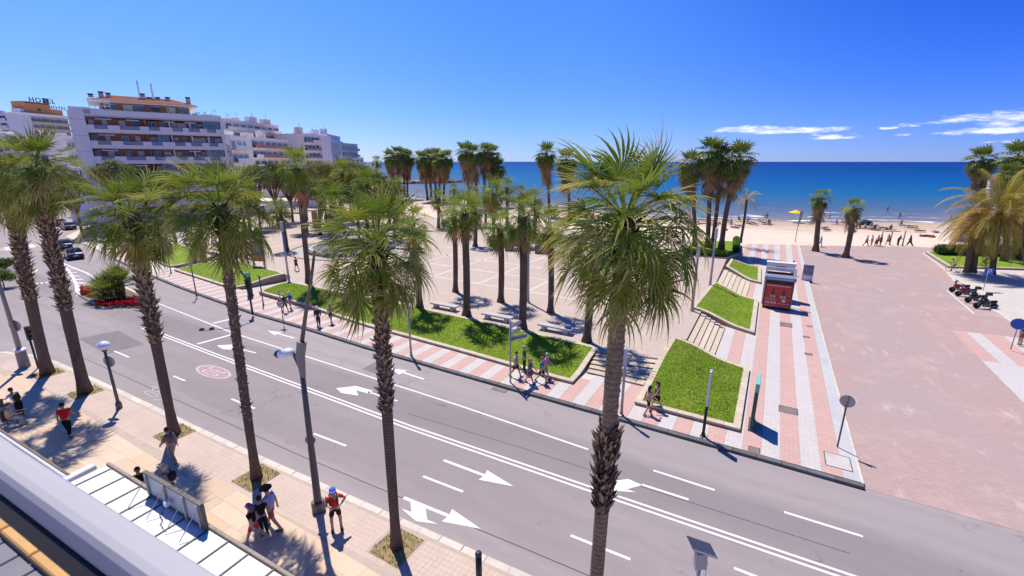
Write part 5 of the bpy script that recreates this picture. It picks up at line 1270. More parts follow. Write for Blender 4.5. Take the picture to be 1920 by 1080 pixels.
def limit_sign():
    t, h = roundsign('round no-parking style sign with a white face on the striped pavement near the walkers', 532,608,563,.31,R_(-62), face=WHITEP)
    ax = Matrix.Rotation(R_(-62),3,'Z') @ Matrix.Rotation(math.pi/2,3,'Y'); b = MB(); n = 24; V = []
    for rr_ in (.30,.225):
        for k in range(n): V.append(ax@Vector((rr_*math.cos(2*math.pi*k/n), rr_*math.sin(2*math.pi*k/n), .070))+Vector((0,0,h-.31)))
    b.add(V,[(k,(k+1)%n,n+(k+1)%n,n+k) for k in range(n)]); b.build('sign_ring', BLACK, t)
    b = MB(); b.add([ax@Vector((x,y,.070))+Vector((0,0,h-.31)) for x,y in ((-.03,-.16),(.06,-.12),(.02,.16),(-.07,.12))],[(0,1,2,3)]); b.build('sign_mark', BLACK, t)
    b = MB(); b.tube([(0,0,h),(0,0,h+.9)],.05,8); b.build('pole_extension', STEEL, t)
limit_sign()
t, h = roundsign('blue round sign on a thin post at the right edge beside the blue-shirted person', 1895,655,597,.42,R_(-110),z=.12,face=BLUEP,mat=STEEL)
def parking_sign():
    b_ = G(1843,545,.1); h = AT(1850,512,fwd(b_)).z; t = thing('parking_sign','blue square parking sign with a white letter beside the motorcycles','traffic sign',b_)
    b = MB(); b.tube([(0,0,0),(0,0,h+.3)],.035,8); b.build('post', STEEL, t)
    R = Matrix.Rotation(R_(28),3,'Z'); b = MB(); b.box((0,-.05,h),(.95,.04,.8),mat=None); p = b.build('plate', BLUEP, t); p.rotation_euler = (0,0,R_(28))
    cu = D.curves.new('parking_letter','FONT'); cu.body='P'; cu.size=.95; cu.align_x='CENTER'; cu.align_y='CENTER'; cu.extrude=.004
    o = D.objects.new('tmp',cu); COL.objects.link(o); dg = bpy.context.evaluated_depsgraph_get(); dg.update(); me = D.meshes.new_from_object(o.evaluated_get(dg)); D.objects.remove(o); me.materials.clear(); me.materials.append(WHITEP)
    q = obj('letter', me, t); q.matrix_local = R.to_4x4() @ Matrix.Translation((0,-.08,h)) @ Matrix.Rotation(math.pi/2,4,'X')
parking_sign()
def globe():
    b_ = G(224,765,Z_W); t = thing('globe_lamp','brown lamp post with a white glass globe and a round sign fixed below it','lamp post',b_); h = AT(198,648,fwd(b_)).z-Z_W
    b = MB(); b.tube([(0,0,0),(0,0,h-.28)],[.085,.06],10); b.build('pole', DKSTEEL, t, smooth=True); b = MB(); b.lathe([(.15,0),(.15,.3),(.09,.42)],10); b.build('base', DKSTEEL, t)
    b = MB(); b.lathe([(.10,h-.34),(.14,h-.26),(.14,h-.2)],12); b.build('collar', DKSTEEL, t); b = MB(); b.ball((0,0,h),.30,18,12,sq=(1,1,.82)); b.build('globe', WHITEGL, t, smooth=True)
    ax = Matrix.Rotation(R_(115),3,'Z') @ Matrix.Rotation(math.pi/2,3,'Y'); b = MB(); b.lathe([(.33,.08),(.33,.1)],24,(0,0,h-.95),ax=ax); p = b.build('sign_disc', SIGNBACK, t); b = MB(); b.lathe([(.31,.103),(.31,.106)],24,(0,0,h-.95),ax=ax); b.build('sign_face', REDP, p)
globe()
def mast():
    b_ = Vector((-14.0,9.25,Z_W)); t = thing('street_lamp','tall tapering grey street lamp with a white lantern and a round sign on its shaft','lamp post',b_); fw = fwd(b_)
    tp = AT(563,668,fw)-b_; h = tp.z; k1 = AT(570,735,fw)-b_
    b = MB(); b.tube([(0,0,0),(0,0,.05),(tp.x*.4,tp.y*.4,h*.5),tuple(tp)],[.165,.15,.11,.085],12); b.build('shaft', DKSTEEL, t, smooth=True)
    b = MB(); b.lathe([(.25,0),(.25,.4),(.21,.45)],12); b.build('base', DKSTEEL, t)
    q = AT(566,640,fw)-b_; b = MB(); b.tube([tuple(tp-Vector((0,0,.8))),tuple(tp),tuple(q)],[.095,.16,.17],8); b.build('head_box', flat((0.24,0.22,0.21),.5,.2), t)
    up = [AT(566,642,fw),AT(573,590,fw-.1),AT(584,520,fw-.2),AT(590,470,fw-.3)]; b = MB(); b.tube([tuple(p-b_) for p in up],[.075,.065,.05,.04],8); b.build('upper_pole', DKSTEEL, t, smooth=True)
    e = AT(526,663,fw)-b_; m = AT(548,660,fw)-b_; b = MB(); b.tube([tuple(tp-Vector((0,0,.15))),tuple(m)],[.07,.05],8); b.tube([tuple(tp-Vector((0,0,.75))),tuple(m-Vector((0,0,.06)))],[.04,.03],6); b.build('bracket', DKSTEEL, t)
    d = (e-m).normalized(); b = MB(); P = [m+d*f for f in (-.05,.0,.15,.38,.50)]; b.tube([tuple(p) for p in P],[.08,.14,.20,.19,.15],14,flat=.85); b.build('lantern', WHITEGL, t, smooth=True)
    b = MB(); b.tube([tuple(m+d*.49),tuple(m+d*.56),tuple(m+d*.66)],[.155,.15,.05],14,flat=.85); b.build('lantern_cap', flat((0.03,0.04,0.09),.3), t)
    s = AT(578,830,fw)-b_; ax = Matrix.Rotation(R_(120),3,'Z') @ Matrix.Rotation(math.pi/2,3,'Y'); b = MB(); b.lathe([(.20,.16),(.20,.18)],24,tuple(s),ax=ax); p = b.build('sign_disc', SIGNBACK, t); b = MB(); b.lathe([(.19,.182),(.19,.185)],24,tuple(s),ax=ax); b.build('sign_face', REDP, p)
mast()
def left_lamp():
    b_ = G(47,688,Z_W); t = thing('street_lamp','grey lamp mast at the left edge with a pale collar above its foot','lamp post',b_); fw = fwd(b_); tp = AT(-12,440,fw)-b_
    b = MB(); b.tube([(0,0,0),(0,0,1.15)],[.30,.27],12); b.build('base', flat((0.25,0.23,0.22),.6), t); b = MB(); b.lathe([(.24,1.15),(.33,1.17),(.33,1.27),(.2,1.35)],12); b.build('collar', WHITEP, t)
    b = MB(); b.tube([(0,0,1.2),(0,0,tp.z*.5),(0,0,tp.z)],[.15,.11,.08],10); b.build('shaft', flat((0.27,0.25,0.25),.5,.3), t, smooth=True)
    s = AT(24,612,fw)-b_; ax = Matrix.Rotation(R_(120),3,'Z') @ Matrix.Rotation(math.pi/2,3,'Y'); b = MB(); b.lathe([(.40,.14),(.40,.16)],24,(0,0,s.z),ax=ax); p = b.build('sign_disc', SIGNBACK, t); b = MB(); b.lathe([(.38,.163),(.38,.166)],24,(0,0,s.z),ax=ax); b.build('sign_face', REDP, p)
left_lamp()
def traffic_light(label, px, py, z, topy, arm=None, rz=0.0, lit=None):
    b_ = G(px,py,z); t = thing('traffic_light',label,'traffic light',b_); h = AT(px,topy,fwd(b_)).z-z
    b = MB()
    if arm: b.tube([(0,0,0),(0,0,h*.55),(arm[0]*.25,arm[1]*.25,h*.86),(arm[0]*.6,arm[1]*.6,h*.99),(arm[0],arm[1],h)],[.09,.08,.07,.06,.05],9)
    else: b.tube([(0,0,0),(0,0,h)],.06,9)
    b.build('pole', BLACK, t, smooth=True)
    heads = [(0.0,0.0,h-.45)] if not arm else [(0,0,h*.48),(arm[0]*.8,arm[1]*.8,h-.45),(arm[0],arm[1],h-.45)]
    for x,y,zz in heads:
        R = Matrix.Rotation(rz,3,'Z'); o = R@Vector((.16,0,0)); b = MB(); b.box((x+o.x,y+o.y,zz),(.24,.30,.92),rz); hd = b.build('signal_head', BLACK, t)
        for i,c in enumerate(((0.35,.02,.02),(0.30,.16,.01),(0.02,.16,.07))):
            p = R@Vector((.285,0,0))+Vector((x,y,zz+.29-.29*i)); ax = R@Matrix.Rotation(math.pi/2,3,'Y'); b = MB(); b.lathe([(.10,0),(.09,.03)],12,tuple(p),ax=ax); b.build('lamp', flat(c,.3), hd)
            b = MB(); V = []; n = 8
            for q in range(n+1): a = math.pi*q/n; 
            V = [R@Vector((xx,.13*math.cos(math.pi*q/n),.13*math.sin(math.pi*q/n)))+Vector((x,y,zz+.29-.29*i)) for xx in (.28,.5) for q in range(n+1)]
            b.add(V,[(q,q+1,n+2+q,n+1+q) for q in range(n)]); b.build('visor', BLACK, hd)
traffic_light('black traffic light with three visored lamps on the near pavement, seen from the side', 72,690,Z_W,612,rz=R_(10))
traffic_light('black traffic light with a long curved arm reaching over the road', 474,590,Z_W,470,arm=(-2.6,-2.6),rz=R_(170))
for lab,px,py,ty in [('short pole with a small triangular sign by the pointed lawn',369,556,497),('short lamp pole on the striped pavement near the far lawn strip',321,513,470),('thin post casting a short shadow beside the green totem',494,572,520)]:
    t,h = col(lab,px,py,ty,.06,.05,Z_W,'street_pole','pole',DKSTEEL)
    if 'triangular' in lab: b = MB(); b.add([(x,y,h+z) for y in (-.06,-.08) for x,z in ((-.35,-.1),(.35,-.1),(0,.5))],[(0,1,2),(5,4,3),(0,3,4,1),(1,4,5,2),(2,5,3,0)]); b.build('sign_plate', SIGNBACK, t)
    else: b = MB(); b.tube([(0,0,h-.1),(0,0,h+.15)],.09,8); b.build('cap', DKSTEEL, t)
def near_bollard():
    b_ = Vector((-6.75,9.75,Z_W)); top = AT(897,1034,fwd(b_)); b_ = Vector((top.x,top.y,Z_W)); t = thing('lamp_bollard','dark rounded column top rising into view at the bottom edge by the kerb','bollard',b_); h = top.z-Z_W
    b = MB(); b.tube([(0,0,0),(0,0,h-.14)],.105,16); b.build('column', BLACK, t, smooth=True); b = MB(); b.lathe([(.108,h-.14),(.115,h-.13),(.115,h-.1),(.10,h-.04),(.06,h-.005),(.01,h)],16); b.build('dome_cap', flat((0.03,0.05,0.08),.25), t, smooth=True)
near_bollard()
def solar():
    top = AT(1316,1027,9.3); b_ = Vector((top.x,top.y,Z_W)); t = thing('solar_meter','grey post with a box and a tilted solar panel at the bottom edge','parking meter',b_); h = top.z-Z_W
    R = (Matrix.Rotation(HEAD,3,'Z') @ Matrix.Rotation(R_(22),3,'Y'))
    b = MB(); b.tube([(0,0,0),(0,0,h-.1)],.05,10); b.build('post', STEEL, t, smooth=True)
    b = MB(); b.box((0,0,h-.36),(.26,.2,.46),HEAD); b.box((0,0,h-.10),(.2,.15,.1),HEAD); b.build('box', flat((0.40,0.39,0.38),.5), t)
    b = MB(); b.box((0,0,h+.02),(.66,.42,.03),mat=R); p = b.build('solar_panel', flat((0.05,0.055,0.075),.2), t); b = MB()
    for s in (-1,1): b.add([Vector((0,0,h+.02))+R@Vector(v) for v in ((-.34,s*.215-.012,-.02),(.34,s*.215-.012,-.02),(.34,s*.215+.012,-.02),(-.34,s*.215+.012,-.02),(-.34,s*.215-.012,.02),(.34,s*.215-.012,.02),(.34,s*.215+.012,.02),(-.34,s*.215+.012,.02))],[(3,2,1,0),(4,5,6,7),(0,1,5,4),(2,3,7,6),(0,4,7,3),(1,2,6,5)])
    b.build('panel_edge', STEEL, p)
    b = MB(); b.tube([(-.12,0,h-.62),(.0,-.22,h-.9)],.02,6); b.tube([(.17,.06,h-.4),(.16,.06,h-1.1)],.012,6); b.build('bracket', flat((0.6,0.6,0.62),.4), t)
solar()
# benches: stone slab on two blocks
BENCHST = pm('bench_stone', (0.48,0.44,0.41), .12, 3, .8, bump=.2)
def bench(label, x, y, l, rz=0.0):
    t = thing('stone_bench', label, 'bench', (x,y,Z_P), rz, 'stone benches on the plaza edge'); b = MB(); b.bevbox((0,0,.42),(l,.62,.12),.015); b.build('seat', BENCHST, t)
    for s in (-1,1): b = MB(); b.bevbox((s*l*.33,0,.18),(.3,.5,.36),.01); b.build('leg', BENCHST, t)
bench('leftmost fully visible stone bench, left of the trunk between the two benches', -24.2,30.55,2.8); bench('middle stone bench behind the fingerpost boards, left of the stout palm', -18.6,30.35,2.8); bench('stone bench with a blue bag on it, right of the stout palm', -13.35,30.3,2.8); bench('stone bench at the lawn edge under the drooping plaza crown, left of all others', -29.6,30.75,2.8)
b = MB(); b.ball((0,0,.14),.28,8,5,sq=(1.2,.7,.6)); o = tag(b.build('bag', flat((0.12,0.14,0.36),.7), None, (-12.3,30.3,Z_P+.47), smooth=True), 'blue bag lying at the right end of a stone bench', 'bag')
# fountain ring
def fountain():
    c = Vector((-54.5,47.0,Z_P)); t = thing('fountain','round sunken basin with a dark inner ring at the left of the plaza','fountain',c)
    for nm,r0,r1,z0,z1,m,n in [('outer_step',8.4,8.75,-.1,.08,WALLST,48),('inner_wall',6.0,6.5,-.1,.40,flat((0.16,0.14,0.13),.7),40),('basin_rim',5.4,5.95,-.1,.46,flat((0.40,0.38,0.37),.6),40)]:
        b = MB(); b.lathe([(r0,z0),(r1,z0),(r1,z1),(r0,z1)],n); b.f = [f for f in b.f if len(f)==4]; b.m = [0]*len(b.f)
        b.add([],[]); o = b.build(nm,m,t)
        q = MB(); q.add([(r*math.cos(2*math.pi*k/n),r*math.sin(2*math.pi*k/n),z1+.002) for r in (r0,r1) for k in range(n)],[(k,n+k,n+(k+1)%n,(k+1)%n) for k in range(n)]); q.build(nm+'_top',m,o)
    b = MB(); b.add([(5.5*math.cos(2*math.pi*k/40),5.5*math.sin(2*math.pi*k/40),.35) for k in range(40)],[tuple(range(40))]); b.build('water', flat((0.20,0.21,0.22),.35,spec=.3), t)
    b = MB(); b.add([(8.35*math.cos(2*math.pi*k/40),8.35*math.sin(2*math.pi*k/40),.008) for k in range(40)],[tuple(range(40))]); b.build('basin_floor', flat((0.42,0.38,0.36),.7), t)
fountain()
# far plaza: banner, timber shelter, awning with tables, seats
def misc():
    p = G(572,420,Z_P); t = thing('banner','tall bright blue banner standing behind the slim tall palm','banner',p); b = MB(); b.tube([(0,0,0),(0,0,6.3)],.06,6); b.build('pole',STEEL,t); b = MB(); b.box((.55,0,3.4),(.9,.05,5.4),HEAD); b.build('cloth',flat((0.02,0.22,0.62),.6),t); b = MB(); b.box((.55,0,4.6),(.92,.06,.9),HEAD); b.build('print',flat((0.25,0.5,0.75),.6),t)
    p = G(592,425,Z_P); t = thing('shelter','open timber shelter on tan posts at the back of the plaza','shelter',p,HEAD); tan = flat((0.42,0.27,0.13),.8)
    for x in (0,3.2): b = MB(); b.box((x,0,1.6),(.9,.6,3.2)); b.build('post',tan,t)
    b = MB(); b.box((1.6,0,3.32),(5.2,2.4,.25)); b.build('roof',flat((0.55,0.48,0.38),.8),t)
    p = G(515,398,.8); t = thing('restaurant_awning','long white awning over dark tables at the plaza corner','awning',p,HEAD); b = MB(); b.add([(-8,-2,3.0),(8,-2,3.0),(8,2,3.5),(-8,2,3.5),(-8,-2,2.85),(8,-2,2.85),(8,2,3.35),(-8,2,3.35)],[(0,1,2,3),(7,6,5,4),(0,4,5,1),(1,5,6,2),(3,2,6,7),(0,3,7,4)]); b.build('canopy',AWN,t)
    for x in (-7.8,-3,3,7.8): b = MB(); b.tube([(x,-1.9,0),(x,-1.9,3)],.06,6); b.build('post',STEEL,t)
    r = random.Random(6)
    tb = thing('cafe_table','small dark cafe table with a round top under the white awning','table',G(505,402,.8),0,'tables under the white awning'); b = MB(); b.lathe([(.4,.72),(.4,.76)],12); b.build('top',DKSTEEL,tb); b = MB(); b.tube([(0,0,0),(0,0,.72)],.05,6); b.build('leg',DKSTEEL,tb)
    ch = thing('cafe_chair','dark cafe chair at a table under the white awning','chair',G(508,403,.8),0,'chairs under the white awning'); b = MB(); b.box((0,0,.45),(.42,.42,.05)); b.build('seat',DKSTEEL,ch); b = MB(); b.box((0,.2,.7),(.42,.04,.5)); b.build('backrest',DKSTEEL,ch)
    for sx in (-1,1):
        for sy in (-1,1): b = MB(); b.box((sx*.18,sy*.18,.21),(.04,.04,.42)); b.build('leg',DKSTEEL,ch)
    for k in range(18):
        q = p+Vector((r.uniform(-7,7)*RX+r.uniform(-1.6,4)*-HX*0,r.uniform(-7,7)*RY+r.uniform(-4,2),0)); dup(tb,q)
        for m in range(2): dup(ch,q+Vector((r.uniform(-.9,.9),r.choice((-.75,.75)),0)),r.uniform(0,6.28))
    st = thing('grey_seat_block','dark grey seat block on the far side of the gridded paving','bench',G(925,462,Z_P),.2,'grey seat blocks at the plaza back'); b = MB(); b.bevbox((0,0,.6),(1.0,.8,1.2),.03); b.build('body',flat((0.12,0.11,0.12),.7),st); b = MB(); b.bevbox((1.8,0,.3),(2.4,.8,.5),.03); b.build('seat',flat((0.30,0.28,0.28),.7),st)
    for px,py in ((955,470),(968,468),(1010,475),(940,452)): dup(st,G(px,py,Z_P),.3)
    p = G(487,500,Z_P); t = thing('notice_board','blue and orange printed notice board on the pointed lawn','notice board',p,R_(25)); b = MB(); b.box((0,0,2.0),(1.7,.14,2.6)); f = b.build('frame',flat((0.06,0.07,0.10),.5),t); b = MB(); b.box((0,-.08,2.35),(1.5,.02,1.6)); b.build('poster',flat((0.05,0.10,0.28),.4),f); b = MB(); b.box((0,-.08,1.1),(1.5,.02,.75)); b.build('poster',flat((0.55,0.22,0.08),.4),f)
    for s in (-1,1): b = MB(); b.box((s*.7,0,.35),(.12,.12,.7)); b.build('leg',DKSTEEL,t)
misc()

# ---------------- kiosk ----------------
def kiosk():
    x0,x1,y0,y1 = .36,2.62,47.2,48.2; zb = Z_W; h = 2.75; L = x1-x0; cx = (x0+x1)/2
    t = thing('kiosk','red fronted rental kiosk with a grey roof fascia and an open white counter behind','kiosk',(cx,y0,zb)); W2 = L/2; dp = y1-y0
    dk = flat((0.035,0.02,0.02),.5); red = pm('kiosk_red',(0.50,0.025,0.02),.15,2,.35,.5)
    b = MB(); b.box((0,dp/2,h/2),(L,dp,h)); b.build('body',dk,t)
    b = MB(); b.box((0,-.02,h*.47),(L-.16,.04,h*.80)); p = b.build('poster',red,t)
    b = MB(); b.box((0,dp/2,h+.16),(L+.25,dp+.3,.30)); f = b.build('roof',flat((0.20,0.22,0.28),.5),t)
    b = MB(); b.box((0,-.16,h+.16),(L+.2,.03,.24)); b.build('fascia',flat((0.16,0.20,0.30),.4),f)
    ink = flat((0.75,0.68,0.66),.5)
    # the print: two riders, a headline bar, a big slanted word-like mark and a square
    def rect(x,z,w,hh,m=None,sh=0.0):
        b.add([(x,-.045,z),(x+w,-.045,z),(x+w+sh,-.045,z+hh),(x+sh,-.045,z+hh)],[(0,1,2,3)])
    b = MB(); r = random.Random(2)
    x = -1.0
    while x < .9: w = r.uniform(.06,.2); rect(x,h*.80,w,.055); x += w+.035
    x = -.98
    while x < -.15: w = r.uniform(.05,.13); rect(x,h*.335,w,.04); x += w+.03
    x = .1
    while x < .95: w = r.uniform(.06,.14); rect(x,h*.20,w,.04); x += w+.03
    x = -1.0
    while x < .95: w = r.uniform(.06,.18); rect(x,h*.115,w,.03); x += w+.04
    rect(.38,h*.27,.26,.25); q_ = b.build('small_print',ink,p); q_['kind'] = 'stuff'
    b = MB()
    for i in range(7):       # bold slanted characters, illegible in the photograph
        x = -.98+i*.135; rect(x,h*.18,.035,.26,sh=.05); 
        if i%2==0: rect(x,h*.18,.10,.05)
        else: rect(x+.03,h*.18+.21,.10,.05,sh=.01); rect(x+.08,h*.18,.035,.2,sh=.05)
    b.build('bold_print',ink,p)
    b = MB(); sk = MB()
    for cx_ in (-.42,.42):
        n = 10
        for dx,dz,rx_,rz_,an in ((.03,1.86,.075,.09,0),(0,1.66,.10,.16,.2),(-.09,1.62,.035,.15,.7),(.12,1.60,.035,.15,-.8),(-.05,1.42,.045,.14,.15),(.06,1.42,.045,.14,-.15)): b.add([(cx_+dx+rx_*math.cos(2*math.pi*k/n)*math.cos(an)+rz_*math.sin(2*math.pi*k/n)*math.sin(an),-.044-.0005*dz,dz-rx_*math.cos(2*math.pi*k/n)*math.sin(an)+rz_*math.sin(2*math.pi*k/n)*math.cos(an)) for k in range(n)],[tuple(range(n))])
        for s in (-.13,.13): sk.add([(cx_+s+.12*math.cos(2*math.pi*k/n),-.048,1.22+.12*math.sin(2*math.pi*k/n)) for k in range(n)],[tuple(range(n))])
    b.add([(-1.0,-.043,1.16),(1.0,-.043,1.12),(1.0,-.043,1.26),(-1.0,-.043,1.22)],[(0,1,2,3)]); b.build('rider_print',flat((0.09,0.045,0.04),.5),p); sk.build('wheel_print',flat((0.45,0.40,0.35),.5),p)
    cu = D.curves.new('roof_word','FONT'); 
    b = MB(); x = -1.05; r = random.Random(9)
    while x < 1.0: w = r.uniform(.06,.17); b.add([(x,-.178,h+.08),(x+w,-.178,h+.08),(x+w,-.178,h+.22),(x,-.178,h+.22)],[(0,1,2,3)]); x += w+.04
    b.build('fascia_print',flat((0.45,0.52,0.62),.4),f)
    # the white open stall behind it
    s = thing('rental_stall','white open stall with a lit counter directly behind the red kiosk','stall',(cx,y1+.35,zb)); wf = flat((0.70,0.70,0.74),.4); sd = 3.0; sh = 3.7
    for sx in (-1,1):
        for y in (0,sd): b = MB(); b.box((sx*(W2+.05),y,sh/2),(.12,.12,sh)); b.build('post',wf,s)
    b = MB(); b.box((0,sd-.3,sh-.05),(L+.3,.9,.12)); b.build('roof_beam',wf,s); b = MB(); b.box((0,.1,sh-.08),(L+.2,.08,.12)); b.build('front_beam',wf,s)
    b = MB(); b.box((0,sd-.05,sh*.86),(L,.06,.85)); b.build('back_banner',flat((0.76,0.75,0.76),.5),s); b = MB(); b.box((0,sd-.05,1.35),(L,.06,2.6)); b.build('back_panel',flat((0.06,0.05,0.05),.6),s)
    b = MB(); b.box((0,1.9,2.18),(L-.1,1.0,.08)); b.build('counter',flat((0.42,0.33,0.26),.6),s); b = MB(); b.box((0,2.2,1.05),(L-.2,.3,2.1)); b.build('counter_front',flat((0.20,0.15,0.13),.6),s)
    b = MB(); b.box((-W2+.4,1.2,1.25),(.6,.6,2.5)); b.build('cabinet',flat((0.22,0.24,0.30),.5),s)
    b = MB(); b.box((0,sd-.09,sh*.84),(.9,.02,.3)); b.build('banner_print',flat((0.62,0.25,0.22),.5),s)
kiosk()
def aboard():
    p = G(1512,528,.02); t = thing('pavement_board','standing display board with a printed photograph right of the kiosk','display board',p,R_(-8)); b = MB(); b.box((0,0,1.05),(1.05,.12,1.9)); f = b.build('frame',flat((0.45,0.46,0.5),.5),t); b = MB(); b.box((0,-.07,1.35),(.95,.02,1.1)); b.build('picture',pm('printed_picture',(0.16,0.17,0.22),.9,4,.4),f); b = MB(); b.box((0,-.07,.45),(.95,.02,.5)); b.build('picture_foot',flat((0.62,0.6,0.62),.4),f); b = MB(); b.box((0,0,.06),(1.1,.6,.12)); b.build('foot',BLACK,t)
aboard()

# ---------------- vehicles ----------------
GLASSC = flat((0.02,0.03,0.04),.08,spec=.7); TYRE = flat((0.018,0.018,0.018),.8); RIM = flat((0.4,0.4,0.42),.35,.7)
def car(label, loc, rz, body, name='parked_car', kind='hatch', group=None):
    t = thing(name,label,'car',loc,rz,group)
    # side profile lofted over the width, with tumblehome
    prof = [(-2.05,.30),(-2.08,.55),(-2.02,.86),(-1.75,.98),(-1.30,1.42),(-.55,1.50),(.25,1.46),(.95,1.02),(1.75,.90),(2.08,.66),(2.1,.35),(2.0,.28)] if kind=='hatch' else [(-2.5,.35),(-2.52,.8),(-2.5,1.9),(-2.3,2.15),(.9,2.2),(1.35,2.0),(1.95,1.2),(2.5,1.0),(2.55,.5),(2.45,.3)]
    W_ = .86 if kind=='hatch' else .95; V = []; n = len(prof)
    for y,sc,dz in ((-W_,.96,0),(-W_*.92,1.0,0),(0,1.01,.03),(W_*.92,1.0,0),(W_,.96,0)):
        for x,z in prof:
            k = max(0,(z-.95))/.6; yy = y*(1-.17*k) if kind=='hatch' else y*(1-.03*k); V.append((x*sc,yy,z+dz*(z>.8)-(.02 if abs(y)==W_ else 0)))
    F = [(r*n+i,r*n+(i+1)%n,(r+1)*n+(i+1)%n,(r+1)*n+i) for r in range(4) for i in range(n)]+[tuple(range(n))[::-1],tuple(4*n+i for i in range(n))]
    b = MB(); b.add(V,F); b.build('body',body,t,smooth=False)
    def pane(nm,pts): q = MB(); q.add(pts,[tuple(range(len(pts)))]); q.build(nm,GLASSC,t)
    if kind=='hatch':
        pane('rear_window',[(-1.74,-.70,1.0),(-1.74,.70,1.0),(-1.35,.60,1.40),(-1.35,-.60,1.40)][::-1]); pane('windscreen',[(.98,-.72,1.05),(.98,.72,1.05),(.34,.62,1.455),(.34,-.62,1.455)])
        for s in (-1,1):
            for x0,x1,xa,xb in ((-1.45,-.5,-1.15,-.5),(-.42,.75,-.42,.25)): pane('side_window',[(x0,s*.845,1.0),(x1,s*.845,1.0),(xb,s*.755,1.40),(xa,s*.755,1.40)][::s])
        for s in (-1,1): q = MB(); q.box((-2.07,s*.66,.80),(.06,.3,.16)); q.build('tail_light',flat((0.35,0.01,0.01),.2),t); q = MB(); q.box((1.98,s*.62,.72),(.16,.34,.14)); q.build('headlight',flat((0.6,0.62,0.65),.1),t); q = MB(); q.box((.62,s*.95,1.02),(.12,.16,.12)); q.build('mirror',body,t)
        q = MB(); q.box((-2.09,0,.62),(.03,.5,.12)); q.build('number_plate',WHITEP,t); q = MB(); q.box((-2.06,0,.38),(.12,1.5,.2)); q.build('bumper',BLACK,t)
        wx = (-1.28,1.30)
    else:
        pane('windscreen',[(1.98,-.8,1.22),(1.98,.8,1.22),(1.38,.78,1.98),(1.38,-.78,1.98)]); pane('rear_window',[(-2.53,.7,1.2),(-2.53,-.7,1.2),(-2.53,-.7,1.85),(-2.53,.7,1.85)])
        for s in (-1,1): pane('side_window',[(.6,s*.96,1.25),(1.7,s*.96,1.25),(1.3,s*.95,1.9),(.6,s*.95,1.9)][::s]); 
        wx = (-1.6,1.6)
    for x in wx:
        for s in (-1,1):
            ax = Matrix.Rotation(math.pi/2,3,'X'); q = MB(); q.lathe([(.20,-.11),(.32,-.10),(.33,0),(.32,.10),(.20,.11)],16,(x,s*(W_-.06),.33),ax=ax); w = q.build('wheel',TYRE,t); q = MB(); q.lathe([(.20,-.115),(.20,.115)],10,(x,s*(W_-.06),.33),ax=ax); q.build('rim',RIM,w)
    return t
NAVY = pm('navy_car_paint',(0.008,0.013,0.035),.1,2,.18,.7); BLKC = pm('black_car_paint',(0.010,0.012,0.016),.1,2,.18,.7); WHC = pm('white_car_paint',(0.72,0.73,0.75),.03,2,.25,.6)
hd = math.atan2(2.0,-10.7)
p = G(140,484,0); car('dark navy hatchback driving away beside the hatched road markings',p,hd,NAVY)
p = G(121,466,0); car('black car just ahead of the navy hatchback, half hidden by a palm trunk',p,hd,BLKC)
p = G(129,430,0); car('dark car farther up the road, small, beyond the striped crossing',p,hd+.1,NAVY)
p = G(112,423,0); car('second dark car in the far distance, left of the small one beyond the crossing',p,hd+.1,BLKC)
p = G(500,400,.78); car('white van parked by the restaurant awning at the back of the plaza',p,R_(250),WHC,'parked_van','van')
def wheel(b_, x, z, r, w, parent, nm='wheel', y=0.0):
    ax = Matrix.Rotation(math.pi/2,3,'X'); q = MB(); q.lathe([(r*.72,-w*.5),(r*.96,-w*.5),(r,0),(r*.96,w*.5),(r*.72,w*.5)],18,(x,y,z),ax=ax); o = q.build(nm,TYRE,parent); q = MB(); q.lathe([(r*.72,-w*.35),(r*.72,w*.35)],12,(x,y,z),ax=ax); q.build('rim',RIM,o); return o
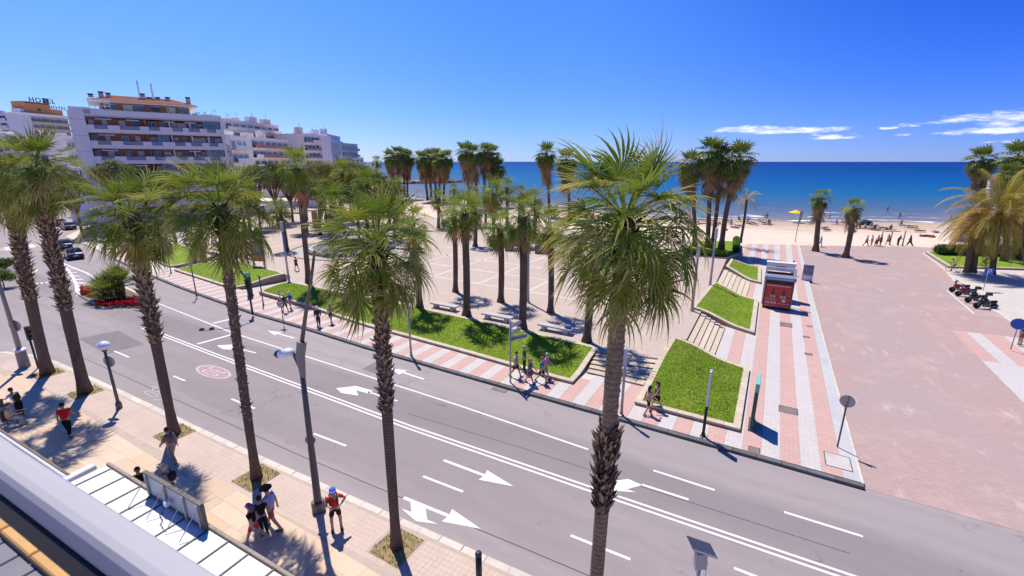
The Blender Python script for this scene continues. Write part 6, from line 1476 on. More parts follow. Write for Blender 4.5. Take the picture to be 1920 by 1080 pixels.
def motorbike(label, loc, rz, colr, name='motorcycle', screen=True, topbox=True):
    t = thing(name,label,'motorcycle',loc,rz,'motorcycles parked in the bay'); lean = 0.12
    wheel(None,.70,.30,.30,.11,t); wheel(None,-.62,.30,.30,.13,t)
    m = flat(colr,.25,spec=.6); b = MB(); b.tube([(.45,0,.62),(.25,0,.72),(-.15,0,.66)],[.10,.19,.12],10); b.build('tank',m,t,smooth=True)
    b = MB(); b.tube([(-.05,0,.72),(-.35,0,.76),(-.72,0,.82)],[.10,.15,.12],8,flat=.55); b.build('seat',BLACK,t,smooth=True)
    b = MB(); b.tube([(.55,0,.95),(.50,0,.7),(.42,0,.42)],[.10,.17,.15],8); b.tube([(-.35,0,.55),(-.75,0,.70)],[.14,.10],8); b.build('fairing',m,t,smooth=True)
    b = MB(); b.box((.02,0,.38),(.46,.26,.34)); b.build('engine',DKSTEEL,t)
    for s in (-1,1):
        b = MB(); b.tube([(.70,s*.09,.30),(.48,s*.09,.95)],.03,6); b.build('fork',STEEL,t)
        b = MB(); b.tube([(.44,0,.98),(.40,s*.2,1.04),(.30,s*.36,1.03)],.018,6); b.build('handlebar',BLACK,t)
        b = MB(); b.tube([(.44,s*.2,1.04),(.48,s*.3,1.22)],.012,5); b.ball((.48,s*.31,1.25),.07,8,5,sq=(.4,1,.7)); b.build('mirror',BLACK,t)
    b = MB(); b.tube([(.05,.16,.26),(-.5,.18,.30),(-.85,.2,.40)],[.03,.06,.06],8); b.build('exhaust',STEEL,t)
    b = MB(); b.ball((.60,0,.86),.10,10,6); b.build('headlight',flat((.6,.62,.65),.1),t)
    b = MB(); b.tube([(.52,0,.58),(.70,0,.645),(.92,0,.50)],[.07,.08,.05],6,flat=.3); b.build('front_mudguard',m,t)
    if screen: b = MB(); b.add([(.62,-.16,.98),(.62,.16,.98),(.45,.13,1.30),(.45,-.13,1.30),(.60,-.16,.97),(.60,.16,.97),(.43,.13,1.29),(.43,-.13,1.29)],[(0,1,2,3),(7,6,5,4),(0,4,5,1),(2,6,7,3),(1,5,6,2),(3,7,4,0)]); b.build('windscreen',GLASSC,t)
    if topbox: b = MB(); b.bevbox((-.85,0,.98),(.36,.40,.26),.04); b.build('top_box',BLACK,t)
    b = MB(); b.tube([(-.1,.12,.25),(-.22,.3,.02)],.018,5); b.build('kickstand',STEEL,t); return t
M_ = Matrix.Rotation
for lab,px,py,c,tb,sc in [('red scooter at the far end of the parked row, with a red nose',1799,548,(0.42,0.015,0.02),False,True),('dark red motorcycle second in the parked row, silver tank',1811,556,(0.22,0.02,0.025),True,True),('black motorcycle with a tall windscreen, third in the parked row',1830,568,(0.02,0.02,0.022),True,True),('black motorcycle nearest the camera in the parked row, no windscreen',1847,579,(0.012,0.012,0.014),False,False)]:
    p = G(px,py,.01); motorbike(lab,p,R_(195),c,topbox=tb,screen=sc)
# ---------------- people ----------------
SKINS = [pm('skin_light', (0.56,0.34,0.24), .06, 5, .6), pm('skin_tan', (0.48,0.28,0.18), .06, 5, .6), pm('skin_dark', (0.30,0.16,0.10), .06, 5, .6)]
HAIRS = {'black': flat((0.014,0.011,0.010),.6), 'brown': flat((0.07,0.035,0.018),.6), 'blond': flat((0.38,0.25,0.11),.6), 'grey': flat((0.42,0.41,0.40),.6), 'red': flat((0.28,0.08,0.02),.6), 'violet': flat((0.16,0.09,0.22),.6)}
JOBS = []
def cloth(c):
    k = ('cloth',)+tuple(c)
    if k not in MATS: MATS[k] = pm('cloth_%d' % len(MATS), c, .14, 7, .85, .15, bump=.3)
    return MATS[k]
def floral():
    if 'floral' not in MATS:
        t = NT('floral_cloth'); v = t.n('ShaderNodeTexVoronoi'); v.inputs['Scale'].default_value = 16; t.L.new(t.objc(), v.inputs['Vector']); MATS['floral'] = t.fin(t.mix(t.mr(v.outputs['Distance'],.2,.5), (0.30,0.10,0.12), (0.10,0.10,0.13)), .85, .15)
    return MATS['floral']
def skel(pose, fingers):
    """joints for a 1.72 m figure facing +X; returns {name: Vector}, fk from a few angles (degrees)"""
    p = dict(lean=2, turn=0, lh=0, rh=0, lk=0, rk=0, la=6, ra=-6, lab=8, rab=8, le=12, re=12, hip=.93, nod=5); p.update(pose)
    q = {}; a = R_(p['lean'])
    T = lambda d, z: Vector((math.sin(a)*d, 0, math.cos(a)*d))+Vector((0,0,z))
    h = p['hip']; q['pel'] = Vector((0,0,h)); q['waist'] = T(.17,h); q['chest'] = T(.38,h); q['neck'] = T(.54,h); n = R_(p['lean']*.5+p['nod'])
    q['hd0'] = q['neck']+Vector((math.sin(n),0,math.cos(n)))*.09; q['hd1'] = q['neck']+Vector((math.sin(n),0,math.cos(n)))*.185+Vector((.012,0,0)); q['hd2'] = q['neck']+Vector((math.sin(n),0,math.cos(n)))*.255
    for s, L in ((1,'l'),(-1,'r')):
        sh = T(.475,h)+Vector((0,s*.175,0)); q[L+'sh'] = sh; aa = R_(p[L+'a'])+a*.3; ab = R_(p[L+'ab']); e = R_(p[L+'e'])
        u = Vector((math.sin(aa)*math.cos(ab), s*math.sin(ab), -math.cos(aa)*math.cos(ab))); el = sh+u*.285; q[L+'el'] = el
        inn = p.get(L+'in',0); w = Vector((math.sin(aa+e)*math.cos(ab*.3), s*math.sin(ab*.3)-s*inn, -math.cos(aa+e)*math.cos(ab*.3))).normalized(); q[L+'wr'] = el+w*.25; q[L+'pm'] = el+w*.315; q[L+'ha'] = el+w*.36
        if fingers:
            side = Vector((0,1,0)).cross(w).normalized() if abs(w.y) < .9 else Vector((1,0,0)); th = (side if side.x > 0 else -side)
            nrm = w.cross(th)*-s
            for i in range(4):
                b0 = q[L+'pm']+w*.03+th*(.032-.021*i); l = (.042,.048,.045,.035)[i]; q[f'{L}f{i}a'] = b0+w*.008; q[f'{L}f{i}b'] = b0+w*l+nrm*.006; q[f'{L}f{i}c'] = b0+w*l*1.65+nrm*.026
            q[L+'t0'] = q[L+'pm']-w*.02+th*.04; q[L+'t1'] = q[L+'pm']+w*.02+th*.062+nrm*.012
        hp = Vector((0,s*.085,h-.04)); q[L+'hp'] = hp; t = R_(p[L+'h']); k = R_(p[L+'k']); kn = hp+Vector((math.sin(t),s*p.get('spread',.02),-math.cos(t))).normalized()*.43; an = kn+Vector((math.sin(t-k),0,-math.cos(t-k)))*.40
        q[L+'kn'] = kn; q[L+'an'] = an; f = t-k; d = Vector((math.cos(f*.45),0,math.sin(f*.45))); q[L+'he'] = an+Vector((-.04,0,-.05)); q[L+'to'] = an+d*.15+Vector((0,s*.02,-.055))
    return q
BODY = dict(pel=.125,waist=.115,chest=.135,neck=.058,hd0=.066,hd1=.095,hd2=.070,sh=.062,el=.043,wr=.030,pm=.034,ha=.024,hp=.098,kn=.062,an=.042,he=.036,to=.030)
def limbs(fingers):
    E = [('pel','waist'),('waist','chest'),('chest','neck'),('neck','hd0'),('hd0','hd1'),('hd1','hd2')]
    for L in 'lr':
        E += [('chest',L+'sh'),(L+'sh',L+'el'),(L+'el',L+'wr'),(L+'wr',L+'pm'),('pel',L+'hp'),(L+'hp',L+'kn'),(L+'kn',L+'an'),(L+'an',L+'to'),(L+'an',L+'he')]
        if fingers: E += [e for i in range(4) for e in ((L+'pm',f'{L}f{i}a'),(f'{L}f{i}a',f'{L}f{i}b'),(f'{L}f{i}b',f'{L}f{i}c'))]+[(L+'pm',L+'t0'),(L+'t0',L+'t1')]
        else: E.append((L+'pm',L+'ha'))
    return E
def skin_mesh(name, Q, E, rad, mat, parent, level=1, root='pel'):
    names = []; [names.append(x) for e in E for x in e if x not in names]
    ix = {n: i for i, n in enumerate(names)}; me = D.meshes.new(name); me.from_pydata([tuple(Q[n]) for n in names], [(ix[a], ix[b]) for a, b in E], []); me.update()
    o = D.objects.new(name, me); COL.objects.link(o); sk = o.modifiers.new('skin', 'SKIN'); sk.use_smooth_shade = True
    if not me.skin_vertices:
        bm = bmesh.new(); bm.from_mesh(me); bm.verts.layers.skin.verify(); bm.to_mesh(me); bm.free()
    for n, i in ix.items():
        v = me.skin_vertices[0].data[i]; r = rad(n); v.radius = r if isinstance(r, tuple) else (r, r); v.use_root = (n == root)
    if level: ss = o.modifiers.new('sub', 'SUBSURF'); ss.levels = level
    JOBS.append((o, mat, parent)); return o
def rkey(n):
    b = n
    if len(n) > 1 and n[0] in 'lr' and n[1:] in BODY: b = n[1:]
    if n[0] in 'lr' and len(n) > 2 and n[1] == 'f' and n[2].isdigit(): return .0105 if n[-1] != 'c' else .008
    if n in ('lt0','rt0'): return .014
    if n in ('lt1','rt1'): return .010
    return BODY[b]
NPER = [0]
def person(label, loc, az, pose=None, top=None, bottom=None, hair='brown', skin=0, h=1.72, style='shorts', sleeve='short', hat=None, bag=None, near=False, level=1, shoes=(0.1,0.1,0.1), group=None, longhair=False, build=1.0, pitch=None):
    t = thing('person', label, 'person', loc, az, group); k = h/1.72; t.scale = (k*build**.5, k*build**.5, k)
    if pitch is not None: t.rotation_euler = pitch
    Q = skel(pose or {}, near); E = limbs(near)
    skin_mesh('body', Q, E, rkey, SKINS[skin], t, level)
    if top is not None:
        T = [('pel','waist'),('waist','chest'),('chest','nk')]; Qt = dict(Q); Qt['nk'] = Q['chest'].lerp(Q['neck'],.75); Qt['pel'] = Q['pel']+Vector((0,0,-.02))
        for L in 'lr':
            f = {'none':0,'short':.62,'long':1}[sleeve]
            if f == 0: Qt[L+'s1'] = Q['chest'].lerp(Q[L+'sh'],.62); T.append(('chest',L+'s1'))
            else:
                Qt[L+'s1'] = Q[L+'sh']; T.append(('chest',L+'s1')); Qt[L+'s2'] = Q[L+'sh'].lerp(Q[L+'el'],min(1,f*1.0) if f < 1 else 1); T.append((L+'s1',L+'s2'))
                if f == 1: Qt[L+'s3'] = Q[L+'el'].lerp(Q[L+'wr'],.92); T.append((L+'s2',L+'s3'))
        def rt(n):
            return {'pel':.150*build,'waist':.137*build,'chest':.154*build,'nk':.085}.get(n) or (.078 if n.endswith('s1') else .066 if n.endswith('s2') else .046)
        skin_mesh('shirt' if style != 'dress' else 'dress_top', Qt, T, rt, top if not isinstance(top, tuple) else cloth(top), t, level)
    if style in ('shorts','trousers'):
        B = []; Qb = dict(Q); Qb['wst'] = Q['pel'].lerp(Q['waist'],.4); B.append(('wst','pel'))
        for L in 'lr':
            B.append(('pel',L+'hp')); Qb[L+'b1'] = Q[L+'hp'].lerp(Q[L+'kn'],.82 if style == 'shorts' else 1); B.append((L+'hp',L+'b1'))
            if style == 'trousers': Qb[L+'b2'] = Q[L+'kn'].lerp(Q[L+'an'],.94); B.append((L+'b1',L+'b2'))
        skin_mesh(style, Qb, B, lambda n: .140 if n in ('wst','pel') else .112 if n.endswith('hp') else .086 if n.endswith('b1') else .062, cloth(bottom), t, level)
    elif style in ('skirt','dress'):
        b = MB(); m = (Q['lkn']+Q['rkn'])/2; l = .62 if style == 'dress' else .45; p0 = Q['pel']+Vector((0,0,.1)); p1 = Q['pel'].lerp(Vector((m.x,0,m.z)),l/.5*.5)
        b.tube([tuple(p0),tuple(p0.lerp(p1,.4)),tuple(p1)],[.135,.165,.21],14); b.build('skirt', floral() if bottom == 'floral' else cloth(bottom), t, smooth=True)
    elif style == 'swim':
        b = MB(); b.ball(tuple(Q['pel']+Vector((0,0,-.03))), .155, 10, 6, sq=(.95,1.08,.75)); b.build('swimwear', cloth(bottom), t, smooth=True)
    hd = Q['hd1']; ax = (Q['hd2']-Q['hd0']).normalized()
    b = MB(); c = hd+ax*.035+Vector((-.018,0,0)); b.ball(tuple(c), .112, 12, 8, sq=(1.0,.93,1.02)); 
    b.v = [v if not (v[0] > c.x+.035 and v[2] < c.z+.04) else (c.x+.03, v[1]*.9+c.y*.1, max(v[2], c.z+.02)) for v in b.v]
    if longhair: b.tube([tuple(c+Vector((-.06,0,0))),tuple(c+Vector((-.10,0,-.14))),tuple(c+Vector((-.11,0,-.30)))],[.095,.085,.04],9,flat=.9)
    b.build('hair', HAIRS[hair], t, smooth=True)
    if hat:
        kind, colr = hat; b = MB(); c2 = hd+ax*.075
        if kind == 'cap': b.ball(tuple(c2+Vector((-.012,0,0))), .118, 14, 8, sq=(1,.95,.75)); b.tube([tuple(c2+Vector((.07,0,.0))),tuple(c2+Vector((.2,0,-.02)))],[.09,.07],10,flat=.18)
        else: b.lathe([(.20,.0),(.205,.012),(.115,.03),(.108,.10),(.06,.125),(.01,.125)],18,tuple(c2))
        b.build('hat', cloth(colr), t, smooth=True)
    if near:
        for s in (-1,1):
            b = MB(); b.ball(tuple(hd+Vector((.083,s*.032,.005))), .013, 8, 5); b.build('eye', HAIRS['black'], t)
            b = MB(); b.ball(tuple(hd+Vector((-.005,s*.096,-.01))), .03, 8, 5, sq=(.7,.4,1)); b.build('ear', SKINS[skin], t, smooth=True)
        b = MB(); b.tube([tuple(hd+Vector((.082,0,.02))),tuple(hd+Vector((.112,0,-.028)))],[.010,.018],7); b.build('nose', SKINS[skin], t, smooth=True)
        b = MB(); b.box(tuple(hd+Vector((.087,0,-.055))),(.012,.045,.010)); b.build('mouth', flat((0.35,0.12,0.10),.5), t)
    for L in 'lr':
        b = MB(); d = (Q[L+'to']-Q[L+'he']); z = Q[L+'he'].z
        b.tube([tuple(Q[L+'he']+Vector((-.02,0,.0))),tuple(Q[L+'he'].lerp(Q[L+'to'],.45)+Vector((0,0,.012))),tuple(Q[L+'to']+d*.18)],[.046,.050,.040],8,flat=.9); b.build('shoe', cloth(shoes), t, smooth=True)
    if bag == 'backpack' or (isinstance(bag, tuple) and bag[0] == 'backpack'):
        colr = bag[1] if isinstance(bag, tuple) else (.05,.05,.06); m = (Q['chest']+Q['waist'])/2; b = MB(); b.ball(tuple(m+Vector((-.20,0,.06))), .2, 12, 8, sq=(.62,.78,1.12)); b.build('backpack', cloth(colr), t, smooth=True)
        b = MB()
        for s in (-1,1): b.tube([tuple(Q['chest']+Vector((-.12,s*.10,.13))),tuple(Q['chest']+Vector((.02,s*.11,.165))),tuple(Q['chest']+Vector((.158,s*.10,.02))),tuple(Q['waist']+Vector((.10,s*.14,-.02)))],.018,6)
        b.build('straps', cloth((.04,.04,.045)), t)
    return t
WALK1 = dict(lh=24,lk=6,rh=-18,rk=22,la=-22,ra=24,le=18,re=22,lean=4,hip=.91); WALK2 = dict(lh=-16,lk=20,rh=22,rk=5,la=20,ra=-20,le=22,re=15,lean=4,hip=.91)
STAND = dict(); HIPS = dict(la=-8,lab=48,le=75,lin=1.1,ra=14,rab=16,re=95,rin=.7,spread=.13,hip=.93)
SITP = dict(hip=.50,lh=82,rh=84,lk=84,rk=80,la=28,ra=30,le=55,re=60,lean=8); SITG = dict(hip=.14,lh=98,rh=92,lk=60,rk=70,la=40,ra=40,le=30,re=30,lean=-8,spread=.06); BEND = dict(lean=35,lh=-6,rh=14,rk=10,la=40,ra=50,le=20,re=25,hip=.9)
CYC = dict(hip=.92,lean=38,lh=62,rh=28,lk=70,rk=30,la=62,ra=62,le=10,re=10)
def toward(px, py, z=0): v = G(px, py, z); return math.atan2(-v.y, -v.x)
gz = Z_W
# near pavement
person('man in a red top and blue cap standing with one hand on his hip', G(632,991,gz), toward(632,991), HIPS, (0.60,0.045,0.025), (0.02,0.018,0.018), 'grey', 1, 1.76, 'shorts', 'short', ('cap',(0.10,0.16,0.50)), ('backpack',(.04,.04,.05)), near=True, build=1.12, shoes=(.10,.06,.03))
person('man in a red T-shirt and black trousers walking away under the palm shade', G(131,816,gz), R_(150), WALK1, (0.62,0.02,0.02), (0.012,0.012,0.015), 'black', 1, 1.74, 'trousers', near=True, build=1.15)
person('man with a dark brimmed hat, pale blue shirt and orange shorts, back turned', G(514,990,gz), R_(200), WALK2, (0.34,0.40,0.60), (0.58,0.10,0.06), 'brown', 0, 1.78, 'shorts', 'short', ('brim',(0.06,0.035,0.02)), near=True, build=1.1)
person('woman with violet hair and a black top stretching one arm, red shorts', G(481,1016,gz), R_(215), dict(WALK1, ra=60, rab=60, re=5), (0.012,0.012,0.014), (0.62,0.09,0.07), 'violet', 0, 1.62, 'shorts', 'short', near=True, longhair=True, shoes=(.45,.47,.6))
person('person in dark clothes beside the violet-haired woman, mostly hidden by her', G(497,1002,gz), R_(160), STAND, (0.02,0.02,0.025), (0.03,0.03,0.04), 'black', 1, 1.6, 'trousers', near=True)
person('walker in tan clothes with a brown backpack in front of the palm foot', G(327,866,gz), R_(185), WALK2, (0.36,0.26,0.19), (0.30,0.25,0.17), 'brown', 0, 1.72, 'trousers', 'long', None, ('backpack',(.22,.15,.11)), near=True)
person('dark haired person in black behind the white canopy edge', G(258,884,1.68)*1.0-Vector((0,0,1.68-gz)), R_(-20), STAND, (0.015,0.013,0.013), (0.03,0.03,0.03), 'black', 2, 1.68, 'trousers', 'short', near=True)
person('stout man in a grey-beige shirt and tan cap behind the canopy sign board', G(310,880,1.7)-Vector((0,0,1.7-gz)), R_(-150), STAND, (0.33,0.27,0.23), (0.05,0.05,0.06), 'grey', 0, 1.7, 'trousers', 'short', ('cap',(0.42,0.32,0.22)), ('backpack',(.02,.02,.03)), near=True, build=1.25)
chair_l = []
def pav_chair(label, loc, rz):
    t = thing('cafe_chair', label, 'chair', loc, rz, 'chairs on the near pavement'); m = flat((0.16,0.10,0.06),.6); b = MB(); b.bevbox((0,0,.44),(.42,.42,.04),.01); b.build('seat',m,t); b = MB(); b.bevbox((-.2,0,.70),(.04,.42,.46),.01); b.build('backrest',m,t)
    for sx in (-1,1):
        for sy in (-1,1): b = MB(); b.tube([(sx*.18,sy*.18,0),(sx*.17,sy*.17,.43)],.018,6); b.build('leg',m,t)
pc = G(22,800,gz); pav_chair('chair holding the person in cream at the left picture edge', pc, R_(60)); person('person in a cream top sitting with their back to us at the left picture edge', pc+Vector((0,0,0.0)), R_(60), dict(SITP,hip=.55), (0.60,0.50,0.30), (0.45,0.40,0.36), 'brown', 0, 1.65, 'trousers', 'short', near=True, build=1.15)
person('person in a white shirt and dark trousers leaning over at the left picture edge', G(42,782,gz), R_(190), dict(BEND,lean=28), (0.58,0.60,0.66), (0.025,0.02,0.02), 'brown', 1, 1.72, 'trousers', 'short', near=True, bag=('backpack',(.06,.035,.02)))
pc2 = G(6,775,gz); pav_chair('empty chair turned away behind the seated person in cream', pc2, R_(150))
# striped pavement
S1 = dict(level=1)
person('walker in a dark green top and dark shorts behind the round sign post', G(536,586,gz), R_(172), WALK1, (0.055,0.075,0.055), (0.03,0.03,0.035), 'grey', 0, 1.74, 'shorts', hat=('cap',(.55,.5,.42)))
person('walker in a bright blue top and pink shorts on the striped pavement', G(546,581,gz), R_(172), WALK2, (0.03,0.17,0.50), (0.62,0.22,0.20), 'blond', 0, 1.68, 'shorts', hat=('cap',(.6,.6,.58)))
person('man in dark clothes with a backpack striding left of the woman in purple', G(598,612,gz), R_(-40), WALK1, (0.05,0.045,0.06), (0.035,0.035,0.05), 'grey', 0, 1.76, 'trousers', 'long', ('cap',(.5,.48,.45)), ('backpack',(.20,.06,.04)))
person('woman in a purple-grey top and dark skirt on the striped pavement', G(622,607,gz), R_(165), WALK2, (0.20,0.16,0.26), (0.06,0.03,0.06), 'brown', 0, 1.66, 'skirt', 'short', longhair=True)
person('man in a grey-white T-shirt and dark shorts next to the fingerpost', G(967,707,gz), R_(5), WALK1, (0.42,0.39,0.46), (0.03,0.028,0.035), 'brown', 1, 1.74, 'shorts', near=True)
person('man in a green top and black trousers by the lawn wall', G(983,697,gz), R_(200), STAND, (0.015,0.16,0.09), (0.015,0.015,0.017), 'grey', 0, 1.78, 'trousers', near=True)
person('woman in a short floral dress walking in front of the green-topped man', G(993,719,gz), R_(10), WALK2, floral(), 'floral', 'blond', 0, 1.66, 'dress', 'short', longhair=True, near=True)
person('red-haired person in a teal top and dark shorts walking right', G(1015,717,gz), R_(0), WALK1, (0.05,0.22,0.26), (0.02,0.02,0.03), 'red', 0, 1.7, 'shorts', near=True)
person('person in a pink and violet top just behind the one in teal', G(1023,709,gz), R_(0), WALK2, (0.50,0.20,0.42), (0.25,0.20,0.22), 'grey', 0, 1.7, 'shorts', near=True)
person('woman in an orange-beige top and dark leggings at the lawn corner', G(1214,776,gz), R_(60), WALK1, (0.60,0.34,0.24), (0.025,0.022,0.025), 'black', 0, 1.64, 'shorts', 'none', longhair=True, near=True)
person('woman in a short black dress beside the one in orange-beige', G(1230,767,gz), R_(215), WALK2, (0.012,0.012,0.013), (0.012,0.012,0.013), 'brown', 0, 1.66, 'dress', 'none', longhair=True, near=True)
b = MB(); b.ball((0,0,.16),.16,10,6,sq=(.5,1,1)); b.tube([(0,-.1,.28),(0,0,.5),(0,.1,.28)],.012,5); tag(b.build('handbag', cloth((0.40,0.08,0.06)), None, G(998,714,gz)+Vector((0,0,.42)), smooth=True), 'red handbag swinging beside the woman in the floral dress', 'bag')
person('woman in a red top and black skirt crossing the plaza by the light column', G(557,508,Z_P), R_(170), WALK1, (0.42,0.03,0.03), (0.015,0.015,0.015), 'brown', 0, 1.68, 'skirt', 'short')
# right side
person('person in a bright blue shirt and straw hat at the right picture edge', G(1911,646,.12), R_(-60), STAND, (0.02,0.10,0.50), (0.25,0.13,0.09), 'brown', 1, 1.74, 'shorts', hat=('brim',(.6,.5,.32)), near=True)
person('person in a white shirt beside the blue-shirted one, cut by the picture edge', G(1921,640,.12), R_(-80), WALK1, (0.55,0.52,0.55), (0.1,0.1,0.14), 'brown', 0, 1.7, 'shorts')
person('attendant in black behind the kiosk counter', G(1484,516,gz), R_(-70), STAND, (0.015,0.015,0.017), (0.02,0.02,0.025), 'black', 1, 1.75, 'trousers')
person('person in white walking beside the left lone beach palm', G(1537,463,.02), R_(-60), WALK1, (0.62,0.60,0.62), (0.45,0.45,0.48), 'black', 2, 1.74, 'trousers', 'long')
def bicycle(label, loc, rz, colr):
    t = thing('bicycle', label, 'bicycle', loc, rz); m = flat(colr,.4)
    for x in (-.52,.52):
        b = MB(); n = 20; P = [(x+.33*math.cos(2*math.pi*k/n),0,.34+.33*math.sin(2*math.pi*k/n)) for k in range(n+1)]; b.tube(P,.022,6,cap=False); w = b.build('wheel',TYRE,t); b = MB()
        for k in range(8): a = k*math.pi/8; b.tube([(x-.32*math.cos(a),0,.34-.32*math.sin(a)),(x+.32*math.cos(a),0,.34+.32*math.sin(a))],.004,3)
        b.build('spokes',STEEL,w)
    b = MB(); [b.tube(p,.02,6) for p in ([(-.52,0,.34),(-.12,0,.78)],[(-.52,0,.34),(-.05,0,.30)],[(-.05,0,.30),(-.14,0,.85)],[(-.05,0,.30),(.38,0,.80)],[(-.12,0,.78),(.38,0,.82)],[(.52,0,.34),(.37,0,.98)])]; b.build('frame',m,t)
    b = MB(); b.ball((-.15,0,.90),.11,10,5,sq=(1.2,.6,.3)); b.build('saddle',BLACK,t); b = MB(); b.tube([(.42,-.26,1.02),(.36,0,1.0),(.42,.26,1.02)],.016,6); b.build('handlebar',BLACK,t)
p = G(1786,509,.13); bicycle('bicycle ridden by the person in white near the beach corner lawn', p, R_(200), (0.4,0.4,0.42)); person('cyclist in a white shirt near the beach corner lawn', p+Vector((.1,0,.02)), R_(200), CYC, (0.70,0.70,0.72), (0.15,0.15,0.3), 'brown', 1, 1.72, 'shorts')
p = G(1842,503,.13); bicycle('bicycle under the dark-clothed rider between the date palm trunks', p, R_(10), (0.1,0.1,0.1)); person('cyclist in black between the date palm trunks', p+Vector((0,0,.02)), R_(10), CYC, (0.02,0.02,0.02), (0.02,0.02,0.02), 'black', 1, 1.72, 'shorts')
p = G(52,476,0); mb = motorbike('small dark motorcycle ridden up the road between the two left trunks', p, math.atan2(2.0,-10.7), (0.05,0.05,0.06), topbox=True); mb['group'] = 'moving motorcycle'; person('rider in black on the small motorcycle between the two left trunks', p+Vector((0.2,0,-.05)), math.atan2(2.0,-10.7), dict(CYC,hip=.88,lean=16,lh=70,rh=70,lk=80,rk=80), (0.015,0.015,0.018), (0.02,0.02,0.03), 'black', 1, 1.74, 'trousers', 'long', ('cap',(.02,.02,.02)))
# beach
rb0 = random.Random(77)
bz = lambda px, py: Vector((*G(px, py, .0)[:2], -.05))
for lab,px,py,az,ps,tp,bt,st,sk in [
  ('bare-chested person with a bag, leftmost of the queue by the beach showers',1622,461,20,WALK1,(0.30,0.20,0.15),(0.2,0.15,0.12),'shorts',1),('pale person second in the queue by the beach showers',1632,461,200,STAND,(0.5,0.36,0.28),(0.4,0.3,0.25),'shorts',0),
  ('person in white and navy in the middle of the queue by the showers',1644,460,30,STAND,(0.55,0.52,0.58),(0.06,0.06,0.12),'shorts',1),('person crouching slightly beside the one in white and navy',1641,462,10,BEND,(0.1,0.09,0.12),(0.15,0.12,0.12),'shorts',1),
  ('person in a striped dark top next to a shower post',1652,459,190,STAND,(0.18,0.15,0.22),(0.1,0.08,0.1),'shorts',0),('slim person right of the first shower post',1663,458,170,WALK2,(0.2,0.16,0.14),(0.1,0.09,0.09),'shorts',1),
  ('dark-clad person leaning forward at the right shower post',1684,460,20,dict(BEND,lean=18),(0.02,0.017,0.015),(0.02,0.02,0.02),'trousers',2),('dark-clad person right of the right shower post, facing left',1704,460,190,WALK1,(0.03,0.02,0.018),(0.02,0.018,0.018),'trousers',2)]:
    person(lab, bz(px+rb0.uniform(-2,2),py+rb0.uniform(-1.2,1.2)), R_(az+rb0.uniform(-70,70)), ps, tp, bt, 'black' if sk else 'brown', sk, 1.72, st, 'short', level=0)
for lab,px,py,sk in [('left one of a standing pair near the waterline, left of the yellow parasol',1434,412,1),('right one of a standing pair near the waterline, left of the yellow parasol',1438,412,2),('bather standing at the wet sand edge right of the lone palms',1686,410,2),('bather in red at the sea edge',1663,398,1),
                     ('walker in pink on the sand between the lone palms',1555,411,0),('walker at the water behind the golden date palm fronds',1780,416,0)]:
    person(lab, bz(px,py), R_(200), WALK1, (0.5,0.06,0.08) if 'red' in lab else (0.6,0.3,0.3) if 'pink' in lab else None, (0.05,0.05,0.08), 'brown', sk, 1.72, 'swim', level=0)
# sunbathers: a towel each, one lying and one sitting figure copied
def flush():
    if not JOBS: return
    dg = bpy.context.evaluated_depsgraph_get(); dg.update()
    res = [D.meshes.new_from_object(o.evaluated_get(dg)) for o, _, _ in JOBS]
    for (o, mat, parent), me in zip(JOBS, res):
        nm = o.name.split('.')[0]; D.objects.remove(o); me.name = nm; me.materials.clear(); me.materials.append(mat); me.polygons.foreach_set('use_smooth', [True]*len(me.polygons)); obj(nm, me, parent)
    JOBS.clear()
GB = 'sunbathers scattered over the sand'
lie = [person(('sunbather lying flat in dark swimwear on the sand','blond sunbather lying flat in red swimwear on the sand','sunbather lying flat in blue swimwear on the sand')[i_], (0,0,0), 0, dict(lean=0,lh=4,rh=-2,rk=8,la=10,ra=4), None, c, hr, sk, 1.7, 'swim', level=0, group=('lying sunbathers in dark swimwear','lying sunbathers in red','lying sunbathers in blue')[i_], pitch=(0,-math.pi/2,0)) for i_,(c,hr,sk) in enumerate((((.05,.05,.08),'brown',1),((.45,.06,.08),'blond',0),((.08,.2,.35),'black',2)))]
sit = [person(('bather sitting on the sand without a top, dark swimwear','bather sitting on the sand in a dark top','blond bather sitting on the sand in a white top')[i_], (0,0,0), 0, SITG, tp, c, hr, sk, 1.7, 'swim', level=0, group=('sitting bathers without a top','sitting bathers in dark tops','sitting blond bathers in white')[i_]) for i_,(c,hr,sk,tp) in enumerate((((.05,.05,.08),'brown',1,None),((.02,.1,.2),'black',1,(.08,.08,.1)),((.5,.1,.1),'blond',0,(.5,.48,.5))))]
flush()
twl = [tag(o, 'small rectangular beach towel spread on the sand', 'towel', 'towels on the beach') for o in ()]
def towel(loc, rz, c):
    b = MB(); b.bevbox((0,0,.02),(1.9,.9,.03),.008); o = b.build('beach_towel', cloth(c), None, loc, rz); nm = {0:'red',1:'navy',2:'cream',3:'teal',4:'orange',5:'violet'}[TC.index(c)]; return tag(o, f'small {nm} beach towel spread out on the sand', 'towel', f'{nm} beach towels')
rb = random.Random(12); TC = [(.45,.06,.05),(.05,.12,.32),(.55,.52,.5),(.08,.25,.28),(.5,.3,.08),(.25,.08,.22)]
spots = [(1402,415),(1410,418),(1416,420),(1371,418),(1385,412),(1378,426),(1366,414),(1425,412),(1432,418),(1440,419),(1443,418),(1524,416),(1540,414),(1546,427),(1551,431),(1600,433),(1612,426),(1622,427),(1630,428),(1640,429),(1648,430),(1634,424),(1640,423),(1655,427),(1664,428),(1670,429),(1703,424),(1711,427),(1716,424),(1735,442),(1748,443),(1755,434),(1518,417),(1386,423),(1348,417),(1340,421),(1332,414),(1318,412),(1309,418),(1300,412),(1296,423),(1360,430),(1268,412),(1280,416),(1725,433),(1690,420),(1580,414),(1568,418)]
first = {}
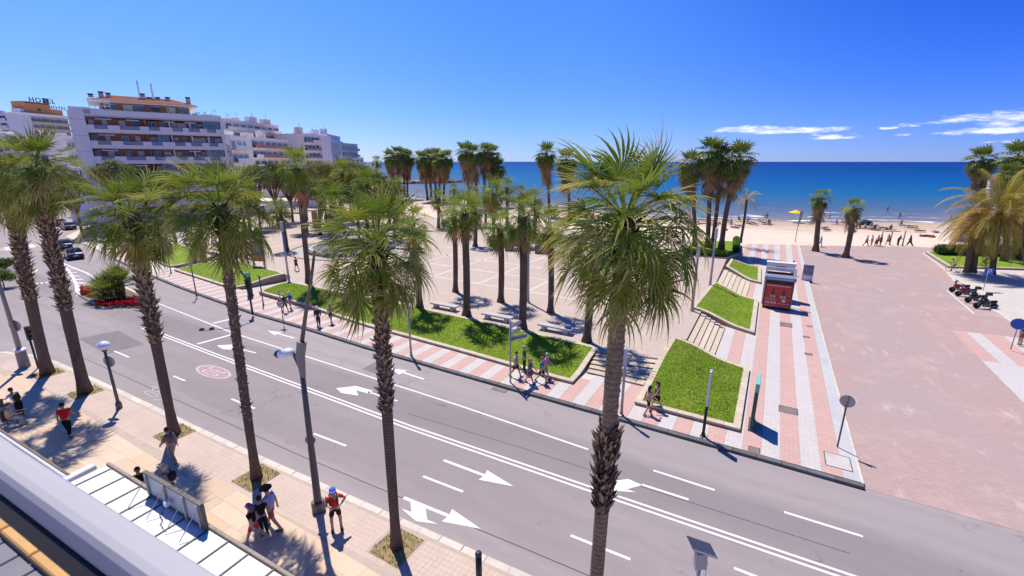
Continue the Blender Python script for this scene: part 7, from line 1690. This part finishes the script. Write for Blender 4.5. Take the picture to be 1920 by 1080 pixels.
for i,(px,py) in enumerate(spots):
    q = bz(px,py)+Vector((0,0,.03)); az = rb.uniform(0,6.28); k = i%3; dupl = rb.random()
    towel(q-Vector((0,0,.03)), az, TC[i%6])
    kind = 'l' if dupl < .55 else 's'; src = (lie if kind == 'l' else sit)[k]
    if (kind,k) not in first: first[(kind,k)] = 1; o = src; o.location = q
    else: o = dup(src, q)
    if kind == 'l': o.rotation_euler = (0,-math.pi/2,az); o.location = q+Vector((math.cos(az)*.85,math.sin(az)*.85,.12))
    else: o.rotation_euler = (0,0,rb.uniform(.8,2.2))
def parasol(label, loc, c, rad=1.0, h=2.1, tilt=.12):
    t = thing('parasol', label, 'parasol', loc); b = MB(); b.tube([(0,0,0),(0,0,h)],.02,6); b.build('pole',WHITEP,t); b = MB(); n = 10; R = Matrix.Rotation(tilt,3,'Y'); V = [R@Vector((0,0,.0))+Vector((0,0,h))]
    for k in range(n): V.append(R@Vector((rad*math.cos(2*math.pi*k/n),rad*math.sin(2*math.pi*k/n),-.45*rad))+Vector((0,0,h)))
    V += [v-Vector((0,0,.03)) for v in V]; b.add(V,[(0,1+k,1+(k+1)%n) for k in range(n)]+[(n+1,n+2+(k+1)%n,n+2+k) for k in range(n)]+[(1+k,n+2+k,n+2+(k+1)%n,1+(k+1)%n) for k in range(n)]); b.build('canopy',cloth(c),t)
parasol('bright yellow beach parasol beside the thin flag pole', bz(1490,414), (0.80,0.58,0.02), 1.5, 2.6, .05)
parasol('teal beach parasol seen between the fenced lawn palms', bz(1313,416), (0.04,0.28,0.30), 1.3, 1.9)
parasol('small blue and white parasol right of the young date palm', bz(1403,416), (0.25,0.30,0.50), 1.1, 1.4, .5)
def tent(label, loc, c, s=1.2):
    t = thing('beach_tent', label, 'tent', loc); b = MB(); b.ball((0,0,0),s,14,8,sq=(1.2,1,1.0)); b.build('shell',cloth(c),t,smooth=True); b = MB(); b.box((s*.95,0,.35*s),(.4,.9*s,.6*s)); b.build('opening',BLACK,t)
tent('dark dome beach tent right of the lone palms', bz(1622,419), (0.03,0.06,0.07), 0.95)
tent('small violet beach tent behind the date palm trunks', bz(1800,452), (0.20,0.18,0.42), 0.9)
GP = 'shower posts at the sand edge'
for lab,px,py,ty,arm in [('shower post behind the queue of people on the sand',1652,452,430,0),('shower post with a cross arm in the middle of the sand edge group',1668,459,434,1),('shower post between the two dark-clad people',1692,460,432,0)]:
    t,h = col(lab,px,py,ty,.09,.08,0.0,'shower_post','post',flat((0.25,0.19,0.15),.7),group=GP)
    if arm: b = MB(); b.box((0,0,h),(2.6,.12,.10),HEAD); b.build('cross_arm',flat((0.25,0.19,0.15),.7),t)
t,h = col('thin leaning flag pole on the sand next to the yellow parasol',1491,453,395,.06,.04,0.0,'flag_pole','flag pole',flat((0.35,0.3,0.27),.6),topx=1491)
b = MB(); b.add([(0,.0,h),(.5,.1,h-.2),(.4,.05,h-1.2),(.1,0,h-2.6),(0,0,h-2.4),(0,-.02,h),(.5,.08,h-.2),(.4,.03,h-1.2),(.1,-.02,h-2.6),(0,-.02,h-2.4)],[(0,4,3,2,1),(5,6,7,8,9)]); b.build('flag',cloth((.35,.33,.28)),t)
p = G(1858,470,0)+Vector((3,16,0)); t = thing('lifeguard_tower','white lifeguard tower glimpsed beside the tall skirted palm on the right','tower',p); w = WHITEP; topz = AT(1851,330,fwd(p)).z
b = MB(); [b.tube([(sx*.9,sy*.9,0),(sx*.5,sy*.5,topz-2.2)],.09,6) for sx in (-1,1) for sy in (-1,1)]; b.build('legs',w,t); b = MB(); b.box((0,0,topz-1.2),(1.5,1.5,2.0)); b.build('cabin',w,t); b = MB(); b.box((0,0,topz),(2.0,2.0,.2)); b.build('roof',w,t)
rr = random.Random(21)
for i,(px,py) in enumerate([(512,425),(520,418),(548,415),(610,418),(625,412),(535,408),(600,405),(568,402),(490,408),(660,402)]):
    person('distant stroller on the pale paving near the awnings, one of several in dark clothes', G(px,py,Z_P), rr.uniform(0,6.28), rr.choice((WALK1,WALK2,STAND)), rr.choice(((.04,.04,.05),(.1,.1,.14),(.06,.05,.05))), (.03,.03,.04), 'brown', 1, 1.72, 'trousers', level=0, group='distant strollers by the awnings')
flush()
# ---------------- our own balcony and the canopy below ----------------
def balcony():
    za = CAMH-0.52; t = thing('balcony_railing','broad smooth pale grey balcony top rail across the lower left corner','railing',(0,0,0))
    def at(px, py, z): return G(px, py, z)
    A, B = at(0,812,za), at(425,1080,za); d = (B-A).normalized(); s = Vector((d.y,-d.x,0))   # s towards us
    C = at(0,925,za-.055); w = abs((C-A).dot(s)); a = A-d*3.0; L = 7.5
    alum = pm('pale_aluminium',(0.40,0.375,0.385),.03,1.5,.65,.25,.0)
    b = MB(); n = 10; P = []
    prof = [(0,-.055),(0,-.012),(.006,-.003),(.016,0),(w-.016,0),(w-.006,-.003),(w,-.012),(w,-.055)]
    for e in (0,L):
        for u,v in prof: q = a+d*e+s*u; P.append((q.x,q.y,za+v))
    k = len(prof); b.add(P,[(i,(i+1)%k,k+(i+1)%k,k+i) for i in range(k)]+[tuple(range(k))[::-1],tuple(range(k,2*k))]); b.build('top_rail',alum,t)
    for e in (.06,L-.06): b = MB(); q = a+d*e+s*(w*.5); b.box((q.x,q.y,za-.55),(.04,.04,.98),math.atan2(d.y,d.x)); b.build('post',GREYM,t)
    q = a+d*L/2+s*(w*.62); b = MB(); b.box((q.x,q.y,za-.085),(L,.05,.055),math.atan2(d.y,d.x)); b.build('seal_strip',flat((0.02,0.02,0.022),.5),t)
    # the balcony floor: slab, sunny ochre kerb tiles, grey floor tiles (each a piece)
    zf = CAMH-1.62
    fl = thing('balcony_floor','balcony floor of grey tiles with a sunlit ochre kerb in the bottom left corner','floor',(0,0,0)); fl['kind'] = 'structure'
    K0, K1 = at(0,944,zf+.05), at(165,1080,zf+.05); e = math.atan2(d.y,d.x)
    o0 = (K0-a).dot(s); o1 = (at(0,978,zf+.02)-a).dot(s)
    b = MB(); q = a+d*L/2+s*((o0+o1+3)/2-.02); b.box((q.x,q.y,zf-.16),(L,3.0+(o1-o0),.28),e); b.build('slab',flat((0.4,0.36,0.32),.8),fl)
    och = pm('ochre_kerb_tile',(0.56,0.31,0.10),.12,3,.6,rvar=.06,world=True); gt = pm('grey_floor_tile',(0.20,0.185,0.20),.12,3,.45,.4,rvar=.08,world=True)
    kw = max(.10,o1-o0); x = 0.0
    while x < L: b = MB(); b.bevbox((0,0,0),(.29,kw,.10),.006); q = a+d*(x+.15)+s*((o0+o1)/2); b.build('kerb_tile',och,fl,(q.x,q.y,zf+.0),e); x += .30
    x = 0.0
    while x < L:
        y = o1+.01
        for r in range(4): b = MB(); b.bevbox((0,0,0),(.145,.58,.03),.004); q = a+d*(x+.0775)+s*(y+.29+r*.6); b.build('floor_tile',gt,fl,(q.x,q.y,zf+.0),e)
        x += .155
balcony()
def canopy():
    z = 3.2; t = thing('canopy','flat white panelled shop canopy with grey glazing bars below the balcony','canopy',(0,0,0))
    F0, F1 = G(205,870,z), G(545,1080,z); d = (F1-F0).normalized(); s = Vector((d.y,-d.x,0)); L = 14.5; e = math.atan2(d.y,d.x); dep = 3.4
    white = pm('white_canopy_panel',(0.66,0.66,0.66),.05,.8,.5,.4,rvar=.03,world=True); bar = pm('canopy_bar',(0.17,0.145,0.12),.2,2,.6,world=True)
    # glazing bars sit where the photograph shows them: measured along the front edge
    marks = [(212,878),(237,893),(266,911),(290,928),(310,942),(352,969),(393,993),(433,1013),(473,1034),(520,1063)]
    ts = [ (G(x,y,z)-F0).dot(d) for x,y in marks]; ts = sorted(ts); step = .95
    while ts[-1] < L-1: ts.append(ts[-1]+step)
    sk = -.10
    prev = -.02
    for x in ts:
        if x-prev > .12:
            b = MB(); m = (prev+x)/2; b.bevbox((0,0,0),(x-prev-.06,dep,.05),.008); q = F0+d*m+s*(dep/2+.10); b.build('panel',white,t,(q.x,q.y,z-.02),e)
        b = MB(); b.bevbox((0,0,0),(.06,dep+.02,.07),.01); q = F0+d*x+s*(dep/2+.09); b.build('glazing_bar',bar,t,(q.x,q.y,z),e); prev = x
    b = MB(); b.bevbox((0,0,0),(L+.1,.10,.12),.012); q = F0+d*L/2+s*.02; b.build('front_gutter',pm('gutter',(0.30,0.24,0.19),.25,1.5,.7,world=True),t,(q.x,q.y,z),e)
    b = MB(); b.bevbox((0,0,0),(.30,1.3,.16),.03); q = F0-d*.26+s*.95; b.build('end_cap',white,t,(q.x,q.y,z),e+.12)
    for x in (1.0,6.5,12.5): b = MB(); q = F0+d*x+s*.25; b.tube([(q.x,q.y,Z_W),(q.x,q.y,z-.05)],.06,8); b.build('post',GREYM,t)
    # sign board standing on the front edge, seen from behind
    P0, P1 = G(279,930,z), G(392,990,z); w = (P1-P0).length; c = (P0+P1)/2; sg = thing('canopy_sign','tilted grey sign board on steel struts standing on the canopy front, seen from behind','sign board',c,e)
    b = MB(); b.bevbox((0,.0,.45),(w,.08,.80),.01); b.build('board',flat((0.42,0.43,0.44),.5,.2),sg); b = MB()
    for zz in (.08,.86): b.box((0,-.01,zz),(w+.06,.11,.06))
    for sx in (-1,1): b.box((sx*(w/2+.015),-.01,.46),(.05,.11,.74))
    b.build('frame',DKSTEEL,sg); b = MB()
    for f in (-.46,-.12,.22,.46): b.box((f*w,-.075,.45),(.05,.05,.78)); b.tube([(f*w,-.08,.7),(f*w,-.65,.06)],.012,5)
    b.build('struts',flat((0.46,0.43,0.36),.5,.3),sg)
    b = MB(); b.bevbox((-.12*w+.22,-.16,.36),(.16,.12,.16),.02); b.build('junction_box',WHITEP,sg)
    b = MB(); r = random.Random(3); P = [(-.1*w,-.2,.3)]
    for k in range(14): P.append((P[-1][0]+r.uniform(-.05,.14),P[-1][1]-r.uniform(-.02,.09),.045))
    b.tube(P,.010,5); b.build('cable',BLACK,sg)
canopy()
def shop_edge():
    z = 3.25; F0, F1 = G(5,812,z), G(128,893,z); d = (F1-F0).normalized(); s = Vector((d.y,-d.x,0)); e = math.atan2(d.y,d.x); L = (F1-F0).length+7
    t = thing('awning_edge','thin grey and brown edge of a lower shop roof showing just past the balcony rail','awning',F0,e); b = MB(); b.bevbox((L/2-7,.03,0),(L,.07,.10),.01); b.build('front_strip',pm('roof_strip',(0.20,0.14,0.10),.3,3,.7),t); b = MB(); b.bevbox((L/2-7,-.06,-.01),(L,.09,.08),.01); b.build('gutter',flat((0.55,0.55,0.57),.4),t); b = MB(); b.box((L/2-7,-1.75,-.05),(L,3.25,.06)); b.build('roof_sheet',flat((0.50,0.50,0.50),.7),t)
    for x in (-6,-2,1.5): b = MB(); b.tube([(x,-.1,-(z-Z_W)),(x,-.1,-.08)],.05,8); b.build('post',GREYM,t)
shop_edge()
